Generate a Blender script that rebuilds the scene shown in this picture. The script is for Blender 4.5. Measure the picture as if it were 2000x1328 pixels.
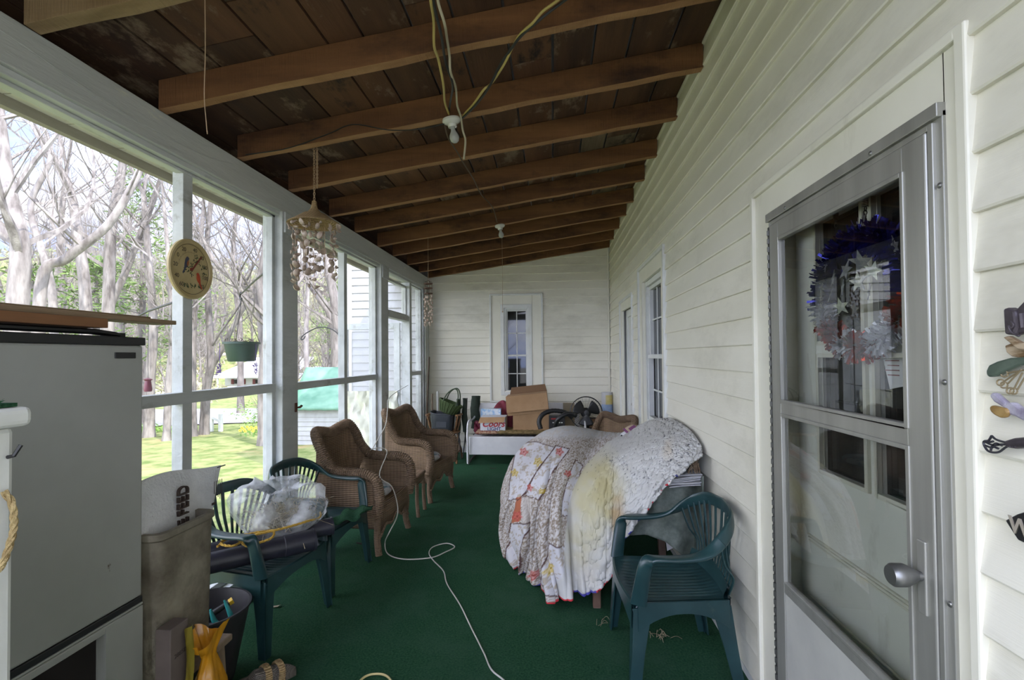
import bpy, bmesh, math, random
import numpy as np
from mathutils import Vector, Matrix, Euler, noise as mnoise
random.seed(7)
SC = bpy.context.scene
COL = SC.collection
for o in list(bpy.data.objects): bpy.data.objects.remove(o)

# ---------------- camera ----------------
FPX, YAW, PIT, ROLL, CH = 960.0, .0828, .0181, .0092, 1.518
_r = Vector((math.cos(YAW), math.sin(YAW), 0)); _h = Vector((-math.sin(YAW), math.cos(YAW), 0))
_f = _h*math.cos(PIT)+Vector((0, 0, math.sin(PIT))); _u = -_h*math.sin(PIT)+Vector((0, 0, math.cos(PIT)))
_xr = _r*math.cos(ROLL)-_u*math.sin(ROLL); _yu = _r*math.sin(ROLL)+_u*math.cos(ROLL)
cd = bpy.data.cameras.new('camera'); cam = bpy.data.objects.new('camera', cd); COL.objects.link(cam)
cd.sensor_width = 36; cd.lens = FPX/2000*36; cd.shift_y = 14.35/2000; cd.clip_start = .02; cd.clip_end = 900
m = Matrix.Identity(4)
for i in range(3): m[i][0] = _xr[i]; m[i][1] = _yu[i]; m[i][2] = -_f[i]
m[2][3] = CH
cam.matrix_world = m
SC.camera = cam

# ---------------- sky, sun, exposure ----------------
SC.view_settings.view_transform = 'Standard'; SC.view_settings.look = 'None'
SC.view_settings.exposure = 2.05; SC.view_settings.gamma = 1.0
SC.cycles.max_bounces = 12; SC.cycles.diffuse_bounces = 6; SC.cycles.transparent_max_bounces = 24
W = bpy.data.worlds.new('sky'); SC.world = W; W.use_nodes = True
wt = W.node_tree; wt.nodes.clear()
def wn(t, **k):
    n = wt.nodes.new(t)
    for a, b in k.items(): setattr(n, a, b)
    return n
tc = wn('ShaderNodeTexCoord'); mp = wn('ShaderNodeMapping'); mp.inputs['Scale'].default_value = (1, 1, 2.6)
nz = wn('ShaderNodeTexNoise'); nz.inputs['Scale'].default_value = 2.3; nz.inputs['Detail'].default_value = 7; nz.inputs['Roughness'].default_value = .62
cr = wn('ShaderNodeValToRGB'); cr.color_ramp.elements[0].position = .40; cr.color_ramp.elements[0].color = (.40, .50, .86, 1)
cr.color_ramp.elements[1].position = .62; cr.color_ramp.elements[1].color = (1.0, 1.0, 1.0, 1)
sx_ = wn('ShaderNodeSeparateXYZ'); wt.links.new(tc.outputs['Generated'], sx_.inputs[0])   # sky dimmed ahead and brightened behind the camera to fill the porch
sr_ = wn('ShaderNodeMapRange'); sr_.interpolation_type = 'SMOOTHSTEP'
for i_, v_ in enumerate((-.35, .62, 1.75, .55)): sr_.inputs[i_+1].default_value = v_
wt.links.new(sx_.outputs['Y'], sr_.inputs[0])
bg = wn('ShaderNodeBackground'); wt.links.new(sr_.outputs[0], bg.inputs['Strength']); wo = wn('ShaderNodeOutputWorld')
wt.links.new(tc.outputs['Generated'], mp.inputs['Vector']); wt.links.new(mp.outputs[0], nz.inputs['Vector'])
wt.links.new(nz.outputs['Fac'], cr.inputs[0]); wt.links.new(cr.outputs[0], bg.inputs[0]); wt.links.new(bg.outputs[0], wo.inputs[0])
sd = bpy.data.lights.new('sun', 'SUN'); sd.energy = 1.45; sd.angle = .012; sd.color = (1, .96, .88)
sun = bpy.data.objects.new('sun', sd); COL.objects.link(sun)
sun.rotation_euler = Vector((1, -.85, 1.40)).to_track_quat('Z', 'Y').to_euler(); sun.location = (20, -16, 26)

# ---------------- helpers ----------------
def pix(u, v, X=None, Y=None, Z=None):
    a = (u-1000)/FPX; b = -(v-664-14.35)/FPX
    d = _f+_xr*a+_yu*b
    t = X/d.x if X is not None else (Y/d.y if Y is not None else (Z-CH)/d.z)
    return Vector((0, 0, CH))+d*t

def rotm(rx=0, ry=0, rz=0, loc=(0, 0, 0)):
    return Matrix.Translation(loc) @ Euler((rx, ry, rz)).to_matrix().to_4x4()

def smooth_path(pts, k=6, closed=False):
    P = [Vector(p) for p in pts]; n = len(P); out = []
    rng = range(n if closed else n-1)
    for i in rng:
        p0 = P[(i-1) % n] if closed or i > 0 else P[0]*2-P[1]
        p1 = P[i]; p2 = P[(i+1) % n]
        p3 = P[(i+2) % n] if closed or i+2 < n else P[-1]*2-P[-2]
        for j in range(k):
            t = j/k; t2 = t*t; t3 = t2*t
            out.append(.5*((2*p1)+(p2-p0)*t+(2*p0-5*p1+4*p2-p3)*t2+(3*p1-p0-3*p2+p3)*t3))
    if not closed: out.append(P[-1].copy())
    return out

class MB:
    def __init__(s): s.v = []; s.f = []; s.m = []; s.col = None
    def add(s, V, F, m=0, M=None):
        b = len(s.v)
        for p in V:
            p = Vector(p)
            if M is not None: p = M @ p
            s.v.append(p)
        for f in F: s.f.append(tuple(b+i for i in f)); s.m.append(m)
        return s
    def box(s, x0, x1, y0, y1, z0, z1, m=0, M=None):
        V = [(x, y, z) for z in (z0, z1) for y in (y0, y1) for x in (x0, x1)]
        return s.add(V, [(0, 2, 3, 1), (4, 5, 7, 6), (0, 1, 5, 4), (2, 6, 7, 3), (0, 4, 6, 2), (1, 3, 7, 5)], m, M)
    def cbox(s, c, size, R=None, m=0):
        M = Matrix.Translation(c) @ (R.to_4x4() if R is not None else Matrix.Identity(4))
        a, b, c2 = size[0]/2, size[1]/2, size[2]/2
        return s.box(-a, a, -b, b, -c2, c2, m, M)
    def hexa(s, A, B, m=0):   # two quads (4 pts each)
        return s.add(list(A)+list(B), [(3, 2, 1, 0), (4, 5, 6, 7), (0, 1, 5, 4), (1, 2, 6, 5), (2, 3, 7, 6), (3, 0, 4, 7)], m)
    def prism(s, poly, z0, z1, m=0, M=None):
        n = len(poly)
        V = [(p[0], p[1], z0) for p in poly]+[(p[0], p[1], z1) for p in poly]
        F = [tuple(range(n-1, -1, -1)), tuple(range(n, 2*n))]+[(i, (i+1) % n, n+(i+1) % n, n+i) for i in range(n)]
        return s.add(V, F, m, M)
    def tube(s, pts, r, n=8, m=0, closed=False, flat=None, up=None, M=None, caps=True):
        P = [Vector(p) for p in pts]; N = len(P); V = []; F = []
        rr = r if isinstance(r, (list, tuple)) else [r]*N
        prev = None
        for i in range(N):
            if closed: t = P[(i+1) % N]-P[i-1]
            else: t = P[min(i+1, N-1)]-P[max(i-1, 0)]
            t = t.normalized() if t.length > 1e-9 else Vector((0, 0, 1))
            if up is not None: a = Vector(up)
            elif prev is None: a = Vector((0, 0, 1)) if abs(t.z) < .9 else Vector((1, 0, 0))
            else: a = prev
            b = t.cross(a)
            if b.length < 1e-6: b = t.cross(Vector((.3, 1, .2)))
            b.normalize(); a = b.cross(t).normalized(); prev = a
            fa, fb = flat if flat else (1, 1)
            for j in range(n):
                w = 2*math.pi*(j+.5)/n
                V.append(P[i]+a*math.sin(w)*rr[i]*fa+b*math.cos(w)*rr[i]*fb)
        L = N if closed else N-1
        for i in range(L):
            for j in range(n):
                k = (i+1) % N
                F.append((i*n+j, i*n+(j+1) % n, k*n+(j+1) % n, k*n+j))
        if caps and not closed: F += [tuple(range(n-1, -1, -1)), tuple((N-1)*n+j for j in range(n))]
        return s.add(V, F, m, M)
    def lathe(s, prof, c=(0, 0, 0), n=24, m=0, M=None, a0=0, a1=None, sx=1, sy=1):
        full = a1 is None; a1 = 2*math.pi if full else a1; k = n if full else n+1
        V = []; F = []
        for (r, z) in prof:
            for j in range(k):
                w = a0+(a1-a0)*j/n
                V.append((c[0]+r*sx*math.cos(w), c[1]+r*sy*math.sin(w), c[2]+z))
        for i in range(len(prof)-1):
            for j in range(n):
                q = (j+1) % k
                F.append((i*k+j, i*k+q, (i+1)*k+q, (i+1)*k+j))
        return s.add(V, F, m, M)
    def grid(s, G, m=0, M=None, cu=False, mf=None):
        a = len(G); b = len(G[0]); V = [p for row in G for p in row]; base = len(s.v)
        for p in V: s.v.append(M @ Vector(p) if M is not None else Vector(p))
        for i in range(a if cu else a-1):
            for j in range(b-1):
                i2 = (i+1) % a
                s.f.append((base+i*b+j, base+i2*b+j, base+i2*b+j+1, base+i*b+j+1)); s.m.append(mf(i, j) if mf else m)
        return s
    def ball(s, c, r, n=12, k=8, m=0, M=None):
        R = r if isinstance(r, (tuple, list)) else (r, r, r)
        prof = [(math.sin(math.pi*i/k), -math.cos(math.pi*i/k)) for i in range(k+1)]
        V = []; F = []
        for (q, z) in prof:
            for j in range(n):
                w = 2*math.pi*j/n; V.append((c[0]+R[0]*q*math.cos(w), c[1]+R[1]*q*math.sin(w), c[2]+R[2]*z))
        for i in range(k):
            for j in range(n): F.append((i*n+j, i*n+(j+1) % n, (i+1)*n+(j+1) % n, (i+1)*n+j))
        return s.add(V, F, m, M)
    def build(s, name, mats, parent=None, smooth=0, bevel=0, sub=0, solid=0, world=True, label=None, colors=None, bseg=2):
        me = bpy.data.meshes.new(name)
        root = parent
        while root is not None and root.parent is not None: root = root.parent
        off = root.location if (root is not None and world) else Vector((0, 0, 0))
        me.from_pydata([tuple(p-off) for p in s.v], [], s.f)
        if not isinstance(mats, (list, tuple)): mats = [mats]
        for x in mats: me.materials.append(x)
        if len(mats) > 1: me.polygons.foreach_set('material_index', s.m)
        if colors is not None:
            at = me.color_attributes.new('pattern', 'FLOAT_COLOR', 'POINT')
            at.data.foreach_set('color', np.asarray(colors, dtype=np.float32).ravel())
        bm = bmesh.new(); bm.from_mesh(me); bmesh.ops.remove_doubles(bm, verts=bm.verts, dist=1e-5)
        if not s.__dict__.get('open_mesh'): bmesh.ops.recalc_face_normals(bm, faces=bm.faces)
        bm.to_mesh(me); bm.free()
        if smooth:
            me.polygons.foreach_set('use_smooth', [True]*len(me.polygons)); me.set_sharp_from_angle(angle=math.radians(smooth))
        me.update()
        o = bpy.data.objects.new(name, me); COL.objects.link(o)
        if parent is not None: o.parent = parent
        if bevel:
            b = o.modifiers.new('bevel', 'BEVEL'); b.width = bevel; b.segments = bseg; b.limit_method = 'ANGLE'; b.angle_limit = .6
        if solid:
            b = o.modifiers.new('solid', 'SOLIDIFY'); b.thickness = solid; b.offset = 0
        if sub:
            b = o.modifiers.new('sub', 'SUBSURF'); b.levels = sub; b.render_levels = sub
        if label: o['label'] = label
        return o

def thing(name, label, cat, loc=(0, 0, 0), group=None):
    o = bpy.data.objects.new(name, None); COL.objects.link(o); o.location = loc; o.empty_display_size = .1
    o['label'] = label; o['category'] = cat
    if group: o['group'] = group
    return o
def tag(o, label, cat, group=None, kind=None):
    o['label'] = label; o['category'] = cat
    if group: o['group'] = group
    if kind: o['kind'] = kind
    return o
def struct(name, loc=(0, 0, 0)):
    o = bpy.data.objects.new(name, None); COL.objects.link(o); o.location = loc; o['kind'] = 'structure'; return o
def skind(o): o['kind'] = 'structure'; return o
def copy_tree(o, parent=None):
    c = o.copy(); COL.objects.link(c); c.parent = parent
    for ch in list(o.children): copy_tree(ch, c)
    return c
def text_obj(txt, size, mat_, parent, M, name='lettering', extrude=.0006, bold=0, xs=1.0, shear=0.0, align='CENTER'):
    cu = bpy.data.curves.new(name, 'FONT'); cu.body = txt; cu.size = size; cu.extrude = extrude; cu.offset = bold
    cu.align_x = align; cu.align_y = 'CENTER'; cu.shear = shear
    t = bpy.data.objects.new(name, cu); COL.objects.link(t)
    dg = bpy.context.evaluated_depsgraph_get(); me = bpy.data.meshes.new_from_object(t.evaluated_get(dg))
    bpy.data.objects.remove(t); bpy.data.curves.remove(cu)
    root = parent
    while root.parent is not None: root = root.parent
    me.transform(Matrix.Translation(-root.location) @ M @ Matrix.Diagonal((xs, 1, 1, 1)))
    me.materials.clear(); me.materials.append(mat_)
    o = bpy.data.objects.new(name, me); COL.objects.link(o); o.parent = parent; return o

# ---------------- materials ----------------
def pm(name, c1, c2=None, scale=5, detail=5, stretch=(1, 1, 1), rough=.6, metal=0, bump=0, bscale=40, lo=.35, hi=.65,
       spec=.5, dirt=None, trans=0, alpha=1, emit=None, attr=None, bstretch=None, coat=0, wave=None):
    M = bpy.data.materials.new(name); M.use_nodes = True; nt = M.node_tree; N = nt.nodes; L = nt.links
    b = N['Principled BSDF']; b.inputs['Roughness'].default_value = rough; b.inputs['Metallic'].default_value = metal
    b.inputs['Specular IOR Level'].default_value = spec
    if coat: b.inputs['Coat Weight'].default_value = coat; b.inputs['Coat Roughness'].default_value = .15
    if trans: b.inputs['Transmission Weight'].default_value = trans
    if alpha < 1: b.inputs['Alpha'].default_value = alpha
    t = N.new('ShaderNodeTexCoord')
    def noisen(sc, det, st, r=.6):
        mpn = N.new('ShaderNodeMapping'); mpn.inputs['Scale'].default_value = st; L.new(t.outputs['Object'], mpn.inputs['Vector'])
        n = N.new('ShaderNodeTexNoise'); n.inputs['Scale'].default_value = sc; n.inputs['Detail'].default_value = det; n.inputs['Roughness'].default_value = r
        L.new(mpn.outputs[0], n.inputs['Vector']); return n
    c = None
    def rgb(x): return (x[0], x[1], x[2], 1)
    b.inputs['Base Color'].default_value = rgb(c1)
    if attr:
        a = N.new('ShaderNodeVertexColor'); a.layer_name = attr; c = a.outputs['Color']
    if c2 is not None:
        n = noisen(scale, detail, stretch); r = N.new('ShaderNodeValToRGB')
        r.color_ramp.elements[0].position = lo; r.color_ramp.elements[0].color = rgb(c1)
        r.color_ramp.elements[1].position = hi; r.color_ramp.elements[1].color = rgb(c2)
        L.new(n.outputs['Fac'], r.inputs[0]); c = r.outputs[0]
    if dirt:
        dc, ds, dl, dh, dst = dirt
        n = noisen(ds, 6, dst, .7); r = N.new('ShaderNodeMapRange'); r.inputs[1].default_value = dl; r.inputs[2].default_value = dh
        L.new(n.outputs['Fac'], r.inputs[0]); mx = N.new('ShaderNodeMix'); mx.data_type = 'RGBA'
        if c is None: mx.inputs[6].default_value = rgb(c1)
        else: L.new(c, mx.inputs[6])
        mx.inputs[7].default_value = rgb(dc); L.new(r.outputs[0], mx.inputs[0]); c = mx.outputs[2]
    if c is not None: L.new(c, b.inputs['Base Color'])
    if bump:
        n = noisen(bscale, 4, bstretch or stretch); bp = N.new('ShaderNodeBump'); bp.inputs['Strength'].default_value = bump; bp.inputs['Distance'].default_value = .01
        L.new(n.outputs['Fac'], bp.inputs['Height']); L.new(bp.outputs[0], b.inputs['Normal'])
    if wave:
        wv = N.new('ShaderNodeTexWave'); wv.inputs['Scale'].default_value = wave[0]; wv.inputs['Distortion'].default_value = wave[1]
        wv.bands_direction = wave[2]; L.new(t.outputs['Object'], wv.inputs['Vector']); bp = N.new('ShaderNodeBump'); bp.inputs['Strength'].default_value = wave[3]
        bp.inputs['Distance'].default_value = .01; L.new(wv.outputs['Fac'], bp.inputs['Height']); L.new(bp.outputs[0], b.inputs['Normal'])
    return M
def weave(name, c1, c2, sc=60, axis='XYZ', rough=.7, st=(1, 1, 1)):
    M = bpy.data.materials.new(name); M.use_nodes = True; nt = M.node_tree; N = nt.nodes; L = nt.links
    b = N['Principled BSDF']; b.inputs['Roughness'].default_value = rough; b.inputs['Specular IOR Level'].default_value = .3
    t = N.new('ShaderNodeTexCoord'); mpn = N.new('ShaderNodeMapping'); mpn.inputs['Scale'].default_value = st; L.new(t.outputs['Object'], mpn.inputs[0])
    w1 = N.new('ShaderNodeTexWave'); w1.bands_direction = 'Z'; w1.inputs['Scale'].default_value = sc; w1.inputs['Distortion'].default_value = .6
    w2 = N.new('ShaderNodeTexWave'); w2.bands_direction = 'DIAGONAL' if axis == 'D' else 'X'; w2.inputs['Scale'].default_value = sc*.45; w2.inputs['Distortion'].default_value = .6
    w3 = N.new('ShaderNodeTexWave'); w3.bands_direction = 'Y'; w3.inputs['Scale'].default_value = sc*.45; w3.inputs['Distortion'].default_value = .6
    for w in (w1, w2, w3): L.new(mpn.outputs[0], w.inputs[0])
    a = N.new('ShaderNodeMath'); a.operation = 'ADD'; L.new(w2.outputs['Fac'], a.inputs[0]); L.new(w3.outputs['Fac'], a.inputs[1])
    mu = N.new('ShaderNodeMath'); mu.operation = 'MULTIPLY_ADD'; L.new(a.outputs[0], mu.inputs[0]); mu.inputs[1].default_value = .35; L.new(w1.outputs['Fac'], mu.inputs[2])
    n = N.new('ShaderNodeTexNoise'); n.inputs['Scale'].default_value = 9; n.inputs['Detail'].default_value = 4; L.new(t.outputs['Object'], n.inputs[0])
    ad = N.new('ShaderNodeMath'); ad.operation = 'MULTIPLY_ADD'; L.new(n.outputs['Fac'], ad.inputs[0]); ad.inputs[1].default_value = 1.1; L.new(mu.outputs[0], ad.inputs[2])
    mr = N.new('ShaderNodeMapRange'); mr.inputs[1].default_value = .35; mr.inputs[2].default_value = 1.9; L.new(ad.outputs[0], mr.inputs[0])
    mx = N.new('ShaderNodeMix'); mx.data_type = 'RGBA'; mx.inputs[6].default_value = (*c1, 1); mx.inputs[7].default_value = (*c2, 1); L.new(mr.outputs[0], mx.inputs[0])
    L.new(mx.outputs[2], b.inputs['Base Color'])
    bp = N.new('ShaderNodeBump'); bp.inputs['Strength'].default_value = .8; bp.inputs['Distance'].default_value = .006; L.new(mu.outputs[0], bp.inputs['Height']); L.new(bp.outputs[0], b.inputs['Normal'])
    return M
def thin_glass(name, tint=(1, 1, 1), boost=1.0, rough=.0):
    M = bpy.data.materials.new(name); M.use_nodes = True; nt = M.node_tree; N = nt.nodes; L = nt.links; N.clear()
    o = N.new('ShaderNodeOutputMaterial'); tr = N.new('ShaderNodeBsdfTransparent'); tr.inputs[0].default_value = (*tint, 1)
    g = N.new('ShaderNodeBsdfGlossy'); g.inputs['Roughness'].default_value = rough; fr = N.new('ShaderNodeFresnel'); fr.inputs[0].default_value = 1.5
    mu = N.new('ShaderNodeMath'); mu.operation = 'MULTIPLY'; mu.inputs[1].default_value = boost; mu.use_clamp = True; L.new(fr.outputs[0], mu.inputs[0])
    mx = N.new('ShaderNodeMixShader'); L.new(mu.outputs[0], mx.inputs[0]); L.new(tr.outputs[0], mx.inputs[1]); L.new(g.outputs[0], mx.inputs[2]); L.new(mx.outputs[0], o.inputs[0]); return M
def veil(name, col, op, nscale=0, lo=.4, hi=.7):   # fine mesh or film: part transparent, part diffuse
    M = bpy.data.materials.new(name); M.use_nodes = True; nt = M.node_tree; N = nt.nodes; L = nt.links; N.clear()
    o = N.new('ShaderNodeOutputMaterial'); tr = N.new('ShaderNodeBsdfTransparent'); d = N.new('ShaderNodeBsdfPrincipled'); d.inputs['Base Color'].default_value = (*col, 1); d.inputs['Roughness'].default_value = .45
    mx = N.new('ShaderNodeMixShader'); mx.inputs[0].default_value = op
    if nscale:
        t = N.new('ShaderNodeTexCoord'); n = N.new('ShaderNodeTexNoise'); n.inputs['Scale'].default_value = nscale; n.inputs['Detail'].default_value = 4; L.new(t.outputs['Object'], n.inputs[0])
        r = N.new('ShaderNodeMapRange'); r.inputs[1].default_value = lo; r.inputs[2].default_value = hi; r.inputs[3].default_value = op*.35; r.inputs[4].default_value = min(1, op*1.9); L.new(n.outputs['Fac'], r.inputs[0]); L.new(r.outputs[0], mx.inputs[0])
        bp = N.new('ShaderNodeBump'); bp.inputs['Strength'].default_value = .8; L.new(n.outputs['Fac'], bp.inputs['Height']); L.new(bp.outputs[0], d.inputs['Normal'])
    L.new(tr.outputs[0], mx.inputs[1]); L.new(d.outputs[0], mx.inputs[2]); L.new(mx.outputs[0], o.inputs[0]); return M

WHITE = pm('white_paint', (.60, .61, .58), (.68, .69, .66), scale=6, rough=.5, bump=.1, bscale=25, dirt=((.38, .36, .28), 3.2, .60, .82, (1, 1, .4)))
WHITE_OLD = pm('worn_white_paint', (.42, .44, .42), (.56, .58, .56), scale=4, rough=.6, bump=.5, bscale=18, stretch=(1, .25, 1), dirt=((.25, .24, .19), 5, .58, .75, (1, .5, 1)))
BEAMP = pm('flaking_beam_paint', (.44, .46, .43), (.56, .57, .53), scale=3, stretch=(1, .15, 1), rough=.65, bump=.6, bscale=30, dirt=((.62, .63, .50), 9, .64, .70, (1, .2, 1)))
SIDING = pm('vinyl_siding', (.70, .675, .565), (.77, .745, .64), scale=1.6, stretch=(.5, .5, 2), rough=.45, bump=.12, bscale=60, bstretch=(1, .12, 6), dirt=((.46, .44, .35), 1.4, .52, .85, (.6, .6, 1.4)))
CASING = pm('casing_cream', (.68, .66, .55), (.75, .73, .62), scale=2, rough=.45, dirt=((.45, .42, .32), 4, .6, .85, (1, 1, .3)))
RAFT = pm('rough_brown_rafter', (.095, .038, .012), (.215, .098, .034), scale=7, stretch=(.18, 1.2, 1.4), rough=.8, bump=.7, bscale=22, bstretch=(6, .3, .3), lo=.3, hi=.72, dirt=((.035, .014, .006), 2.2, .50, .68, (.5, 1, 1)))
RAFT_B = pm('paler_underside', (.22, .105, .038), (.38, .21, .09), scale=8, stretch=(.3, 1.2, 1.4), rough=.85, bump=.7, bscale=26, bstretch=(6, .3, .3), lo=.3, hi=.72)
RAFT_B = pm('paler_underside', (.22, .105, .038), (.38, .21, .09), scale=8, stretch=(.3, 1.2, 1.4), rough=.85, bump=.7, bscale=26, bstretch=(6, .3, .3), lo=.3, hi=.72)  # lighter colour for the rafters' bottom faces
RAFT_L = pm('pale_rafter', (.20, .13, .055), (.34, .24, .12), scale=6, stretch=(.18, 1.2, 1.4), rough=.8, bump=.7, bscale=22, bstretch=(6, .3, .3), dirt=((.07, .04, .02), 3, .52, .7, (.5, 1, 1)))
CHROME = pm('aluminium', (.32, .315, .28), (.42, .415, .375), scale=9, stretch=(1, 1, .1), rough=.42, metal=.55)
GLASSP = pm('dark_window_glass', (.018, .02, .02), rough=.03, spec=.5)
CARPET = pm('green_carpet', (.012, .054, .026), (.034, .105, .050), scale=95, detail=3, rough=.95, bump=.9, bscale=260, spec=.1, dirt=((.045, .105, .065), 2.2, .45, .85, (1, 1, 1)))
BLACK = pm('black_plastic', (.012, .012, .013), rough=.45)
# ================= the porch structure =================
XL, XR, YB, YF = -1.976, .905, 7.78, -.35
def roofz(x): return 2.777+(x-XL)*.1451          # underside of the rafters
# floor
mb = MB(); mb.box(-2.08, XR+.05, YF, YB+.02, -.06, 0)
fl = skind(mb.build('floor', CARPET))
fl['label'] = 'green outdoor carpet covering the porch floor'
# ceiling boards running along the porch above the rafters
PL = [pm('roof_board_%d' % i, *c, scale=4, stretch=(2, .25, 1), rough=.85, bump=.5, bscale=14, bstretch=(5, .4, 1), lo=.3, hi=.7,
         dirt=(d, 5, .55, .66, (1, .5, 1))) for i, (c, d) in enumerate([
     (((.055, .023, .010), (.125, .053, .022)), (.21, .15, .10)), (((.042, .019, .009), (.10, .045, .019)), (.17, .12, .08)),
     (((.065, .029, .012), (.14, .062, .026)), (.015, .008, .005)), (((.075, .052, .032), (.19, .14, .085)), (.02, .015, .01)),
     (((.03, .014, .007), (.075, .033, .014)), (.20, .14, .09))])]
ce = struct('ceiling')
x = -2.56; k = 0; rnd = random.Random(3)
while x < XR+.05:
    w = rnd.uniform(.17, .29); x1 = min(x+w, XR+.1); y = YF-.1
    while y < YB:
        yl = min(YB, y+rnd.uniform(1.3, 3.2))
        A = [(x+.007, y+.003, roofz(x)+.148), (x1-.007, y+.003, roofz(x1)+.148), (x1-.007, yl-.003, roofz(x1)+.148), (x+.007, yl-.003, roofz(x)+.148)]
        mb = MB(); mb.hexa(A, [(p[0], p[1], p[2]+.02) for p in A])
        mi = rnd.choice([0, 0, 1, 2, 2, 4]);
        if rnd.random() < (.30 if x > .1 else 0): mi = 3
        mb.build('roof_board', PL[mi], ce); y = yl
    x = x1
mb = MB(); A = [(-2.56, YF-.1, roofz(-2.56)+.175), (XR+.1, YF-.1, roofz(XR)+.19), (XR+.1, YB, roofz(XR)+.19), (-2.56, YB, roofz(-2.56)+.175)]
mb.hexa(A, [(p[0], p[1], p[2]+.03) for p in A]); mb.build('roof_decking', pm('tin_roof', (.2, .2, .2), rough=.5), ce)
# rafters
RY = [-.17, .44, 1.05, 1.663, 2.295, 2.916, 3.513, 4.186, 4.747, 5.391, 5.922, 6.53, 7.12, 7.66]
ordn = ['third', 'second', 'nearest', 'nearest', 'nearest', 'nearest', 'pale end-stained rafter at the top left corner of the porch roof', 'second rafter down the porch, behind the pale one',
 'third rafter down the porch, carrying the nearer bulb socket', 'fourth rafter down the porch, just past the nearer bulb', 'fifth rafter down the porch, one past the woven hat wind chime',
 'sixth rafter down the porch, between the two bulb sockets', 'seventh rafter down the porch, carrying the farther bulb socket', 'eighth rafter, just past the farther bulb', 'ninth rafter, third from the end wall',
 'tenth rafter, next to last before the end wall', 'last rafter, flat against the white end wall']
for i, y in enumerate(RY):
    if i < 5: lab = None
    r2 = random.Random(i); t = .052 if i != 3 else .06
    y0 = y; y1 = y+t+r2.uniform(0, .012)
    if y1 > YB-.004: y1 = YB-.004
    mb = MB(); nseg = 14; G = []
    for s_ in range(nseg+1):
        x = -1.965+(XR-.012+1.965)*s_/nseg; dz = r2.uniform(-.0035, .0035); z = roofz(x)+dz
        G.append([(x, y0, z), (x, y1, z+r2.uniform(-.003, .003)), (x, y1, roofz(x)+.146), (x, y0, roofz(x)+.146), (x, y0, z)])
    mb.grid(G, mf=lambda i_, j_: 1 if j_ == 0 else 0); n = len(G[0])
    mb.f += [(3, 2, 1, 0), tuple(nseg*n+q for q in (0, 1, 2, 3))]; mb.m += [0, 0]
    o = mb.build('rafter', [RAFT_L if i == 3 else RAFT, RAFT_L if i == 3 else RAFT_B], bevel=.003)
    if i < 3: tag(o, ['rough brown rafter at the open front end of the porch, outermost of all', 'rough brown rafter overhead, second from the open front end', 'rough brown rafter overhead, just in front of the pale corner rafter'][i], 'rafter', 'rafters under the porch roof')
    else: tag(o, 'rough-sawn '+('brown rafter, ' if i > 3 else '')+ordn[i+3], 'rafter', 'rafters under the porch roof')

# siding ------------------------------------------------------
EXP = .1262
def siding(mb, a0, a1, z0, z1, zph, openings, place):
    c = math.floor((z0-zph)/EXP)
    z = zph+c*EXP
    while z < z1:
        cuts = sorted(set([a0, a1]+[q for o in openings for q in o[:2] if a0 < q < a1]))
        for p, q in zip(cuts[:-1], cuts[1:]):
            spans = [(max(z, z0), min(z+EXP, z1))]
            mid = (p+q)/2
            for o in openings:
                if o[0] < mid < o[1]:
                    ns = []
                    for s0, s1 in spans:
                        if o[2] > s0: ns.append((s0, min(s1, o[2])))
                        if o[3] < s1: ns.append((max(s0, o[3]), s1))
                    spans = [x for x in ns if x[1]-x[0] > .002]
            for s0, s1 in spans:
                d = lambda zz: .018-.015*min(1, (zz-z)/EXP)
                seg = max(1, int((q-p)/.5))
                G = []
                for s_ in range(seg+1):
                    a = p+(q-p)*s_/seg; zz = [s0, s0, s0+.006, s1]
                    G.append([place(a, .0, s0), place(a, d(s0)-.003, s0), place(a, d(s0), s0+.005), place(a, d(s0+.02), s0+.02), place(a, d(s1), s1)])
                mb.grid(G)
        z += EXP
    return mb
# right wall (house front): openings door_1, window_1, door_2
DO = (1.12, 2.25, -.1, 2.205); WO = (4.0, 5.13, .72, 2.37); D2 = (5.60, 6.56, -.1, 2.19)
wr = struct('wall_right')
mb = MB(); siding(mb, -3, YB, .03, 3.35, 1.686-EXP*20, [DO, WO, D2], lambda a, d, z: (XR-d, a, z)); mb.open_mesh = True  # wall carried on past the porch front, out of view, to block sun
for p in mb.v:
    p.x += .0025*math.sin(p.y*2.1+p.z*9)+.0015*math.sin(p.y*5.3+p.z*23)
mb.build('lap_siding', SIDING, wr, smooth=25)
mb = MB()
for a, b, z0, z1 in [(-3, DO[0], 0, 3.4), (DO[1], WO[0], 0, 3.4), (WO[1], D2[0], 0, 3.4), (D2[1], YB, 0, 3.4), (DO[0], DO[1], DO[3], 3.4), (WO[0], WO[1], WO[3], 3.4), (WO[0], WO[1], 0, WO[2]), (D2[0], D2[1], D2[3], 3.4)]:
    mb.box(XR+.001, XR+.16, a, b, z0, z1)
mb.build('wall_core', WHITE, wr)
mb = MB(); mb.box(XR+.16, XR+.2, -3, 14, 0, 6.2); mb.box(XR+.001, XR+.16, -3, 14, 3.4, 6.2); mb.build('upper_wall', SIDING, wr)
mb = MB(); mb.box(XR-.012, XR+.01, YF, DO[0], 0, .035); mb.box(XR-.012, XR+.01, DO[1], D2[0], 0, .035); mb.box(XR-.012, XR+.01, D2[1], YB, 0, .035)
skind(mb.build('baseboard_right', WHITE))
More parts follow.
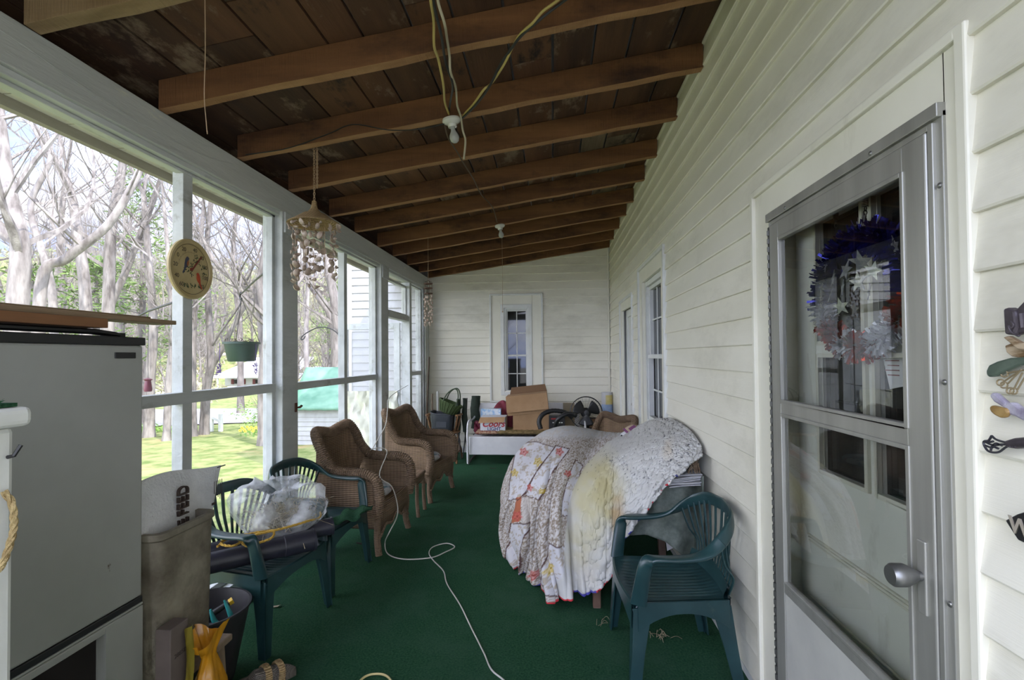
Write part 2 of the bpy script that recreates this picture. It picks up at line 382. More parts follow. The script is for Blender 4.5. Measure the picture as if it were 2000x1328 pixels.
# back wall and the wing it belongs to
BWO = (-.97, -.18, .82, 2.485); XW = -3.33
wb = struct('wall_back')
mb = MB(); siding(mb, -2.0, XR-.016, -.55, 5.6, 1.685-EXP*20, [BWO], lambda a, d, z: (a, YB-d, z)); mb.open_mesh = True; mb.build('lap_siding', SIDING, wb, smooth=25)
mb = MB(); siding(mb, XW, -2.0, -.55, 5.6, 1.685-EXP*20, [], lambda a, d, z: (a, YB-d, z)); mb.open_mesh = True; mb.build('dimmed_siding', pm('dimmed_siding', (.36, .36, .35), (.44, .44, .43), scale=3, rough=.7, dirt=((.26, .25, .23), 2.5, .5, .8, (1, 1, .5))), wb, smooth=25)  # same wall as the porch siding; its shaded look is put into the colour
mb = MB()
for a, b, z0, z1 in [(XW, BWO[0], -.7, 5.6), (BWO[1], XR, -.7, 5.6), (BWO[0], BWO[1], BWO[3], 5.6), (BWO[0], BWO[1], -.7, BWO[2])]: mb.box(a, b, YB+.001, YB+.16, z0, z1)
mb.box(XW, XW+.12, YB+.16, 12, -.7, 5.6); mb.build('wall_core', WHITE, wb)
mb = MB(); mb.box(XW-.02, XW+.07, YB-.028, YB+.02, -.6, 5.6); mb.box(XW-.02, XW, YB-.02, YB+.16, -.6, 5.6); mb.build('corner_board', WHITE, wb, bevel=.003)
mb = MB(); mb.box(XR-.045, XR-.0215, YB-.04, YB-.0205, 0, 3.2); mb.build('corner_bead', CASING, wb, bevel=.002)
mb = MB(); mb.box(-2.0, XR-.02, YB-.045, YB-.021, 0, .09); skind(mb.build('baseboard_back', WHITE, bevel=.004))

def frame_rect(mb, a0, a1, z0, z1, w, place, d0, d1, m=0, bottom=True, wt_=None):
    wt2 = wt_ or w
    def bx(p0, p1, q0, q1):
        A = [place(p0, d0, q0), place(p1, d0, q0), place(p1, d1, q0), place(p0, d1, q0)]
        B = [place(p0, d0, q1), place(p1, d0, q1), place(p1, d1, q1), place(p0, d1, q1)]
        mb.hexa(A, B, m)
    bx(a0, a0+w, z0, z1); bx(a1-w, a1, z0, z1); bx(a0+w, a1-w, z1-wt2, z1)
    if bottom: bx(a0+w, a1-w, z0, z0+wt2)
RP = lambda a, d, z: (XR-d, a, z)      # d towards the porch
BP = lambda a, d, z: (a, YB-d, z)
# back window
w_ = struct('window_2')
mb = MB(); frame_rect(mb, BWO[0]-.005, BWO[1]+.005, BWO[2], BWO[3]+.005, .15, BP, -.01, .012); mb.build('casing', CASING, w_, bevel=.003)
mb = MB(); frame_rect(mb, BWO[0]-.03, BWO[1]+.03, BWO[2]-.03, BWO[3]+.025, .028, BP, 0, .03); mb.build('outer_bead', WHITE, w_, bevel=.004)
mb = MB(); frame_rect(mb, -.825, -.325, .9, 2.34, .055, BP, -.05, .022); frame_rect(mb, -.77, -.37, .95, 2.29, .03, BP, -.06, .008); mb.build('window_frame', WHITE, w_, bevel=.004)
mb = MB(); frame_rect(mb, -.74, -.40, 1.52, 2.26, .025, BP, -.07, -.02); frame_rect(mb, -.74, -.40, .95, 1.54, .025, BP, -.06, -.01); mb.build('sash', WHITE, w_, bevel=.002)
mb = MB()
for zz in (1.885, 1.24): mb.box(-.72, -.42, YB+.045, YB+.054, zz-.007, zz+.007)
for z0, z1 in ((1.54, 2.24), (.97, 1.52)): mb.box(-.577, -.563, YB+.045, YB+.054, z0, z1)
mb.build('muntin', WHITE, w_)
mb = MB(); mb.box(-.74, -.40, YB+.056, YB+.06, .95, 2.26); mb.build('pane', GLASSP, w_)
# right window
w_ = struct('window_1')
mb = MB(); frame_rect(mb, WO[0]-.005, WO[1]+.005, WO[2], WO[3]+.005, .135, RP, -.02, .012); mb.build('casing', CASING, w_, bevel=.003)
mb = MB(); frame_rect(mb, WO[0]-.032, WO[1]+.032, WO[2]-.03, WO[3]+.03, .03, RP, 0, .032); mb.build('outer_bead', WHITE, w_, bevel=.004)
mb = MB(); frame_rect(mb, WO[0]+.13, WO[1]-.13, WO[2]+.12, WO[3]-.13, .05, RP, -.09, -.02); mb.build('window_frame', WHITE, w_, bevel=.004)
mb = MB(); frame_rect(mb, WO[0]+.18, WO[1]-.18, 1.49, WO[3]-.18, .035, RP, -.10, -.05); frame_rect(mb, WO[0]+.18, WO[1]-.18, WO[2]+.17, 1.52, .035, RP, -.08, -.03); mb.build('sash', WHITE, w_, bevel=.002)
mb = MB()
for zz in (1.86, 1.18): mb.box(XR+.07, XR+.08, WO[0]+.2, WO[1]-.2, zz-.008, zz+.008)
for yy in (4.45, 4.7): mb.box(XR+.07, XR+.08, yy-.007, yy+.007, WO[2]+.2, WO[3]-.2)
mb.build('muntin', WHITE, w_)
mb = MB(); mb.box(XR+.085, XR+.09, WO[0]+.18, WO[1]-.18, WO[2]+.17, WO[3]-.18); mb.build('pane', GLASSP, w_)
# far white door
d_ = struct('door_2')
mb = MB(); frame_rect(mb, D2[0]-.005, D2[1]+.005, 0, D2[3]+.005, .11, RP, -.02, .012, bottom=False); mb.build('casing', CASING, d_, bevel=.003)
mb = MB(); frame_rect(mb, D2[0]-.03, D2[1]+.03, 0, D2[3]+.03, .03, RP, 0, .03, bottom=False); mb.build('outer_bead', WHITE, d_, bevel=.004)
mb = MB(); mb.box(XR+.06, XR+.1, D2[0]+.1, D2[1]-.1, 0, D2[3]-.1)
frame_rect(mb, D2[0]+.1, D2[1]-.1, .0, D2[3]-.1, .09, RP, -.07, -.045); mb.build('door_panel', WHITE, d_, bevel=.004)
mb = MB(); mb.ball((XR+.02, D2[0]+.19, .95), .028); mb.tube([(XR+.03, D2[0]+.19, .95), (XR+.06, D2[0]+.19, .95)], .01); mb.build('door_handle', CHROME, d_, smooth=40)

# ---- near door with aluminium storm door ----
d_ = struct('door_1')
mb = MB(); A = [(1.118, 1.19), (2.085, 2.25)]
for p, q in A: mb.box(XR-.010, XR+.03, p, q, 0, 2.205)
mb.box(XR-.010, XR+.03, 1.19, 2.085, 2.075, 2.205); mb.build('casing', CASING, d_, bevel=.003)
mb = MB(); frame_rect(mb, 1.112, 2.262, 0, 2.228, .027, RP, -.01, .025, bottom=False); mb.build('outer_bead', CASING, d_, bevel=.005)
mb = MB()   # aluminium jamb with drip cap
frame_rect(mb, 1.185, 2.085, 0.01, 2.07, .03, RP, .0, .018, bottom=False); frame_rect(mb, 1.205, 2.07, .01, 2.05, .014, RP, .0, .026, bottom=False)
mb.box(XR-.030, XR, 1.185, 2.09, 2.055, 2.088); mb.build('storm_jamb', CHROME, d_, bevel=.002)
mb = MB()
for yy, zz in [(1.178, 1.9), (1.178, 1.45), (1.178, .95), (1.178, .5), (1.40, 2.066), (1.9, 2.066)]:
    mb.ball((XR-.030 if zz > 2 else XR-.019, yy+.018, zz), (.004, .007, .007), n=10, k=6)
mb.build('screw', pm('screw_steel', (.25, .25, .24), rough=.3, metal=.8), d_, smooth=40)
YS0, YS1 = 1.222, 2.056; X0, X1 = XR-.030, XR-.004
sdoor = MB(); st = .075
def sb(y0, y1, z0, z1, x0=X0, x1=X1): sdoor.box(x0, x1, y0, y1, z0, z1)
sb(YS0, YS0+st, .03, 2.035); sb(YS1-st, YS1, .03, 2.035); sb(YS0+st, YS1-st, 1.965, 2.035)
sb(YS0+st, YS1-st, 1.285, 1.335); sb(YS0+st, YS1-st, .60, .64)
storm = sdoor.build('storm_door', CHROME, d_, bevel=.004)
mb = MB(); frame_rect(mb, YS0+st-.004, YS1-st+.004, 1.33, 1.97, .012, RP, .010, .034); frame_rect(mb, YS0+st-.004, YS1-st+.004, .635, 1.288, .012, RP, .010, .034); mb.build('glass_bead', CHROME, storm, bevel=.002)
mb = MB(); mb.box(X0+.004, X1-.006, YS0+st, YS1-st, .05, .605); mb.build('kick_panel', pm('painted_panel', (.40, .40, .37), (.46, .46, .42), rough=.5), storm, bevel=.003)
GL = thin_glass('storm_glass', (.93, .95, .94), 1.6)
mb = MB(); mb.open_mesh = True; mb.add([(XR-.02, YS0+st-.002, 1.33), (XR-.02, YS1-st+.002, 1.33), (XR-.02, YS1-st+.002, 1.97), (XR-.02, YS0+st-.002, 1.97)], [(3, 2, 1, 0)]); mb.build('upper_glass', GL, storm)
mb = MB(); mb.open_mesh = True; mb.add([(XR-.02, YS0+st-.002, .635), (XR-.02, YS1-st+.002, .635), (XR-.02, YS1-st+.002, 1.288), (XR-.02, YS0+st-.002, 1.288)], [(3, 2, 1, 0)]); mb.build('lower_glass', GL, storm)
mb = MB()
for k in range(60): mb.tube([(X0-.002, YS1+.003, .06+k*.0328), (X0-.002, YS1+.003, .06+k*.0328+.02)], .005, n=8)
mb.box(X0, X1, YS1+.006, YS1+.014, .04, 2.03); mb.build('piano_hinge', pm('dark_hinge', (.12, .12, .11), rough=.4, metal=.7), storm)
mb = MB(); hy, hz = 1.258, .985
mb.box(X0-.006, X0+.002, hy-.014, hy+.014, hz-.09, hz+.085); mb.build('latch_plate', CHROME, storm, bevel=.003)
mb = MB(); mb.tube([(X0, hy, hz), (X0-.02, hy, hz), (X0-.045, hy+.004, hz), (X0-.052, hy+.004, hz)], [.011, .011, .017, .019], n=12)
mb.lathe([(.0, .062), (.022, .062), (.027, .055), (.027, .03), (.018, .01), (.012, 0)], n=20, M=Matrix.Translation((X0-.012, hy+.003, hz)) @ Matrix.Rotation(-math.pi/2, 4, 'Y'))
mb.build('knob', pm('knob_metal', (.22, .22, .21), rough=.35, metal=.8), storm, smooth=40)
# inner door behind it
XI = XR+.060
mb = MB(); mb.box(XI-.064, XI, DO[0]+.09, DO[0]+.1, 0, 2.1); mb.box(XI-.064, XI, DO[1]-.04, DO[1]-.03, 0, 2.1); mb.box(XI-.064, XI+.1, DO[0], DO[1], 2.08, 2.1)
mb.box(XI-.052, XI+.0, 2.03, 2.2, 0, 2.09); mb.box(XI-.064, XI+.1, DO[0], DO[1], 0, .03); mb.build('jamb_lining', CASING, d_)
IP = lambda a, d, z: (XI-d, a, z)
idr = MB(); cols = [(1.97, 1.70), (1.63, 1.40), (1.36, 1.16)]; cols = [(1.08, 1.27), (1.325, 1.55), (1.605, 1.865)]; rows = [(1.10, 1.50), (1.56, 2.0)]
ys = [.98]+[q for c in cols for q in c]+[2.05]
for a, b in zip(ys[0::2], ys[1::2]): idr.box(XI, XI+.04, a, b, 0, 2.08)
zs = [.03, 1.10, 1.505, 1.56, 1.99, 2.08]
for a, b in zip(zs[0::2], zs[1::2]):
    for c in cols: idr.box(XI, XI+.04, c[0], c[1], a, b)
inner = idr.build('inner_door', pm('cream_door_paint', (.74, .74, .66), (.80, .80, .72), scale=3, rough=.5, dirt=((.36, .33, .26), 3, .55, .8, (1, 1, .5))), d_)
mb = MB()
for c in cols:
    for r in [(1.10, 1.505), (1.56, 1.99)]: frame_rect(mb, c[0]-.012, c[1]+.012, r[0]-.012, r[1]+.012, .014, IP, -.005, .012)
for zz, (pa, pb) in [(.83, (1.14, 1.97)), (.60, (1.14, 1.97)), (.16, (1.14, 1.97))]:
    for q in range(3): mb.box(XI-.010+q*.003, XI, pa, pb, zz-q*.012, zz-q*.012+.007)
mb.build('moulding', CASING, inner, bevel=.003)
for c in cols:
    for r in [(1.10, 1.505), (1.56, 1.99)]:
        mb = MB(); mb.box(XI+.018, XI+.022, c[0], c[1], r[0], r[1]); mb.build('pane', GLASSP, inner)
mb = MB(); G = []
for i in range(40):
    y = 1.1+.9*i/39; G.append([(XI+.07+.012*math.sin(i*1.3), y, z) for z in (1.05, 1.4, 1.75, 2.05)])
mb.grid(G); mb.build('curtain', pm('sheer_curtain', (.25, .24, .21), rough=.9), inner, smooth=60)

# ---- left screened side ----
wl = struct('wall_left')
mb = MB(); G = []
for i in range(60):
    y = YF+(YB-YF)*i/59; j = lambda s: .004*mnoise.noise(Vector((y*3, s, 0)))
    G.append([(XL+j(1), y, 2.60+j(2)), (XL+j(3), y, 2.70), (XL+j(4), y, 2.785), (-2.13, y, 2.785), (-2.13, y, 2.60), (XL+j(1), y, 2.60+j(2))])
mb.grid(G); mb.build('header_beam', BEAMP, wl, bevel=.004)
mb = MB(); mb.box(-2.10, -1.998, YF, YB-.03, 2.572, 2.602); mb.build('head_rail', WHITE_OLD, wl, bevel=.004)
# posts with trim: (y0, y1)
POSTS = [(-.34, -.14), (1.3, 1.53), (3.455, 3.675), (5.55, 5.79), (7.50, 7.75)]
for y0, y1 in POSTS:
    mb = MB(); mb.box(-2.13, XL, y0, y1, 0, 2.61)
    o = mb.build('porch_post', WHITE_OLD, wl, bevel=.006)
    mb = MB(); mb.box(XL-.001, XL+.016, y0+.015, y1-.015, 2.45, 2.604); mb.box(XL-.001, XL+.007, y0+.03, y1-.03, 0, .28); mb.build('post_trim', WHITE_OLD, o, bevel=.005)
mb = MB(); mb.box(-2.14, -1.99, YF, YB-.03, -.06, .10); mb.box(-2.16, -1.985, YF, 5.80, .10, .122); mb.build('sill_board', WHITE_OLD, wl, bevel=.005)
SCREEN = veil('window_screen_mesh', (.62, .62, .62), .05)
def bay(n, y0, y1, mull, rails, sash=True):
    b = struct('window_%d' % n)
    mb = MB(); x0, x1 = -2.085, -2.035; t = .035
    mb.box(x0, x1, y0, y0+t, .122, 2.572); mb.box(x0, x1, y1-t, y1, .122, 2.572); mb.box(x0, x1, y0, y1, 2.555, 2.572); mb.box(x0, x1, y0, y1, .122, .16)
    mb.build('screen_frame', WHITE_OLD, b, bevel=.003)
    for mlt in mull:
        mb = MB(); mb.box(-2.105, -2.04, mlt-.036, mlt+.036, .122, 2.572); mb.build('mullion', WHITE_OLD, b, bevel=.003)
    for (a, c, z0, z1) in rails:
        mb = MB(); mb.box(-2.09, -2.028, a, c, z0, z1); mb.build('rail', WHITE_OLD, b, bevel=.003)
    mb = MB(); mb.box(-2.094, -2.093, y0+.02, y1-.02, .13, 2.53); mb.build('screen', SCREEN, b)
bay(4, -.14, 1.3, [.58], [(-.14, 1.3, 1.272, 1.335)])
bay(5, 1.53, 3.455, [2.595], [(1.53, 3.455, 1.272, 1.335)])
bay(6, 3.675, 5.55, [4.71], [(3.675, 5.55, 1.265, 1.325)])
bay(7, 6.86, 7.50, [], [(6.86, 7.5, 1.25, 1.31)])
# screen doorway at the far end with transom, door swung outwards
b = struct('door_3')
mb = MB(); mb.box(-2.12, -2.0, 6.76, 6.86, 0, 2.572); mb.box(-2.11, -2.02, 5.79, 6.76, 2.02, 2.10); mb.box(-2.11, -2.03, 5.79, 5.82, 0, 2.54)
frame_rect(mb, 5.81, 6.77, 2.09, 2.52, .03, lambda a, d, z: (-2.05-d, a, z), 0, .04); mb.build('door_frame', WHITE_OLD, b, bevel=.004)
mb = MB(); frame_rect(mb, -2.98, -2.14, .02, 2.0, .085, lambda a, d, z: (a, 6.74+d, z), 0, .03); mb.box(-2.9, -2.22, 6.74, 6.77, .86, .94)
dr = mb.build('door_leaf', WHITE_OLD, b, bevel=.003)
mb = MB(); mb.box(-2.9, -2.22, 6.754, 6.755, .1, 1.93); mb.build('screen', veil('grey_screen', (.55, .56, .56), .2), dr)
mb = MB(); G = []
for i in range(24):
    xx = -2.97+.80*i/23; G.append([(xx+.012*math.sin(k*1.7), 6.70+.02*math.sin(i*1.1+k*.8)+.012*math.sin(i*2.7-k), .05+1.0*k/20) for k in range(21)])
mb.grid(G); mb.build('plastic_sheet', pm('yellowed_plastic_sheet', (.50, .50, .36), (.62, .62, .52), scale=6, rough=.4, bump=.5, bscale=12), dr, smooth=60)
mb = MB(); mb.box(-2.0, -1.985, 7.50, 7.745, 0, 2.6); mb.build('end_trim', WHITE, wl)
# eave soffit and fascia outside
t_ = struct('trim_1')
mb = MB()
y = YF
while y < YB-.05:
    mb.box(-2.52, -2.13, y+.002, min(y+.295, YB-.03), 2.752, 2.765); y += .3
mb.build('soffit_board', pm('soffit_paint', (.62, .60, .48), (.70, .68, .55), scale=4, rough=.6, dirt=((.4, .37, .28), 5, .55, .75, (1, 1, 1))), t_)
mb = MB(); mb.box(-2.56, -2.52, YF, YB-.03, 2.70, 2.86); mb.build('fascia', pm('weathered_fascia', (.24, .21, .17), (.36, .33, .28), scale=6, stretch=(1, .2, 1), rough=.8), t_)
# unseen front end of the porch, cut short and left open to let light in
we = struct('wall_front')
mb = MB(); mb.box(XL, XR, YF-.02, YF+.06, 2.70, 2.9); mb.build('end_frame', WHITE_OLD, we)
# ================= outdoors =================
def gz(x, y):
    d = max(0, -x-3)*.55+max(0, y)*.83
    z = -.52-.030*max(0, d-2)
    if d > 62: z += (d-62)*.10+min(1, (d-62)/60)**2*19
    z += .06*mnoise.noise(Vector((x*.15, y*.15, 0)))*min(1, max(0, d-3)/5)
    return z
def gpix(u, v):
    t = 1.0; a = pix(u, v, Y=1.0); o = Vector((0, 0, CH)); d = a-o
    while t < 200:
        p = o+d*t
        if p.z <= gz(p.x, p.y): return p
        t *= 1.004; t += .01
    return o+d*t
mb = MB(); G = []
xs = [-2.14-1.2*i**1.42*.55 for i in range(46)]; ysn = [-8+i*.8 for i in range(40)]+[24+i**1.55*.62 for i in range(1, 50)]
for x in xs: G.append([(x, y, gz(x, y)) for y in ysn])
mb.grid(G)
GRASS = pm('lawn_grass', (.13, .185, .055), (.29, .31, .135), scale=2.6, detail=12, rough=.95, bump=1, bscale=40, lo=.38, hi=.60, spec=.1, dirt=((.40, .31, .16), .55, .54, .68, (1, 1, 1)))
tag(skind(mb.build('ground', GRASS, smooth=80)), 'sunlit green lawn sloping away from the porch', 'lawn')
del bpy.data.objects['ground']['category']
mb = MB(); G = []
for i in range(30): G.append([(-2.14-.9*j/6, -4+11.6*i/29, gz(-3, 5)+.015+.012*mnoise.noise(Vector((i, j, 3)))) for j in range(7)])
mb.grid(G); tag(mb.build('dirt_strip', pm('dry_dirt', (.16, .125, .085), (.34, .28, .20), scale=9, rough=.95, bump=.8, bscale=30), smooth=80), 'strip of bare tan dirt and dry straw just outside the screens', 'dirt', kind='stuff')
mb = MB(); G = []
for i in range(30): G.append([(-60+100*i/29, -.45-1.2*j**1.5, gz(-60+100*i/29, -.45-1.2*j**1.5)) for j in range(16)])
mb.grid(G); skind(mb.build('ground', pm('bounce_ground', (.26, .25, .21), (.36, .34, .29), scale=8, rough=.95), smooth=80))['label'] = 'unseen ground added behind the camera, pale to bounce light into the porch'  # ground added out of view to bounce light up into the porch
# road
mb = MB(); G = []
for i in range(50):
    x = -2-58*i/49; w = 4.4+.4*math.sin(i*.5); yc = 22.5+.02*(x+20)**2*.25
    G.append([(x, yc+(j/5-.5)*2*w, gz(x, yc+(j/5-.5)*2*w)+.04) for j in range(6)])
mb.grid(G); o = mb.build('road', pm('grey_gravel', (.33, .32, .33), (.50, .49, .50), scale=5, rough=.95, bump=.4, bscale=20), smooth=80); tag(o, 'pale grey gravel road crossing beyond the lawn', 'road')
BARK = pm('grey_bark', (.10, .085, .075), (.27, .24, .22), scale=3.5, stretch=(2, 2, .5), rough=.95, bump=1, bscale=16, bstretch=(3, 3, .6))
BARK2 = pm('pale_bark', (.14, .12, .11), (.38, .345, .32), scale=3, stretch=(2, 2, .5), rough=.95, bump=1, bscale=14, bstretch=(3, 3, .6))
def limb(mb, rnd, p, d, L, r, lev, maxlev, up=.12):
    n = 5 if lev < 2 else 4; pts = [p.copy()]; rs = [r]; q = p.copy(); dd = d.normalized()
    for i in range(n):
        dd = (dd+Vector((rnd.uniform(-1, 1), rnd.uniform(-1, 1), rnd.uniform(-.8, 1)))*.24+Vector((0, 0, up))).normalized()
        q = q+dd*(L/n); pts.append(q.copy()); rs.append(max(.0035, r*(1-.8*(i+1)/n)))
    mb.tube(pts, rs, n=6 if lev < 1 else (4 if lev < 2 else 3), caps=False)
    if lev >= maxlev: return
    k = rnd.randint(4, 6) if lev < 2 else rnd.randint(3, 4)
    for j in range(k):
        t = rnd.uniform(.25, 1.0)*n; i = min(n-1, int(t)); b = pts[i].lerp(pts[i+1], t-i)
        ax = Vector((rnd.uniform(-1, 1), rnd.uniform(-1, 1), rnd.uniform(-.35, .9))).normalized()
        dv = (pts[i+1]-pts[i]).normalized()
        nd = (dv*.75+ax*.9).normalized()
        limb(mb, rnd, b, nd, L*rnd.uniform(.42, .62), rs[i]*rnd.uniform(.42, .62), lev+1, maxlev, up)
def tree(pts, r0, seed, label, mat_=None, nb=9, bl=3.2, maxlev=3, group=None, taper=.45, tmin=.3):
    rnd = random.Random(seed); P = smooth_path(pts, 5); N = len(P)
    rs = [r0*(1-(1-taper)*i/(N-1))*(1.25 if i == 0 else 1) for i in range(N)]
    mb = MB(); base = P[0].copy(); mb.tube(P, rs, n=9, caps=True)
    for j in range(nb):
        t = rnd.uniform(tmin, 1)**.8*(N-1); i = min(N-2, int(t)); b = P[i]
        w = rnd.uniform(0, 2*math.pi); d = Vector((math.cos(w), math.sin(w), rnd.uniform(.2, 1.0)))
        limb(mb, rnd, b, d, bl*rnd.uniform(.6, 1.3), rs[i]*rnd.uniform(.35, .6), 1, maxlev)
    tip = (P[-1]-P[-2]).normalized()
    for j in range(2): limb(mb, rnd, P[-1], tip+Vector((rnd.uniform(-.4, .4), rnd.uniform(-.4, .4), 0)), bl*1.4, rs[-1]*.8, 0, maxlev)
    for q in mb.v: q -= base
    o = mb.build('bare_tree', mat_ or BARK, smooth=60); o.location = base
    tag(o, label, 'tree', group); return o
def TP(*uvY): # trunk points from photo positions at the tree's depth
    out = [pix(u, v, Y=Y) for u, v, Y in uvY]; b = out[0]; b.z = gz(b.x, b.y)-.1; return out
tree(TP((40, 880, 9), (35, 620, 9), (40, 480, 9), (15, 360, 9.1), (-5, 200, 9.2)), .22, 1, 'thick pale tree trunk at the far left edge of the view, forking low', BARK2, nb=8, bl=3.6)
tree(TP((75, 900, 10), (80, 560, 10), (130, 505, 10.2), (210, 440, 10.4), (265, 350, 10.6), (300, 260, 10.8)), .13, 2, 'tree with a long limb leaning to the right above the freezer', BARK2, nb=6, bl=2.4)
tree(TP((108, 900, 12), (104, 600, 12), (85, 500, 12), (60, 400, 12.2), (100, 300, 12.4), (60, 200, 12.6)), .11, 3, 'slender crooked tree with an S-bent trunk behind the freezer', BARK2, nb=6, bl=2.4)
tree(TP((170, 890, 13), (168, 600, 13), (155, 480, 13), (135, 370, 13.2), (85, 280, 13.4), (40, 200, 13.6)), .17, 4, 'grey tree leaning left between two straight trunks above the freezer', BARK2, nb=8, bl=2.6)
tree(TP((205, 880, 14), (212, 600, 14), (218, 440, 14), (240, 320, 14.1), (250, 200, 14.2)), .19, 5, 'stout straight pale trunk above the right part of the freezer', BARK2, nb=7, bl=2.8)
tree(TP((190, 880, 14.8), (205, 640, 14.8), (250, 520, 15), (300, 390, 15.2), (330, 300, 15.4), (350, 200, 15.6)), .13, 6, 'tree leaning right, crossing behind the bird thermometer mullion', BARK2, nb=8, bl=2.8)
tree(TP((325, 856, 14), (330, 740, 14), (338, 640, 14), (330, 520, 14), (320, 400, 14)), .11, 7, 'pale straight trunk just left of the thermometer mullion', BARK2, nb=8, bl=2.6)
tree(TP((291, 852, 15), (293, 740, 15), (300, 640, 15), (290, 500, 15), (280, 380, 15)), .17, 8, 'pale trunk at the right edge of the freezer, by the lawn', BARK2, nb=7, bl=2.6)
tree(TP((379, 845, 15), (377, 740, 15), (381, 600, 15), (393, 470, 15), (400, 360, 15.2)), .105, 9, 'slim grey trunk just right of the thermometer mullion', nb=9, bl=2.8)
tree(TP((398, 848, 15.5), (403, 760, 15.5), (412, 710, 15.5), (408, 620, 15.5), (404, 480, 15.6), (420, 330, 15.8)), .155, 10, 'dark forked tree to the left of the white cottage', nb=10, bl=3)
tree(TP((402, 846, 15.4), (408, 740, 15.4), (435, 680, 15.3), (470, 610, 15.2), (510, 540, 15.1), (560, 470, 15)), .10, 11, 'limb-like tree leaning right behind the hanging basket', nb=9, bl=2.6)
tree(TP((518, 840, 13), (517, 740, 13), (525, 640, 13), (510, 560, 13), (520, 480, 13), (515, 380, 13)), .20, 12, 'broad trunk right of the hanging basket, beside the porch post', nb=9, bl=2.8)
tree(TP((520, 700, 13.2), (505, 600, 13.2), (475, 560, 13.2), (425, 520, 13.2), (385, 440, 13.3)), .09, 13, 'long limb sweeping up to the left from behind the porch post', nb=8, bl=2.2)
tree(TP((656, 820, 20), (657, 700, 20), (655, 600, 20), (640, 520, 20), (625, 440, 20)), .27, 14, 'brown trunk beside the sunlit siding, behind the shepherd hook', nb=9, bl=3.2)
tree(TP((655, 780, 21), (650, 640, 21), (620, 580, 21), (600, 540, 21), (590, 420, 21)), .15, 15, 'tree curving left behind the shell wind chime', nb=9, bl=3.4)
tree(TP((600, 800, 24), (598, 640, 24), (603, 500, 24), (600, 380, 24)), .14, 16, 'thin pale tree above the green roofed shed', BARK2, nb=9, bl=3.4)
tree(TP((470, 800, 24), (468, 640, 24), (455, 500, 24), (470, 340, 24)), .17, 17, 'grey tree behind the hanging basket, across the road', nb=10, bl=4)
tree(TP((345, 800, 24), (352, 640, 24), (362, 480, 24), (350, 330, 24)), .16, 18, 'thin grey tree hidden partly by the thermometer, across the road', nb=10, bl=4)
tree(TP((240, 830, 22), (236, 640, 22), (246, 480, 22), (240, 330, 22)), .2, 19, 'grey tree across the road, seen left of the pale leaning trunk', nb=10, bl=4)
tree(TP((20, 840, 20), (14, 640, 20), (-20, 480, 20), (-10, 330, 20)), .2, 20, 'grey tree across the road at the far left edge', nb=10, bl=4)
tree(TP((125, 840, 21), (128, 640, 21), (118, 480, 21), (130, 330, 21)), .18, 21, 'grey tree across the road, above the middle of the freezer', nb=10, bl=4)
# far woods: copies of four bare trees
protos = []
for s_ in range(4):
    rnd = random.Random(100+s_); h = 11+s_; pts = [Vector((0, 0, 0))]
    for k in range(4): pts.append(pts[-1]+Vector((rnd.uniform(-.5, .5), rnd.uniform(-.5, .5), h/5)))
    protos.append(tree(pts, .16, 50+s_, 'bare grey tree in the woods on the far hillside', nb=16, bl=4.0, maxlev=3, group='bare trees on the far hillside', tmin=.12))
rnd = random.Random(11); n = 0
for k in range(420):
    u = rnd.uniform(-60, 690) if k < 235 else rnd.uniform(-1100, -60); Y = rnd.uniform(34, 105)
    x = (u-1085)/960*Y; z = gz(x, Y)
    if 390 < u < 545 and Y < 68: continue
    if n >= 290: break
    if n < 4: o = protos[n]
    else:
        o = protos[n % 4].copy(); COL.objects.link(o)
    o.location = (x, Y, z-.2); s_ = rnd.uniform(.5, .95); o.scale = (s_, s_, s_); o.rotation_euler = (0, 0, rnd.uniform(0, 6.28)); n += 1
for k, (x, y) in enumerate([(-14, 8), (-18, 11), (-22, 6), (-17, 3), (-24, 13), (-28, 9), (-20, -1), (-30, 1)]):
    o = protos[k % 4].copy(); COL.objects.link(o); o.location = (x, y, gz(x, y)-.2); o['label'] = 'bare tree on the lawn beyond the left edge of the view'; o['group'] = 'bare trees left of the view'; o.rotation_euler = (0, 0, k)
for k, (x, y) in enumerate([(-9, -14), (-4, -22), (3, -17), (-15, -20), (9, -24), (-20, -9)]):
    o = protos[k % 4].copy(); COL.objects.link(o); o.location = (x, y, gz(x, y)-.2); o['label'] = 'bare tree on the lawn behind the camera, reflected in the window panes'; o['group'] = 'bare trees behind the camera'
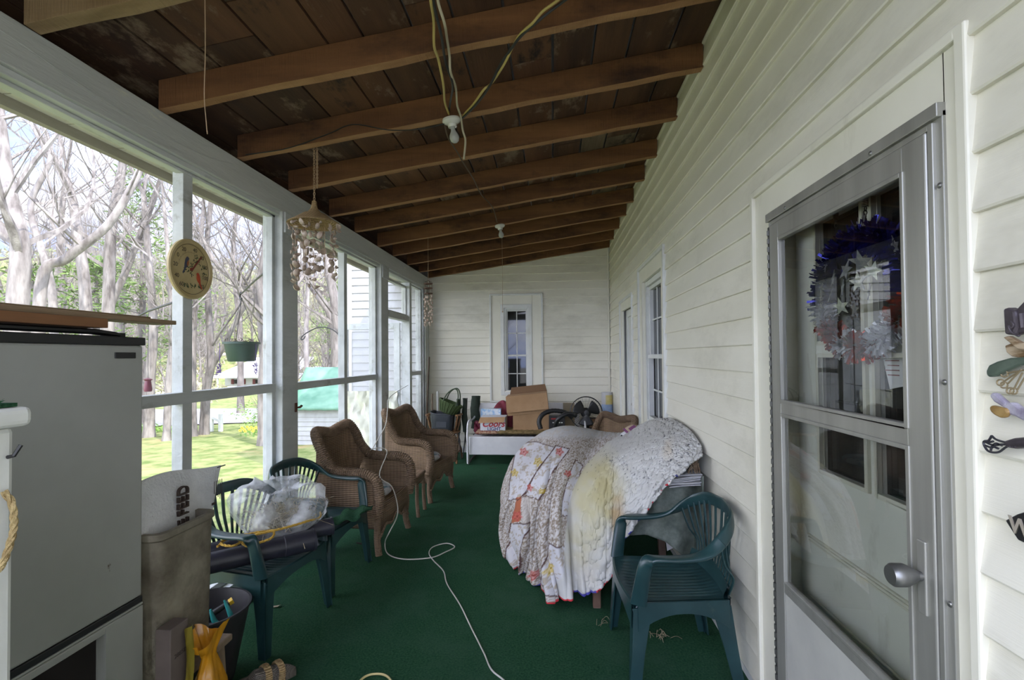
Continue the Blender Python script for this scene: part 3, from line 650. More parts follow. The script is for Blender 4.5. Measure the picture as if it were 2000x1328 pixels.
# pines with clumped needles
NEED = pm('pine_needles', (.08, .15, .03), (.22, .31, .09), scale=.8, rough=.8)
def needle_cloud(mb, rnd, c, r, n, size, m=0):
    for i in range(n):
        p = Vector((rnd.gauss(0, 1)*r[0]*.5, rnd.gauss(0, 1)*r[1]*.5, rnd.gauss(0, 1)*r[2]*.5))+c
        a = Vector((rnd.uniform(-1, 1), rnd.uniform(-1, 1), rnd.uniform(-.3, .8))).normalized(); b = a.cross(Vector((rnd.uniform(-1, 1), rnd.uniform(-1, 1), rnd.uniform(-1, 1)))).normalized()
        s_ = size*rnd.uniform(.5, 1.2)
        mb.add([p-a*s_, p+b*s_*.22, p+a*s_, p-b*s_*.22], [(0, 1, 2, 3)], m)
def pine(u, Y, h, seed, label, spread=2.2, z0=.3, dens=26):
    rnd = random.Random(seed); x = (u-1085)/960*Y; b = Vector((x, Y, gz(x, Y)-.2))
    t = thing('pine_tree', label, 'tree', b)
    mb = MB(); mb.tube([b, b+Vector((.1, 0, h*.5)), b+Vector((0, .1, h))], [.19, .12, .03], n=8)
    nd = MB()
    for k in range(46):
        f = rnd.uniform(z0, 1); w = rnd.uniform(0, 6.28); L = spread*(1.15-f)*rnd.uniform(.7, 1.3)
        p0 = b+Vector((0, 0, h*f)); p1 = p0+Vector((math.cos(w)*L, math.sin(w)*L, L*.12))
        mb.tube([p0, p0.lerp(p1, .5)+Vector((0, 0, -.05)), p1], [.035, .022, .01], n=4)
        for q in (.5, .75, 1.0): needle_cloud(nd, rnd, p0.lerp(p1, q), (.6, .6, .28), dens//2, .15)
    mb.build('trunk', BARK, t, smooth=60); nd.open_mesh = True; nd.build('needles', NEED, t)
pine(225, 19, 11.0, 1, 'tall pine with sparse bright green clumps between the bare trunks', z0=.42)
pine(120, 17, 6.6, 2, 'shorter pine with light green needles low above the freezer', spread=2.4, z0=.4)
pine(318, 21, 8.4, 3, 'thin green pine left of the bird thermometer', spread=2.2, z0=.35)
pine(-30, 15, 6.0, 4, 'green pine at the left edge of the screen', spread=2.0, z0=.3)
pine(655, 40, 10, 5, 'pine behind the trunk next to the sunlit siding', spread=3.5, z0=.35)
# undergrowth on the hill
mb = MB(); rnd = random.Random(5)
for k in range(13000):
    u = rnd.uniform(-80, 700) if k < 9000 else rnd.uniform(-1200, -80); Y = rnd.uniform(34, 120); x = (u-1085)/960*Y
    if 395 < u < 545 and Y < 66: continue
    needle_cloud(mb, rnd, Vector((x, Y, gz(x, Y)+rnd.uniform(.1, 1.4)*Y/50)), (.8, .8, .5), 1, .30+.006*Y)
mb.open_mesh = True
tag(mb.build('undergrowth', pm('dry_undergrowth', (.30, .27, .15), (.42, .38, .30), scale=.15, detail=6, rough=.9, dirt=((.30, .42, .12), .12, .5, .66, (1, 1, 1)))), 'dry tan brush and saplings covering the far hillside', 'brush', kind='stuff')
# grass tufts near the lawn edge and green bush by the road
bp_ = gpix(525, 838); mb = MB(); rnd = random.Random(9)
for k in range(24):
    w = rnd.uniform(0, 6.28); L = rnd.uniform(.5, 1.2)
    mb.tube([bp_, bp_+Vector((math.cos(w)*.25, math.sin(w)*.25, L*.6)), bp_+Vector((math.cos(w)*.55, math.sin(w)*.55, L))], [.012, .008, .004], n=4)
t = thing('green_bush', 'bright green shrub at the edge of the lawn beside the broad trunk', 'shrub', bp_)
mb.build('stem', BARK, t)
nd = MB()
for k in range(16): needle_cloud(nd, rnd, bp_+Vector((rnd.uniform(-.7, .5), rnd.uniform(-.4, .4), rnd.uniform(.15, 1.0))), (.4, .4, .35), 60, .07)
nd.open_mesh = True; nd.build('leaves', pm('spring_leaves', (.14, .30, .04), (.30, .48, .10), scale=3, rough=.7), t)
for q, (u, v) in enumerate([(300, 846), (560, 846), (640, 846)]):
    p = gpix(u, v); nd = MB()
    for k in range(8): needle_cloud(nd, rnd, p+Vector((rnd.uniform(-1.2, 1.2), rnd.uniform(-.3, .3), .1)), (.5, .4, .16), 80, .09)
    nd.open_mesh = True; tag(nd.build('grass_clump', bpy.data.materials['spring_leaves']), ['tall grass clump at the foot of the trunks right of the freezer', 'tall grass clump beyond the main porch post', 'tall grass clump beside the shed'][q], 'grass', kind='stuff')
# daffodils
YEL = pm('daffodil_yellow', (.80, .68, .12), rough=.6); LEAF = pm('daffodil_leaf', (.10, .25, .05), rough=.7)
df = [(474, 838), (478, 842), (484, 836), (488, 841), (492, 837), (497, 840), (501, 837), (506, 841), (480, 845), (495, 845), (512, 838), (470, 844)]
src = None
for i, (u, v) in enumerate(df):
    p = gpix(u, v+8)
    if src is None:
        src = thing('daffodil', 'yellow daffodil in the patch at the far edge of the lawn', 'flower', p, 'daffodils by the road'); src.scale = (.75, .75, .6)
        mb = MB()
        for k in range(6):
            w = k*math.pi/3; a = Vector((math.cos(w), -.25, math.sin(w))); c = p+Vector((0, -.02, .30))
            b = Vector((-math.sin(w), 0, math.cos(w)))*.035; mb.add([c, c+a*.05+b, c+a*.10, c+a*.05-b], [(0, 1, 2, 3)])
        mb.lathe([(.02, 0), (.03, .05), (.04, .06)], M=Matrix.Translation(p+Vector((0, -.02, .30))) @ Matrix.Rotation(math.pi/2, 4, 'X'), n=8)
        mb.build('petals', YEL, src)
        mb = MB(); mb.tube([p, p+Vector((.01, 0, .2)), p+Vector((0, -.01, .3))], .006, n=4)
        for k in range(3): mb.add([p+Vector((k*.02-.02, 0, 0)), p+Vector((k*.02, 0, 0)), p+Vector((k*.05-.05, 0, .25))], [(0, 1, 2)])
        mb.build('stem', LEAF, src)
    else: o = copy_tree(src); o.location = p
# white garden post
p = gpix(431, 843); mb = MB(); mb.box(p.x-.06, p.x+.06, p.y-.05, p.y+.05, p.z, p.z+.62); mb.box(p.x-.38, p.x-.28, p.y-.05, p.y+.05, p.z, p.z+.5)
mb.hexa([(p.x-.45, p.y-.06, p.z+.52), (p.x+.02, p.y-.06, p.z+.30), (p.x+.02, p.y+.0, p.z+.30), (p.x-.45, p.y, p.z+.52)], [(p.x-.45, p.y-.06, p.z+.62), (p.x+.02, p.y-.06, p.z+.40), (p.x+.02, p.y+.0, p.z+.40), (p.x-.45, p.y, p.z+.62)])
tag(mb.build('garden_fence', WHITE, bevel=.01), 'short broken piece of white picket fence near the daffodils', 'fence')
# cottage across the road
MROOF = pm('white_metal_roof', (.62, .63, .66), (.72, .73, .76), scale=2, rough=.4); RED = pm('red_shutter', (.18, .03, .03), rough=.6)
hY = 52; hx0, hx1 = (412-1085)/960*hY, (560-1085)/960*hY; hz = gz((hx0+hx1)/2, hY)
def zv(v, Y): return pix(1000, v, Y=Y).z
h = thing('cottage', 'white cottage with pale metal roof and dark red shutters across the road', 'house', (hx0, hY, hz))
mb = MB(); mb.box(hx0, hx1, hY, hY+7, hz-.6, zv(730, hY)); mb.build('wall', pm('cottage_white', (.62, .62, .62), rough=.6), h)
mb = MB(); e = zv(732, hY); r = zv(704, hY)
mb.hexa([(hx0-.5, hY-1.6, e-.1), (hx1+.5, hY-1.6, e-.1), (hx1+.5, hY+3.5, r+.4), (hx0+1.6, hY+3.5, r+.4)], [(hx0-.5, hY-1.6, e+.05), (hx1+.5, hY-1.6, e+.05), (hx1+.5, hY+3.5, r+.6), (hx0+1.6, hY+3.5, r+.6)]); mb.build('roof', MROOF, h)
for k in range(3):
    x = hx0+1.1+k*2.5; f = MB(); f.box(x, x+1.0, hY-.06, hY, hz+1.0, e-.35); f = f.build('window', GLASSP, h)
    for s_ in (-.32, 1.02):
        s2 = MB(); s2.box(x+s_, x+s_+.3, hY-.08, hY, hz+.95, e-.3); s2.build('shutter', RED, f)
for k in range(4):
    mb = MB(); x = hx0+.1+k*2.45; mb.box(x, x+.14, hY-1.5, hY-1.36, hz-.2, e); mb.build('porch_column', WHITE, h)
mb = MB(); mb.box(hx0, hx1, hY-1.5, hY-1.42, hz+.7, hz+.8)
for k in range(40): mb.box(hx0+k*.2, hx0+k*.2+.06, hY-1.48, hY-1.44, hz, hz+.75)
mb.build('porch_railing', WHITE, h)
tb = 62; x0, x1 = (588-1085)/960*tb, (665-1085)/960*tb; z0 = gz(x0, tb)
h = thing('barn', 'long low white outbuilding far behind the green roofed shed', 'building', (x0, tb, z0))
mb = MB(); mb.box(x0, x1, tb, tb+5, z0-.5, zv(722, tb)); mb.build('wall', bpy.data.materials['cottage_white'], h)
mb = MB(); mb.hexa([(x0-.3, tb-.4, zv(724, tb)), (x1+.3, tb-.4, zv(724, tb)), (x1+.3, tb+2.6, zv(716, tb)), (x0-.3, tb+2.6, zv(716, tb))], [(x0-.3, tb-.4, zv(722, tb)), (x1+.3, tb-.4, zv(722, tb)), (x1+.3, tb+2.6, zv(713, tb)), (x0-.3, tb+2.6, zv(713, tb))]); mb.build('roof', MROOF, h)
# green roofed shed
sY = 13.0; x0, x1 = (560-1085)/960*sY, (672-1085)/960*sY; z0 = gz(x0, sY); ze = zv(795, sY); zr = zv(737, sY)
h = thing('small_shed', 'small white sided shed with a pale green roof beyond the porch screen', 'shed', ((x0+x1)/2, sY, z0))
mb = MB(); siding(mb, x0, x1, z0-.3, ze, z0, [], lambda a, d, z: (a, sY-d*1.5, z)); mb.open_mesh = True; mb.build('lap_siding', bpy.data.materials['dimmed_siding'], h, smooth=25)
mb = MB(); mb.box(x0, x1, sY+.01, sY+1.7, z0-.3, ze); mb.build('wall', WHITE, h)
mb = MB(); mid = (x0+x1)/2; G = []
for i in range(14):
    xx = x0-.15+(x1-x0+.3)*i/13
    G.append([(xx, sY-.22, ze-.06+.01*math.sin(i*2.1)), (xx, sY-.20, ze+.02), (xx, sY+.5, ze+.55+.03*math.sin(i*1.3)), (xx, sY+.95, zr+.28), (xx, sY+1.9, ze)])
mb.grid(G); mb.build('roof', pm('green_tarp', (.07, .20, .13), (.18, .34, .24), scale=2.2, rough=.55, bump=.4, bscale=5), h, smooth=50, solid=.02)
# hanging basket on an arm fixed to the post
BLK = BLACK
hb = pix(472, 583, Y=4.35); a0 = Vector((-2.135, 3.50, pix(533, 535, X=-2.135).z))
t = thing('plant_bracket', 'black metal arm on the outside of the main porch post holding the hanging basket', 'bracket', a0)
mb = MB(); mb.tube(smooth_path([a0, a0.lerp(hb, .5)+Vector((0, 0, .03)), hb+Vector((.02, -.02, .05)), hb+Vector((-.03, .03, .06)), hb+Vector((-.05, .05, .02)), hb+Vector((-.03, .03, -.005)), hb], 5), .008, n=6); mb.box(a0.x-.01, a0.x+.004, a0.y-.02, a0.y+.02, a0.z-.1, a0.z+.06); mb.build('arm', BLK, t)
c = Vector((hb.x, hb.y, pix(472, 706, Y=4.35).z)); top = pix(472, 668, Y=4.35).z-c.z; R_ = 33/960*4.35
t = thing('hanging_basket', 'green plastic hanging pot with drooping purple flowers outside the screen', 'planter', c)
mb = MB(); mb.lathe([(0, 0), (R_*.72, 0), (R_*.78, .01), (R_*.97, top-.02), (R_*1.06, top-.02), (R_*1.06, top), (R_*.93, top), (R_*.75, top-.03), (0, top-.025)], c, n=28); mb.build('pot', pm('green_pot', (.012, .038, .024), (.020, .052, .032), scale=5, rough=.45), t, smooth=40)
mb = MB(); rnd = random.Random(3)
for k in range(3):
    w = k*2.09+.4; mb.tube([hb, c+Vector((math.cos(w)*R_, math.sin(w)*R_, top))], .0025, n=4)
mb.build('hanger_wire', BLK, t)
mb = MB()
for k in range(60): needle_cloud(mb, rnd, c+Vector((rnd.uniform(-1, 1)*R_*.8, rnd.uniform(-1, 1)*R_*.6, top)), (.03, .03, .03), 3, .02)
mb.open_mesh = True; mb.build('dry_soil_plants', pm('dead_stems', (.10, .075, .05), rough=.9), t)
mb = MB()
for w in (3.6, .3):
    b = c+Vector((math.cos(w)*R_*1.02, math.sin(w)*R_*.9-.05, top-.01)); mb.tube([b, b+Vector((0, 0, -.16)), b+Vector((.01, 0, -.28))], .003, n=4)
    for k in range(26): needle_cloud(mb, rnd, b+Vector((0, 0, -.19-.09*rnd.random())), (.022, .022, .02), 2, .02)
mb.open_mesh = True; mb.build('purple_flowers', pm('purple_petal', (.10, .05, .20), rough=.7), t)
# second bracket on the thermometer mullion and a small red feeder
a0 = Vector((-2.11, 2.57, pix(343, 592, X=-2.11).z)); e = pix(245, 630, Y=2.9)
mb = MB(); mb.tube([a0, a0.lerp(e, .5)+Vector((0, 0, .012)), e], .007, n=6); mb.tube([e, e+Vector((-.03, .02, -.005)), e+Vector((-.04, .03, .02))], .009, n=6)
tag(mb.build('plant_bracket', BLK), 'thin black rod reaching out from the thermometer mullion toward the freezer', 'bracket')
c = pix(289, 752, Y=3.2); t = thing('bird_feeder', 'tiny red hanging feeder at the right edge of the freezer', 'feeder', c)
mb = MB(); mb.lathe([(0, -.045), (.022, -.045), (.026, -.03), (.018, .03), (.03, .04), (.004, .05)], c, n=12); mb.build('body', pm('feeder_red', (.16, .03, .05), rough=.4), t, smooth=40)
mb = MB(); mb.tube([c+Vector((0, 0, .05)), c+Vector((0, 0, .5))], .0015, n=4); mb.build('string', BLK, t)
# shepherd hook
Y_ = 7.6
P = smooth_path([pix(668, 850, Y=Y_), pix(668, 700, Y=Y_), pix(664, 660, Y=Y_), pix(648, 643, Y=Y_), pix(625, 639, Y=Y_), pix(604, 647, Y=Y_), pix(590, 657, Y=Y_), pix(588, 663, Y=Y_), pix(593, 662, Y=Y_), pix(596, 656, Y=Y_)], 5); P.insert(0, Vector((P[0].x, P[0].y, gz(P[0].x, P[0].y))))
mb = MB(); mb.tube(P, .010, n=6); tag(mb.build('shepherd_hook', BLK), 'black shepherd hook standing outside, its curl below the shell wind chime', 'hook')
# ================= ceiling fittings =================
PORC = pm('white_porcelain', (.60, .60, .54), rough=.25, coat=.3); BULB = pm('frosted_bulb', (.55, .57, .53), rough=.2, trans=.35)
YCORD = pm('yellow_cord', (.42, .33, .10), rough=.6); CCORD = pm('cream_cord', (.42, .38, .26), rough=.6); KCORD = pm('black_cord', (.02, .02, .018), rough=.6); TCORD = pm('tan_string', (.35, .24, .14), rough=.8)
def sock(c, tilt, label, chain=0):
    t = thing('bulb_socket', label, 'light', c)
    M = Matrix.Translation(c) @ Euler(tilt).to_matrix().to_4x4()
    mb = MB(); mb.lathe([(0, .0), (.055, 0), (.057, -.012), (.050, -.022), (.030, -.032), (.026, -.05), (.024, -.05), (0, -.045)], n=28, M=M); mb.build('porcelain_base', PORC, t, smooth=40)
    mb = MB(); mb.lathe([(0, -.045), (.013, -.045), (.0135, -.065), (.016, -.075), (.028, -.098), (.030, -.115), (.024, -.134), (.012, -.143), (0, -.145)], n=24, M=M); mb.build('light_bulb', BULB, t, smooth=60)
    if chain:
        p = M @ Vector((.02, 0, -.03)); mb = MB(); mb.tube([p, p+Vector((.002, 0, -chain*.4)), p+Vector((0, 0, -chain))], .0018, n=5); mb.ball(p+Vector((0, 0, -chain-.008)), (.006, .006, .010)); mb.build('pull_cord', TCORD if chain > .5 else KCORD, t)
    return t
c1 = Vector((-.605, 2.945, roofz(-.605)-.002)); sock(c1, (.12, -.145, 0), 'white porcelain socket with a bare bulb on the third rafter, wrapped in loose cords')
c2 = Vector((-.575, 5.42, roofz(-.575)-.002)); sock(c2, (0, -.145, 0), 'farther white porcelain socket with bare bulb and a long pull cord', chain=.93)
def cord(name, label, pts, r, m_, cat='cord', grp=None):
    mb = MB(); mb.tube(smooth_path(pts, 6), r, n=6); return tag(mb.build(name, m_, smooth=60), label, cat, grp)
Pz = lambda u, v, z: pix(u, v, Z=z)
Pzr = lambda u, v, dz=-.008: pix(u, v, Z=roofz(pix(u, v, Z=3.0).x)+dz)
cord('electrical_cord', 'leftmost yellow cord dropping from the top of the picture to the nearer bulb', [Pzr(838, -40), Pzr(841, 0), Pzr(847, 40), Pzr(848, 90, -.04), Pzr(856, 115), Pzr(866, 165, -.05), Pzr(869, 200), pix(879, 228, Y=2.96)], .0065, YCORD)
cord('electrical_cord', 'dark grey cord between the yellow and the cream cord above the nearer bulb', [Pzr(842, -40), Pzr(848, 10), Pzr(862, 70, -.05), Pzr(870, 120), Pzr(884, 165, -.05), Pzr(880, 195), pix(876, 222, Y=2.96)], .0065, KCORD)
cord('electrical_cord', 'cream cord hanging past the nearer bulb with a loose end below it', [Pzr(850, -40), Pzr(856, 5), Pzr(868, 45, -.05), Pzr(873, 75), Pzr(878, 110), Pzr(880, 140, -.05), Pzr(890, 170), Pzr(893, 205), pix(900, 228, Y=2.93), pix(904, 255, Y=2.92), pix(909, 275, Y=2.93), pix(906, 311, Y=2.94)], .0062, CCORD)
cord('electrical_cord', 'yellow cord running up to the right from the nearer bulb', [pix(902, 228, Y=2.95), Pzr(925, 203), Pzr(945, 175, -.05), Pzr(962, 160), Pzr(985, 125, -.04), Pzr(1012, 72), Pzr(1040, 45, -.04), Pzr(1060, 22), Pzr(1090, 0), Pzr(1120, -30)], .0062, YCORD)
cord('electrical_cord', 'black cord twisted around the yellow one running up to the right', [pix(903, 231, Y=2.95), Pzr(930, 204, -.02), Pzr(955, 170, -.05), Pzr(975, 130), Pzr(995, 100, -.03), Pzr(1017, 71, -.02), Pzr(1050, 42, -.04), Pzr(1080, 18), Pzr(1125, -15)], .0065, KCORD)
cord('electrical_cord', 'thin black cord stapled along the rafter to the left of the nearer bulb', [pix(868, 242, Y=2.90), pix(820, 252, Y=2.905), pix(760, 254, Y=2.905), pix(690, 243, Y=2.905), pix(640, 262, Y=2.905), pix(560, 290, Y=2.905), pix(480, 302, Y=2.905)], .0035, KCORD)
cord('electrical_cord', 'brown cord sagging from the nearer bulb socket to the farther one', [pix(868, 240, Y=2.96), pix(875, 268, Y=2.97), Pzr(893, 297, -.05), pix(905, 318, Y=3.5), Pzr(925, 350, -.01), Pzr(940, 380, -.05), Pzr(962, 405, -.02), pix(971, 435, Y=5.4)], .005, pm('brown_cord', (.09, .06, .035), rough=.7))
pA = Vector((pix(400, 0, Y=1.69).x, 1.69, roofz(-1.2)))
cord('string', 'single thin brown string hanging from the nearest rafters at the upper left', [pA, pix(401, 100, Y=1.69), pix(399, 185, Y=1.69), pix(403, 240, Y=1.69), pix(405, 262, Y=1.69)], .0018, TCORD, 'string')
cord('beam_cable', 'thin painted cable sagging along the white header beam', [Vector((XL+.003, 1.2, 2.74)), Vector((XL+.003, 1.6, 2.71)), Vector((XL+.003, 2.1, 2.665)), Vector((XL+.003, 2.6, 2.68)), Vector((XL+.003, 2.9, 2.735))], .003, BEAMP)
# shell wind chime with woven hat
STRAW = weave('woven_straw', (.22, .13, .055), (.50, .36, .18), sc=45)
SHELL = pm('sea_shell', (.20, .13, .09), (.52, .43, .35), scale=16, rough=.45, lo=.3, hi=.7)
cx, cy = -1.497, 2.985; hp = Vector((cx, cy, roofz(cx)))
t = thing('wind_chime', 'shell wind chime hanging under a cone-shaped woven straw hat', 'wind chime', Vector((cx, cy, 1.82)))
za = pix(603, 392, Y=cy).z; zb = pix(603, 437, Y=cy).z; Rr = 51/960*cy
mb = MB(); mb.lathe([(.006, za), (.014, za-.005), (.018, za-.04), (.032, za-.075), (.07, (za+zb)/2-.015), (Rr*.85, zb+.012), (Rr, zb), (Rr+.004, zb-.008), (Rr-.006, zb-.008), (.065, (za+zb)/2-.03), (.01, za-.04)], (cx, cy, 0), n=36)
mb.build('straw_hat', STRAW, t, smooth=50)
mb = MB()
for k in range(22):
    for dx, e in ((0, 1), (.019, .72)):
        z = roofz(cx)-.005-(roofz(cx)-za)*k/21*e; ang = k % 2*math.pi/2
        P = [Vector((cx+dx+math.cos(ang)*.006*math.cos(w), cy+math.sin(ang)*.006*math.cos(w), z+.011*math.sin(w))) for w in [i*math.pi/4 for i in range(8)]]
        mb.tube(P, .0018, n=4, closed=True)
mb.build('chain', TCORD, t)
rnd = random.Random(21); strings = MB(); nsh = 0
for ring, (rr, cnt, ln) in enumerate([(Rr*.95, 15, .05), (Rr*.80, 10, .30), (Rr*.45, 6, .42), (.01, 1, .50)]):
    for k in range(cnt):
        w = 6.28*k/cnt+ring; x, y = cx+rr*math.cos(w), cy+rr*math.sin(w)
        L = ln*rnd.uniform(.8, 1.15) if ring else ln*rnd.uniform(.5, 1); z0 = zb+.005
        if ring in (1,) and math.cos(w) < -.2: L *= 1.25
        strings.tube([(x, y, z0), (x, y, z0-L)], .0010, n=3)
        n_ = 1 if ring == 0 else int(L/.045)
        for q in range(n_):
            z = z0-L*(q+1)/n_; s_ = rnd.uniform(.016, .030); M = Matrix.Translation((x+rnd.uniform(-.008, .008), y+rnd.uniform(-.008, .008), z)) @ Euler((rnd.uniform(0, 6), rnd.uniform(0, 6), rnd.uniform(0, 6))).to_matrix().to_4x4()
            mb = MB()
            if rnd.random() < .6: mb.lathe([(0, .3), (.5, .22), (.85, .02), (1, -.25), (.92, -.27), (.6, -.02), (0, .1)], n=10, M=M @ Matrix.Diagonal((s_, s_*.85, s_*1.1, 1)))
            else: mb.lathe([(0, 1.6), (.12, 1.3), (.22, .9), (.3, .85), (.42, .3), (.55, .2), (.6, -.3), (.3, -.6), (0, -.65)], n=8, M=M @ Matrix.Diagonal((s_*.8, s_*.6, s_*.75, 1)))
            if nsh < 98: mb.build('shell', SHELL, t, smooth=50); nsh += 1
strings.build('strings', TCORD, t)
# far wind chime
c = Vector((-1.385, 5.405, 1.84)); zt = roofz(c.x)
t = thing('wind_chime', 'small narrow wind chime on a long string near the far end of the screens', 'wind chime', c)
zc = pix(838, 548, Y=5.405).z
mb = MB(); mb.tube([(c.x, c.y, zt), (c.x, c.y, zc)], .0022, n=4)
for k in range(8):
    w = k*.785; mb.tube([(c.x+.045*math.cos(w), c.y+.045*math.sin(w), zc-.12-.02), (c.x+.045*math.cos(w), c.y+.045*math.sin(w), 1.86+.05*(k % 3))], .001, n=3)
mb.build('strings', TCORD, t)
mb = MB()
for z in (zc-.03, zc-.08, zc-.14): mb.lathe([(.040, 0), (.048, 0), (.048, -.012), (.040, -.012), (.040, 0)], (c.x, c.y, z), n=18)
for k in range(6):
    w = k*1.047; mb.tube(smooth_path([(c.x, c.y, zc), (c.x+.03*math.cos(w), c.y+.03*math.sin(w), zc-.012), (c.x+.045*math.cos(w), c.y+.045*math.sin(w), zc-.03), (c.x+.045*math.cos(w), c.y+.045*math.sin(w), zc-.14)], 3), .002, n=4)
mb.build('cage', pm('rust_cage', (.09, .05, .03), rough=.8), t)
rnd = random.Random(4)
for k in range(34):
    w = k*2.4; mb = MB(); s_ = .012; mb.ball((c.x+.042*math.cos(w), c.y+.042*math.sin(w), zc-.17-.34*(k/34)), (s_, s_*.5, s_*1.4), n=6, k=4); mb.build('shell', SHELL, t, smooth=50)

# ================= bird thermometer =================
tc_ = Vector((-2.038, 2.597, pix(353, 522, X=-2.03).z)); R = .168
t = thing('thermometer', 'round tan dial thermometer painted with two birds, fixed to the narrow mullion', 'thermometer', tc_)
TM = Matrix.Translation(tc_) @ Matrix(((0, 0, 1, 0), (1, 0, 0, 0), (0, 1, 0, 0), (0, 0, 0, 1)))  # local x->Y, y->Z, z->X
mb = MB(); mb.lathe([(0, 0), (R-.01, 0), (R, .008), (R, .020), (R-.006, .026), (R-.024, .022), (R-.026, .016), (0, .016)], n=56, M=TM)
mb.build('dial', pm('tan_dial', (.40, .31, .14), (.50, .40, .20), scale=9, rough=.4), t, smooth=35)
INK = pm('dark_ink', (.03, .025, .02), rough=.6)
mb = MB(); mb.lathe([(R-.030, .0165), (R-.030, .0172), (R-.028, .0172), (R-.028, .0165)], n=56, M=TM)
for k in range(-10, 51):
    a = math.radians(90-k*2.7+60-6); r0, r1 = R-.075, R-.068-(.004 if k % 5 else 0)
    p, q = Vector((r0*math.cos(a), r0*math.sin(a), .0166)), Vector((r1*math.cos(a), r1*math.sin(a), .0166)); nrm = Vector((-math.sin(a), math.cos(a), 0))*.0008
    mb.add([p-nrm, q-nrm, q+nrm, p+nrm], [(0, 1, 2, 3)], 0, TM)
mb.build('scale_marks', INK, t)
for txt, ang in [('60', 232), ('40', 205), ('20', 175), ('0', 147), ('20', 118), ('40', 90-15), ('60', 90-47), ('80', 14), ('100', -17), ('120', -48)]:
    a = math.radians(ang); text_obj(txt, .032, INK, t, TM @ Matrix.Translation((math.cos(a)*(R-.052), math.sin(a)*(R-.052), .0165)), extrude=.0003)
mb = MB(); mb.prism([(-.006, -.006), (.005, -.008), (.080, .083), (.076, .088)], .019, .021, 0, TM); mb.lathe([(0, .016), (.009, .016), (.009, .022), (0, .023)], n=16, M=TM); mb.build('needle', pm('needle_red', (.20, .03, .02), rough=.4), t)
def bird(cx_, cy_, s_, flip, body, belly, nm):
    prof = [(-.9, -1.5), (-.55, -.9), (-.5, -.2), (-.35, .5), (-.15, .85), (.05, 1.0), (.25, .98), (.38, .82), (.55, .74), (.38, .68), (.36, .45), (.42, .1), (.3, -.3), (.05, -.6), (-.25, -.85), (-.6, -1.5), (-.8, -1.75)]
    mb = MB(); P = [((x*flip)*s_+cx_, y*s_+cy_) for x, y in prof]; mb.prism(P if flip > 0 else P[::-1], .0165, .0178, 0, TM)
    b = [(.33, .5), (.40, .1), (.28, -.28), (.05, -.55), (-.05, -.1), (.1, .35)]; P = [((x*flip)*s_+cx_, y*s_+cy_) for x, y in b]; mb.prism(P if flip > 0 else P[::-1], .0178, .0184, 1, TM)
    mb.build(nm, [body, belly], t)
bird(-.033, .030, .036, 1, pm('slate_blue', (.055, .06, .09), rough=.6), pm('rust_breast', (.30, .10, .03), rough=.6), 'bluebird')
bird(.055, -.045, .034, -1, pm('cardinal_red', (.42, .05, .015), rough=.6), pm('cardinal_red2', (.50, .09, .02), rough=.6), 'cardinal')
mb = MB(); rnd = random.Random(8)
for (a, b) in [(-.045, -.015), (-.02, .0), (.045, .075), (.06, .05), (.10, -.01), (.09, .02), (-.05, -.09), (-.03, -.10), (0, -.085), (.03, -.09), (.06, -.09), (.0, -.02), (0, .03), (.03, .055)]:
    for k in range(7):
        w = rnd.uniform(0, 6.28); L = rnd.uniform(.010, .02); o_ = Vector((a+rnd.uniform(-.01, .01), b+rnd.uniform(-.01, .01), .0168+.0001*k)); d = Vector((math.cos(w), math.sin(w), 0)); e = Vector((-d.y, d.x, 0))
        mb.add([o_, o_+d*L*.5+e*.0035, o_+d*L, o_+d*L*.5-e*.0035], [(0, 1, 2, 3)], 0, TM)
mb.build('painted_leaves', pm('leaf_ink', (.05, .07, .03), rough=.6), t)

# ================= freezer group =================
FW = pm('freezer_enamel', (.27, .275, .25), (.33, .335, .31), scale=1.4, rough=.35, dirt=((.09, .06, .04), 15, .685, .72, (1, 1, .6)))
FX, F0, F1, FB, FT = -1.45, .87, 1.632, .690, 1.568
t = thing('freezer', 'white upright freezer with black trim standing high on a white cabinet base', 'freezer', (FX-.27, 1.25, .66))
mb = MB(); mb.box(-1.965, FX-.06, F0, F1-.006, .66, FT+.01); mb.build('body', FW, t, bevel=.006)
mb = MB(); mb.box(FX-.05, FX, F0, F1, FB, FT); mb.build('door', FW, t, bevel=.008)
mb = MB(); mb.box(-1.97, FX+.004, F0-.005, F1+.006, FT, FT+.028); mb.build('black_top', BLACK, t, bevel=.003)
mb = MB(); mb.box(FX-.052, FX+.002, F0, F1, FB-.022, FB); mb.build('black_gasket', BLACK, t, bevel=.003)
mb = MB(); mb.box(FX-.001, FX+.004, F1-.115, F1-.035, FT-.045, FT-.025); nb = mb.build('name_badge', BLACK, t, bevel=.001)
mb = MB(); mb.box(FX-.05, FX+.004, F0, F1, .66, FB-.022); mb.build('bottom_edge', FW, t, bevel=.003)
mb = MB(); mb.box(-1.9, -1.55, 1.0, 1.35, 1.5955, 1.6); mb.tube([(FX-.06, 1.0, 1.612), (FX-.06, 1.5, 1.612), (FX-.07, 1.585, 1.606)], .012, n=8, flat=(.8, 2)); mb.box(FX-.08, FX-.05, 1.59, 1.612, 1.597, 1.612); mb.build('top_grille', BLACK, t)
t = thing('cabinet_base', 'white open-fronted cabinet base under the freezer', 'cabinet', (FX-.27, 1.25, 0))
mb = MB(); mb.box(FX-.03, FX+.004, F1-.145, F1, .0, .657); mb.box(FX-.03, FX+.004, F0, F0+.1, .0, .657); mb.box(FX-.03, FX+.004, F0+.1, F1-.145, .635, .657); mb.box(FX-.03, FX+.004, F0+.1, F1-.145, 0, .05); mb.build('face_frame', FW, t, bevel=.003)
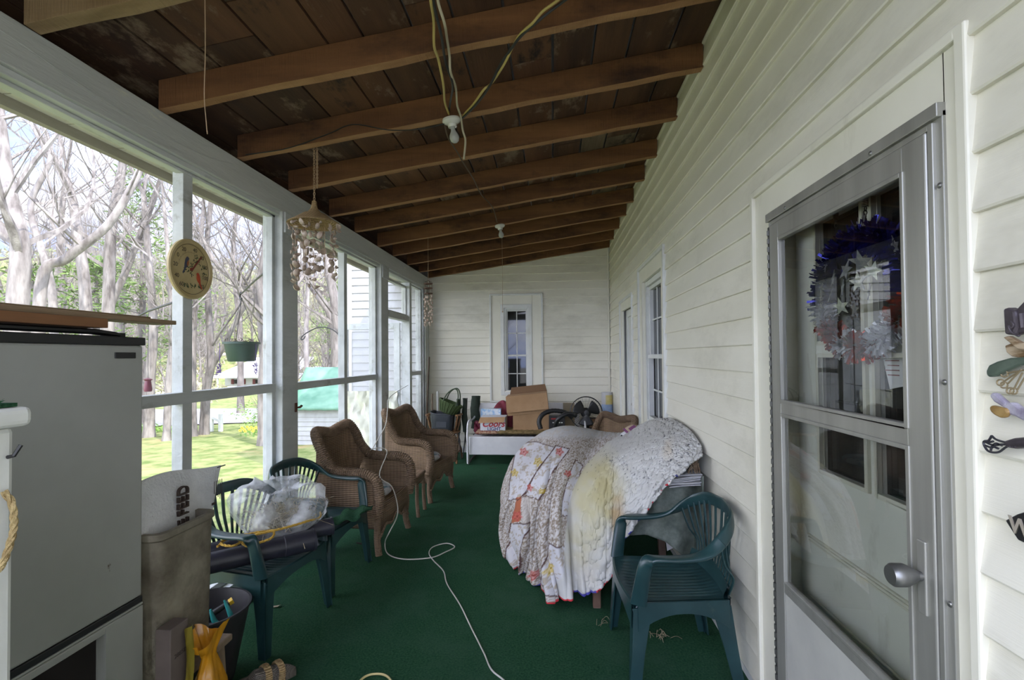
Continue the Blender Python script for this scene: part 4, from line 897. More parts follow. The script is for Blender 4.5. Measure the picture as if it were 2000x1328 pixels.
mb = MB(); mb.box(-1.96, FX-.031, F1-.02, F1, 0, .657); mb.box(-1.96, FX-.031, F0, F0+.02, 0, .657); mb.box(-1.965, -1.95, F0+.02, F1-.02, 0, .657); mb.box(-1.96, FX-.032, F0+.02, F1-.02, .02, .04); mb.build('case', pm('dark_board', (.10, .09, .085), rough=.8), t)
BRN = pm('brown_plank', (.10, .055, .03), (.18, .11, .065), scale=4, stretch=(3, 3, .3), rough=.8)
for i, (y, w, c_) in enumerate([(1.03, .05, BLACK), (1.12, .05, BRN), (1.25, .13, pm('grey_scrap_board', (.14, .13, .125), rough=.8))]):
    mb = MB(); mb.box(-1.62+.03*i, -1.60+.03*i, y, y+w, .041, .62-.04*i); tag(mb.build('scrap_board', c_, bevel=.002), ['black', 'brown', 'wide grey'][i]+' board standing inside the open base under the freezer', 'board', 'scrap boards under the freezer')
PLANK = pm('weathered_plank', (.16, .105, .055), (.28, .20, .12), scale=6, stretch=(2, .2, 2), rough=.8, bump=.4, bscale=30); PLANKR = pm('red_brown_plank', (.13, .055, .02), (.22, .10, .04), scale=6, stretch=(2, .2, 2), rough=.7)
def plank(a, b, w, th, m_, label):
    a, b = Vector(a), Vector(b); d = (b-a).normalized(); s_ = Vector((0, 0, 1)).cross(d).normalized()*w/2; n = d.cross(s_).normalized()
    if n.z < 0: n = -n
    n *= th; mb = MB(); mb.hexa([a-s_, a+s_, b+s_, b-s_], [a-s_+n, a+s_+n, b+s_+n, b-s_+n]); tag(mb.build('wood_plank', m_, bevel=.002), label, 'plank')
ze = 1.613
plank((-1.53, .55, ze+.012), (-1.50, 1.50, ze+.010), .09, .03, PLANKR, 'thick red-brown board lying lowest on the freezer top')
plank((-1.56, .55, ze+.046), (-1.56, 1.86, ze+.044), .10, .016, PLANK, 'long weathered board lying on the red-brown one, reaching past the freezer')
plank((-1.61, .60, ze+.066), (-1.585, 1.78, ze+.062), .07, .008, PLANK, 'thin split lath on top of the boards on the freezer')
# pedestal with turf top
t = thing('pedestal', 'white boxed post with a cap at the left edge, topped with green turf', 'pedestal', (-1.15, .62, 0))
mb = MB(); mb.box(-1.33, -1.005, .42, .843, 0, 1.395); mb.build('shaft', WHITE, t, bevel=.01)
mb = MB(); mb.box(-1.35, -.985, .40, .86, 1.395, 1.432); mb.build('cap', WHITE, t, bevel=.012, bseg=3)
mb = MB(); mb.box(-1.345, -.995, .41, .838, 1.433, 1.44); nd = MB(); rnd = random.Random(2)
for k in range(1500): needle_cloud(mb, rnd, Vector((rnd.uniform(-1.33, -1.01), rnd.uniform(.5, .83), 1.443)), (.004, .004, .004), 1, .008)
mb.open_mesh = True; mb.build('turf_top', CARPET, t)
ROPE = pm('tan_rope', (.30, .21, .09), (.48, .37, .18), scale=60, rough=.8, bump=.8, bscale=120)
def rope(pts, r, turns=60, k=8):
    P = smooth_path(pts, k); mb = MB(); up = None; N = len(P); L = sum((P[i+1]-P[i]).length for i in range(N-1)); s_ = 0
    Q = []; M_ = max(40, int(L/(r*.9)))
    cum = [0]
    for i in range(N-1): cum.append(cum[-1]+(P[i+1]-P[i]).length)
    base = []; j = 0
    for i in range(M_+1):
        d = L*i/M_
        while j < N-2 and cum[j+1] < d: j += 1
        base.append(P[j].lerp(P[j+1], (d-cum[j])/max(1e-6, cum[j+1]-cum[j])))
    for st in range(3):
        out = []
        for i, p in enumerate(base):
            tn = (base[min(i+1, M_)]-base[max(i-1, 0)]).normalized(); a = tn.cross(Vector((.1, .2, 1))).normalized(); b = tn.cross(a)
            ph = i*.9/3.0*1.6+st*2.094; out.append(p+(a*math.cos(ph)+b*math.sin(ph))*r*.5)
        mb.tube(out, r*.55, n=5)
    return mb
mb = rope([pix(8, 960, X=-1.0), pix(24, 985, X=-.985), pix(27, 1030, X=-.98), pix(15, 1075, X=-.975), pix(-2, 1112, X=-.975), pix(-40, 1150, X=-.98)], .006)
tag(mb.build('hanging_rope', ROPE, smooth=60), 'tan rope looped down the white post at the left edge', 'rope')
mb = MB(); mb.tube([pix(14, 893, X=-1.0), pix(27, 890, X=-.99), pix(41, 869, X=-.985)], .0035, n=6); tag(mb.build('coat_hook', BLACK), 'short black hook sticking out of the white post at the left edge', 'hook')
# bin on a little stool, feed sack
t = thing('wooden_stool', 'low worn wooden stool carrying the dirty bin', 'stool', (-1.62, 1.83, 0))
WD = pm('old_stool_wood', (.17, .12, .08), (.30, .23, .16), scale=8, stretch=(1, 1, .3), rough=.8)
mb = MB(); mb.box(-1.86, -1.385, 1.655, 2.03, .31, .338); mb.build('seat', WD, t, bevel=.006)
for x in (-1.83, -1.42):
    for y in (1.69, 1.99):
        mb = MB(); mb.tube([(x, y, .31), (x+(.02 if x > -1.6 else -.02), y+(.01 if y > 1.8 else -.01), 0)], [.02, .015], n=8); mb.build('leg', WD, t, smooth=40)
mb = MB(); mb.tube([(-1.42, 1.68, .13), (-1.42, 2.0, .13)], .009, n=6); mb.build('stretcher', WD, t)
BINM = pm('stained_bin', (.10, .082, .058), (.30, .27, .205), scale=3.6, detail=9, rough=.8, bump=.3, bscale=14, lo=.38, hi=.62, dirt=((.06, .045, .03), 7, .58, .72, (1, 1, .5)))
t = thing('storage_bin', 'tall stained tan bin holding the white feed sack beside the freezer', 'bin', (-1.63, 1.84, .34))
mb = MB(); x0, x1, y0, y1, z0, z1 = -1.85, -1.415, 1.662, 1.968, .34, .886; th = .012
def ring(z, e, n=28):
    out = []
    for k in range(n):
        w = 2*math.pi*(k+.5)/n; c_, s_ = math.cos(w), math.sin(w); q = 9
        out.append(((x0+x1)/2+(x1-x0-2*e)/2*abs(c_)**(2/q)*(1 if c_ > 0 else -1), (y0+y1)/2+(y1-y0-2*e)/2*abs(s_)**(2/q)*(1 if s_ > 0 else -1), z))
    return out
n = 28; rings = [ring(z0, .05), ring(z0+.012, .02), ring(z0+.06, .008), ring(z1-.03, 0), ring(z1-.022, -.008), ring(z1, -.008), ring(z1, .012), ring(z1-.03, .014), ring(z0+.05, .02)]
V = [p for r_ in rings for p in r_]; F = [tuple(range(n-1, -1, -1)), tuple((len(rings)-1)*n+k for k in range(n))]
for a in range(len(rings)-1):
    for k in range(n): F.append((a*n+k, a*n+(k+1) % n, (a+1)*n+(k+1) % n, (a+1)*n+k))
mb.add(V, F); mb.build('tub', BINM, t, smooth=40)
SACK = pm('white_sack', (.62, .62, .64), (.70, .70, .72), scale=20, rough=.6, bump=.5, bscale=90)
t = thing('feed_sack', 'white paper feed sack standing in the dirty bin', 'sack', (-1.55, 1.93, .42))
mb = MB(); G = []
ya, yb = 1.64, 1.965
def sackp(i, j, side):
    f = i/24; g = j/16; z = .46+(1.075-.46)*g-.03*f*g; y = ya+(yb+ .17*g**.8-ya)*f
    if g > .99: z += .012*math.sin(f*5)
    th_ = (.035*math.sin(math.pi*f)**.5*(1-g)**.5+.004) if 0 < f < 1 else .002
    return Vector((-1.51+.02*math.sin(f*4+g*2)*g+side*th_, y, z))
for side in (1, -1): mb.grid([[sackp(i, j, side) for j in range(17)] for i in range(25)])
mb.build('sack_body', SACK, t, smooth=60)
def TX(y, z): 
    return Matrix.Translation((-1.51+.055, y, z)) @ Matrix(((0, 0, 1, 0), (1, 0, 0, 0), (0, 1, 0, 0), (0, 0, 0, 1))) @ Matrix.Rotation(math.pi/2, 4, 'Z')
BRT = pm('brown_print', (.045, .028, .022), rough=.7)
for (tx, y, z, s_) in [('FEED', 1.868, .952, .080), ('E', 1.868, .868, .080)]:
    o = text_obj(tx, s_, BRT, t, Matrix.Translation((-.038+.009, 0, 0)) @ TX(y, z), bold=0, extrude=.006, xs=.68)
mb = MB()
for k in range(5): mb.box(-1.482+.006, -1.480+.006, 2.035+k*.012, 2.037+k*.012, .93-.01*k, .985)
for k in range(3): mb.box(-1.476, -1.474, 2.02+k*.008, 2.027+k*.008, .885, .895)
mb.build('small_print', BRT, t)
mb = MB(); mb.box(-1.48, -1.476, 2.06, 2.11, 1.038, 1.042); mb.build('staple_tear', BLACK, t)
# carton and orange bag
CART = pm('grey_brown_carton', (.11, .085, .075), (.16, .125, .11), scale=5, rough=.75)
t = thing('carton', 'small dull brown carton on the floor between the cabinet base and the orange bag', 'box', (-1.38, 1.68, 0))
mb = MB(); mb.box(-1.408, -1.35, 1.64, 1.725, 0, .565); mb.build('carton_body', CART, t, bevel=.003)
CX = lambda y, z: Matrix.Translation((-1.3495, y, z)) @ Matrix(((0, 0, 1, 0), (1, 0, 0, 0), (0, 1, 0, 0), (0, 0, 0, 1)))
INK2 = pm('faded_ink', (.06, .045, .04), rough=.8)
text_obj('28850', .022, INK2, t, CX(1.685, .46)); text_obj('14397', .028, INK2, t, CX(1.685, .30))
ORG = pm('orange_film', (.62, .26, .01), (.75, .36, .02), scale=5, rough=.22, bump=.7, bscale=9, trans=.25, coat=.4)
t = thing('plastic_bag', 'shiny orange plastic bag knotted at the neck in front of the dirty bin', 'bag', (-1.32, 1.80, 0))
mb = MB(); prof = [(.0, .0), (.05, .0), (.085, .04), (.09, .16), (.075, .27), (.05, .33), (.030, .385), (.034, .405), (.065, .44), (.085, .475)]
V = []; F = []; n = 36; rnd = random.Random(6)
for a, (r_, z) in enumerate(prof):
    for k in range(n):
        w = 6.283*k/n; rr = r_*(1+.16*math.sin(w*5+z*12)+.08*math.sin(w*11-z*20)); zz = z+(.03*math.sin(w*2+1) if a >= 8 else 0)
        V.append((-1.325+rr*.6*math.cos(w), 1.80+rr*.95*math.sin(w), zz))
for a in range(len(prof)-1):
    for k in range(n): F.append((a*n+k, a*n+(k+1) % n, (a+1)*n+(k+1) % n, (a+1)*n+k))
mb.add(V, F); mb.open_mesh = True; mb.build('bag_film', ORG, t, smooth=60)
mb = MB(); G = []
for i in range(12): G.append([(-1.29+.01*math.sin(i+j), 1.66+.03*math.sin(j*.6)+.02*i/11*6, .02+.5*j/10) for j in range(11)])
mb.grid([[(-1.335+.006*math.sin(i*1.3+j), 1.69+.008*i, .02+.052*j) for j in range(11)] for i in range(6)]); mb.build('label_panel', pm('olive_label', (.22, .17, .02), (.30, .24, .04), scale=9, rough=.35), t, smooth=60)
# bucket with tools
BK = pm('black_tub', (.020, .019, .022), (.034, .032, .036), scale=6, rough=.5)
bc = Vector((-1.655, 2.21, 0))
t = thing('bucket', 'flared black bucket of garden tools between the bin and the front green chair', 'bucket', bc)
mb = MB(); mb.lathe([(0, 0), (.125, 0), (.13, .005), (.195, .335), (.203, .338), (.203, .348), (.193, .348), (.125, .015), (0, .012)], bc, n=40); mb.build('tub', BK, t, smooth=40)
mb = MB(); mb.lathe([(0, .20), (.155, .20), (.16, .17)], bc, n=20); mb.build('contents', veil('crumpled_film', (.40, .40, .48), .8, nscale=14), t, smooth=60)
TEAL = pm('teal_grip', (.02, .24, .24), (.03, .30, .29), scale=9, rough=.4)
pr = Vector((-1.545, 2.225, .23)); t = thing('pruning_shears', 'pair of pruning shears with teal handles sticking out of the black bucket', 'shears', pr)
for s_, q in ((-1, pix(411, 1190, Y=2.22)), (1, pix(438, 1172, Y=2.22))):
    b0 = pr+Vector((.01*s_, 0, .0)); mid = b0.lerp(q, .5)+Vector((.02*s_-.0, 0, .0)); mb = MB()
    mb.tube(smooth_path([b0, b0.lerp(mid, .6), mid, q], 4), [.006, .007, .009, .010, .012, .013, .013, .013, .013, .012, .010, .008, .005][:13], n=8, flat=(1, .7)); mb.build('handle', TEAL, t, smooth=60)
mb = MB(); mb.tube([pr, pr+Vector((0, .01, -.12))], [.012, .004], n=6, flat=(.4, 1.5)); mb.build('blade', CHROME, t)
a = Vector((-1.72, 2.16, .25)); b = pix(455, 1172, Y=2.30)
t = thing('hand_tool', 'black handled tool with a yellow end leaning in the black bucket', 'tool', a)
mb = MB(); mb.tube([a, a.lerp(b, .45), b.lerp(a, .08)], [.012, .016, .013], n=10); mb.build('handle', BLACK, t, smooth=50)
mb = MB(); mb.tube([b.lerp(a, .08), b], [.017, .018], n=6); mb.build('end_cap', pm('yellow_cap', (.60, .38, .02), rough=.4), t)
# woven slipper
sc = Vector((-1.365, 2.20, 0)); t = thing('woven_slipper', 'grey and straw coloured woven slipper on the carpet at the bottom edge', 'slipper', sc)
SM = Matrix.Translation(sc) @ Matrix.Rotation(math.radians(-52), 4, 'Z')
mb = MB(); V = []; F = []; n = 20; st_ = []
for i in range(13):
    f = i/12; y = -.15+.30*f; w = .058*math.sin(math.pi*min(1, max(.0, f*.92+.06)))**.45; h = .035+.035*math.sin(math.pi*f)**.6*(1 if f > .4 else .4)
    for k in range(n):
        a_ = 6.283*k/n; V.append((w*math.cos(a_), y, max(0, .5*h+.5*h*math.sin(a_)*1.15)))
for i in range(12):
    for k in range(n): F.append((i*n+k, i*n+(k+1) % n, (i+1)*n+(k+1) % n, (i+1)*n+k))
F += [tuple(range(n)), tuple(12*n+k for k in range(n))]
mb.add(V, F, 0, SM); mb.build('sole_and_upper', weave('grey_weave', (.05, .045, .04), (.30, .26, .22), sc=80), t, smooth=60)
mb = MB()
for yy in (.02, .075):
    P = [(.064*math.cos(a_), yy+.01*math.sin(a_*2), .012+.075*math.sin(a_)) for a_ in [math.pi*k/12 for k in range(13)]]; mb.tube(P, .016, n=6, flat=(.3, 1), M=SM)
mb.build('strap', STRAW, t, smooth=60)
# ================= green resin armchairs =================
RES = pm('green_resin', (.009, .032, .034), (.018, .052, .054), scale=5, rough=.32, spec=.5, coat=.15, dirt=((.05, .075, .065), 12, .62, .8, (1, 1, 1)))
def sweep(mb, st, n=12, M=None):   # st: (pos, outward normal, half thickness, half height)
    V = []; F = []
    for i, (p, nn, a, b) in enumerate(st):
        p = Vector(p); t = (Vector(st[min(i+1, len(st)-1)][0])-Vector(st[max(i-1, 0)][0])).normalized()
        nn = (Vector(nn)-t*t.dot(Vector(nn))).normalized(); up = t.cross(nn).normalized()
        for k in range(n):
            w = 2*math.pi*(k+.5)/n; c_, s_ = math.cos(w), math.sin(w)
            V.append(p+nn*a*abs(c_)**.6*(1 if c_ > 0 else -1)+up*b*abs(s_)**.6*(1 if s_ > 0 else -1))
    N = len(st)
    for i in range(N-1):
        for k in range(n): F.append((i*n+k, i*n+(k+1) % n, (i+1)*n+(k+1) % n, (i+1)*n+k))
    F += [tuple(range(n-1, -1, -1)), tuple((N-1)*n+k for k in range(n))]
    mb.add(V, F, 0, M)
def resin_chair(label, loc, rz):
    t = thing('resin_armchair', label, 'chair', (0, 0, 0), 'green plastic armchairs')
    ZS, ZA, ZT = .405, .605, .765
    # seat: dished panel with raised slats
    mb = MB(); nx, ny = 56, 14
    def sw(f): return .255-.035*(1-f)-.0+.0*f
    def top(u, f, rib=True):
        x = (u*2-1); e = max(abs(x), abs(f*2-1)); w = sw(f)
        z = ZS-.020*(1-x*x)*(1-(f*2-1)**4)+.008*(f > .93)-.02*max(0, f-.9)*10*.6
        if rib and abs(x) < .86 and .10 < f < .90: z -= .005 if (int((u)*28) % 2) else 0
        return (x*w, -.215+.455*f+.018*(1-x*x)*(f > .95), z)
    mb.grid([[top(i/nx, j/ny) for j in range(ny+1)] for i in range(nx+1)])
    mb.grid([[(lambda p: (p[0], p[1], ZS-.045))(top(i/nx, j/ny, False)) if j in (0, ny) or i in (0, nx) else (lambda p: (p[0], p[1], p[2]-.008))(top(i/nx, j/ny, False)) for j in range(ny+1)] for i in range(nx+1)])
    mb.open_mesh = True; mb.build('seat', RES, t, smooth=30)
    # aprons with arched lower edges
    mb = MB()
    for s_ in (-1, 1):
        A = []; B = []
        for k in range(13):
            f = k/12; y = -.20+.42*f; zb = ZS-.055-.075*abs(2*f-1)**2.2; x = s_*(.222+.035*f)
            A.append([(x, y, ZS-.002), (x+s_*.012, y, ZS-.002), (x+s_*.014, y, zb), (x+s_*.004, y, zb), (x, y, ZS-.002)])
        mb.grid(A)
    for y0, wy, bow in ((.235, .25, .022), (-.212, .215, 0)):
        A = []
        for k in range(13):
            f = k/12*2-1; zb = ZS-.05-.07*abs(f)**2.4; y = y0+bow*(1-f*f); x = f*wy
            A.append([(x, y, ZS-.002), (x, y+.010, ZS-.006), (x, y+.012, zb), (x, y+.002, zb), (x, y, ZS-.002)])
        mb.grid(A)
    mb.build('apron', RES, t, smooth=40)
    # legs: two webs meeting at a ridge
    for sx in (-1, 1):
        for fr in (1, -1):
            y = .238 if fr > 0 else -.205; x = sx*(.257 if fr > 0 else .222)
            xb = sx*(.285 if fr > 0 else .245); yb = .262 if fr > 0 else -.262
            mb = MB()
            def web(ax, ay, w0, w1, th=.008):
                A = [Vector((x, y, ZS-.03)), Vector((x-ax*w0, y-ay*w0, ZS-.03))]; B = [Vector((xb, yb, 0)), Vector((xb-ax*w1, yb-ay*w1, 0))]
                n = Vector((ay, ax, 0)); n = Vector((abs(n.x)*-sx, abs(n.y)*-fr, 0))*th
                m1 = [A[0].lerp(B[0], .5)+Vector((sx*.004, 0, 0)), A[1].lerp(B[1], .5)-Vector((ax, ay, 0))*(w1-w0)*.12]
                mb.hexa([B[0], B[1], B[1]+n, B[0]+n], [m1[0], m1[1], m1[1]+n, m1[0]+n]); mb.hexa([m1[0], m1[1], m1[1]+n, m1[0]+n], [A[0], A[1], A[1]+n, A[0]+n])
            web(sx, 0, .075, .042); web(0, fr, .085, .045)
            web(sx*.72, fr*.72, .03, .022)
            mb.build('leg', RES, t, bevel=.003)
    # arms: uprights + rail running round the back
    def path(s_):
        return [((s_*.262, .218, ZS-.01), (s_*1, .2, 0), .011, .036), ((s_*.274, .205, ZS+.08), (s_*1, .1, 0), .012, .034), ((s_*.284, .190, ZA-.035), (s_*1, 0, .1), .013, .032),
                ((s_*.287, .176, ZA-.006), (s_*.7, .3, .7), .014, .030), ((s_*.288, .150, ZA+.004), (0, 0, 1), .012, .030), ((s_*.292, .06, ZA+.004), (0, 0, 1), .012, .029), ((s_*.292, -.03, ZA+.012), (s_*.1, 0, 1), .012, .028),
                ((s_*.286, -.10, ZA+.036), (s_*.4, -.1, .8), .012, .028), ((s_*.262, -.165, ZA+.085), (s_*.8, -.4, .5), .012, .029), ((s_*.215, -.215, ZT-.035), (s_*.7, -.8, .2), .011, .031), ((s_*.14, -.25, ZT-.008), (s_*.4, -1, .1), .010, .032), ((0, -.268, ZT), (0, -1, .1), .010, .032)]
    def dens(pth):
        P = smooth_path([p[0] for p in pth], 4); Nn = smooth_path([p[1] for p in pth], 4); A_ = smooth_path([(p[2], p[3], 0) for p in pth], 4)
        return [(P[i], Nn[i], A_[i].x, A_[i].y) for i in range(len(P))]
    full = {}
    for s_ in (-1, 1):
        mb = MB(); st = dens(path(s_)); k = int(len(st)*.70); full[s_] = st
        sweep(mb, st[:k+1]); mb.build('arm', RES, t, smooth=50)
    k = int(len(full[1])*.70); st = full[-1][k:-1]+[(p, n_, a, b) for p, n_, a, b in reversed(full[1][k:])]
    mb = MB(); sweep(mb, st)
    # fan of slats from the rear of the seat to the top rail
    for q in range(15):
        f = (q-7)/7; a = f*1.22
        bx, by = .212*f, -.205-.012*(1-f*f)
        # top end on the rail
        idx = (f*.5+.5)*(len(st)-1); i = min(len(st)-2, int(idx)); tp = Vector(st[i][0]).lerp(Vector(st[i+1][0]), idx-i); tp.z -= .012; tp.y += .004
        w0, w1 = .0078, .0120
        P = [Vector((bx, by, ZS+.015)), Vector((bx*1.15, by-.010, ZS+.10)), Vector((bx, by, ZS)).lerp(tp, .6)+Vector((0, -.008, 0)), tp]
        mb.tube(smooth_path(P, 3), [w0+(w1-w0)*j/9 for j in range(10)], n=6, flat=(.5, 1.05), up=(0, -1, .15))
    # lower back plate joining the slats to the seat
    G = []
    for k2 in range(17):
        f = k2/16*2-1; x = .228*f; y = -.205-.012*(1-f*f)+(.02*abs(f)**3); G.append([(x, y+.008, ZS-.02), (x*1.02, y+.012, ZS+.02), (x*1.04, y-.002, ZS+.075-.02*abs(f)), (x*1.04, y-.010, ZS+.07-.02*abs(f)), (x, y-.006, ZS-.02)])
    mb.grid(G)
    mb.build('backrest', RES, t, smooth=50)
    t.location = loc; t.rotation_euler = (0, 0, rz); return t
chR = resin_chair('green plastic armchair against the house wall, in front of the quilt-covered table', (.575, 2.545, 0), math.radians(93))
def copy_chair(label, loc, rz):
    o = copy_tree(chR); o['label'] = label; o.location = loc; o.rotation_euler = (0, 0, rz); return o
copy_chair('nearer green plastic armchair on the screen side, black pipes and a straw-filled bag on it', (-1.672, 2.70, 0), math.radians(-98))
copy_chair('green plastic armchair behind the one with the pipes, a green turf scrap on its seat', (-1.650, 3.33, 0), math.radians(-94))

# things lying on the left chairs
PIPE = pm('black_drain_pipe', (.018, .018, .028), (.030, .030, .045), scale=8, rough=.38)
def pipe(a, b, r, label, slots):
    a, b = Vector(a), Vector(b); mb = MB(); d = (b-a).normalized()
    P = [a, a+(b-a)*.78, a+(b-a)*.785, b-d*.012, b-d*.012, b, b]; R_ = [r, r, r*1.10, r*1.10, r*1.18, r*1.18, r*.98]
    P += [b-d*.3]; R_ += [r*.95]
    mb.tube(P, R_, n=28, caps=False)
    for k in range(slots):
        p = a.lerp(b, .2+.6*k/max(1, slots-1)); mb.tube([p+Vector((0, 0, r*.94)), p+d*.05+Vector((0, 0, r*.94))], .007, n=5)
    t = thing('drain_pipe', label, 'pipe', a, 'black pipes across the green chair'); mb.build('pipe_body', PIPE, t, smooth=35)
    return t
pipe((-1.93, 2.235, .475), (-1.375, 2.735, .478), .053, 'nearer black plastic pipe lying across the arms of the green chair', 3)
pipe((-1.93, 2.43, .485), (-1.345, 2.90, .50), .046, 'second black pipe behind the first, its socket end reaching past it', 2)
YR = pm('yellow_rope_fibre', (.42, .24, .03), (.60, .38, .06), scale=60, rough=.75, bump=.8, bscale=150)
zz = lambda u, v, z: pix(u, v, Z=z)
mb = rope([zz(424, 1068, .56), zz(445, 1052, .575), zz(470, 1056, .57), zz(455, 1066, .565), zz(432, 1062, .57), zz(446, 1048, .585), zz(480, 1044, .58), zz(530, 1036, .585), zz(531, 1050, .56), zz(500, 1062, .545), zz(480, 1066, .545), zz(470, 1050, .575), zz(500, 1044, .585), zz(560, 1030, .595), zz(600, 1018, .60), zz(625, 1010, .58), zz(624, 997, .56), zz(618, 1005, .55)], .0065)
tag(mb.build('yellow_rope', YR, smooth=60), 'frayed yellow rope looped over the black pipes', 'rope')
# clear bag with straw
BAG = veil('clear_film', (.80, .82, .84), .36, nscale=9)
bcn = Vector((-1.62, 2.82, .455)); t = thing('clear_bag', 'clear plastic bag of dry straw on the seat of the nearer green chair', 'bag', bcn)
mb = MB(); V = []; F = []; n = 48; m_ = 22; rnd = random.Random(12)
for a in range(m_+1):
    ph = math.pi*a/m_
    for k in range(n):
        w = 6.283*k/n; d = Vector((math.sin(ph)*math.cos(w), math.sin(ph)*math.sin(w), -math.cos(ph)))
        q = 1+.30*mnoise.noise(d*1.6+Vector((3, 1, 2)))+.07*abs(mnoise.noise(d*5))*2+.05*abs(mnoise.noise(d*11))
        p = Vector((d.x*.235, d.y*.26, d.z*.17+.17))*1.0; p = Vector((p.x*q, p.y*q, p.z*q)); p.z = max(p.z, .0)
        V.append(bcn+p)
for a in range(m_):
    for k in range(n): F.append((a*n+k, a*n+(k+1) % n, (a+1)*n+(k+1) % n, (a+1)*n+k))
mb.add(V, F); mb.open_mesh = True; mb.build('bag_film', BAG, t, smooth=70)
mb = MB()
for k in range(420):
    p = bcn+Vector((rnd.gauss(0, .07), rnd.gauss(0, .09), rnd.uniform(.02, .19))); d = Vector((rnd.uniform(-1, 1), rnd.uniform(-1, 1), rnd.uniform(-.6, .6))).normalized()*rnd.uniform(.03, .09)
    mb.tube([p-d, p+Vector((0, 0, .01)), p+d], .0016, n=3)
o = mb.build('straw', pm('dry_straw', (.22, .18, .11), (.42, .36, .24), scale=9, rough=.9), t); o['kind'] = 'stuff'
mb = MB(); G = []
for i in range(12): G.append([(-1.50+.22*i/11+.01*math.sin(j*2), 3.12+.30*j/9, .425+.012*math.sin(i*1.1+j*.7)+.004*i) for j in range(10)])
mb.grid(G); tag(mb.build('turf_scrap', CARPET, smooth=60, solid=.008), 'folded scrap of green turf on the seat of the farther green chair', 'turf')

# ================= wicker armchairs =================
WK = weave('brown_wicker', (.085, .055, .034), (.26, .175, .108), sc=22)
WK2 = weave('brown_wicker_wrap', (.10, .065, .042), (.29, .20, .13), sc=38)
def roll(mb, pts, r, amp=.10, pitch=.016):
    P = smooth_path(pts, 8); cum = [0]
    for i in range(len(P)-1): cum.append(cum[-1]+(P[i+1]-P[i]).length)
    L = cum[-1]; n = int(L/pitch)*2; out = []; rr = []; j = 0
    for i in range(n+1):
        d = L*i/n
        while j < len(P)-2 and cum[j+1] < d: j += 1
        out.append(P[j].lerp(P[j+1], (d-cum[j])/max(1e-6, cum[j+1]-cum[j]))); rr.append(r*(1+(amp if i % 2 else -amp)))
    mb.tube(out, rr, n=10)
def wicker_chair(label):
    t = thing('wicker_armchair', label, 'chair', (0, 0, 0), 'brown wicker armchairs')
    ZS = .37
    # edge line: right front foot of arm -> arm -> back top -> mirrored
    half = [(.335, .27, .30), (.345, .295, .45), (.345, .27, .575), (.342, .19, .625), (.335, .05, .63), (.328, -.08, .645), (.312, -.165, .73), (.308, -.225, .85), (.265, -.27, .925), (.15, -.29, .915), (0, -.295, .890)]
    edge = half+[(-x, y, z) for x, y, z in reversed(half[:-1])]
    mb = MB(); roll(mb, edge, .040); mb.build('rolled_edge', WK2, t, smooth=70)
    # back panel
    E = smooth_path([Vector(p) for p in edge], 6); n = len(E)
    mb = MB(); G = []
    top = [p for p in E if p.y < -.10]
    for i, p in enumerate(top):
        f = i/(len(top)-1)*2-1; b = Vector((-.255*f*1.0, -.19-.03*(1-f*f), ZS-.02)); G.append([b.lerp(p, j/12)+Vector((0, -.03*math.sin(math.pi*j/12), 0)) for j in range(13)])
    hole = lambda i, j: 0
    mb.grid(G); mb.build('backrest', WK, t, smooth=60, solid=.016)
    for s_ in (-1, 1):
        arm = [p for p in E if p.y >= -.235 and p.x*s_ > .25 and p.z > .50]
        mb = MB(); G = []
        for p in arm:
            b = Vector((s_*.30, max(-.225, min(.245, p.y)), .20)); G.append([b.lerp(p, j/12)+Vector((s_*.030*math.sin(math.pi*j/12), 0, 0)) for j in range(13)])
        mb.grid(G); mb.build('arm_panel', WK, t, smooth=60, solid=.014)
    mb = MB(); mb.box(-.30, .30, -.22, .25, ZS-.045, ZS); mb.build('seat', WK, t, bevel=.01)
    # scalloped front and side skirts
    mb = MB(); G = []
    for i in range(41):
        f = i/40*2-1; x = .31*f; zb = .235-.085*abs(f)**1.5+.022*math.cos(f*math.pi*3); G.append([(x, .262+.02*(1-f*f), ZS+.005), (x, .275+.02*(1-f*f), (ZS+zb)/2), (x, .268+.02*(1-f*f), zb)])
    mb.grid(G); mb.build('front_skirt', WK, t, smooth=60, solid=.014)
    mb = MB(); roll(mb, [(.31*f, .275+.02*(1-f*f), .235-.085*abs(f)**1.5+.022*math.cos(f*math.pi*3)-.004) for f in [q/20*2-1 for q in range(21)]], .011, pitch=.012); mb.build('skirt_braid', WK2, t, smooth=60)
    mb = MB(); G = []
    for i in range(21):
        f = i/20*2-1; G.append([(.255*f, -.21, ZS), (.255*f, -.215, .22+.04*(1-f*f))])
    mb.grid(G); mb.build('rear_skirt', WK, t, smooth=60, solid=.012)
    for s_ in (-1, 1):
        mb = MB(); roll(mb, [(s_*.30, .255, .36), (s_*.305, .262, .24), (s_*.295, .255, .12), (s_*.312, .275, .0)], .026, .05, .014); mb.build('leg', WK2, t, smooth=70)
        mb = MB(); roll(mb, [(s_*.25, -.20, .36), (s_*.25, -.215, .2), (s_*.255, -.25, .0)], .022, .05, .014); mb.build('leg', WK2, t, smooth=70)
    return t
w1 = wicker_chair('nearer brown wicker armchair by the screens, a ragged hole in its back')
def wpos(o, loc, deg, s=1): o.location = loc; o.rotation_euler = (0, 0, math.radians(deg)); o.scale = (s, s, s)
wpos(w1, (-1.595, 4.02, 0), -94)
w2 = copy_tree(w1); w2['label'] = 'farther brown wicker armchair by the screens, holes near the top of its back'; wpos(w2, (-1.50, 5.40, 0), -100)
w3 = copy_tree(w1); w3['label'] = 'tan wicker armchair at the far right, mostly hidden behind the quilt heap'; wpos(w3, (.50, 5.30, 0), 125, .92)
CUSH = pm('floral_cushion', (.50, .48, .46), (.12, .20, .22), scale=11, rough=.85, lo=.48, hi=.60, dirt=((.40, .14, .12), 13, .60, .66, (1, 1, 1)))
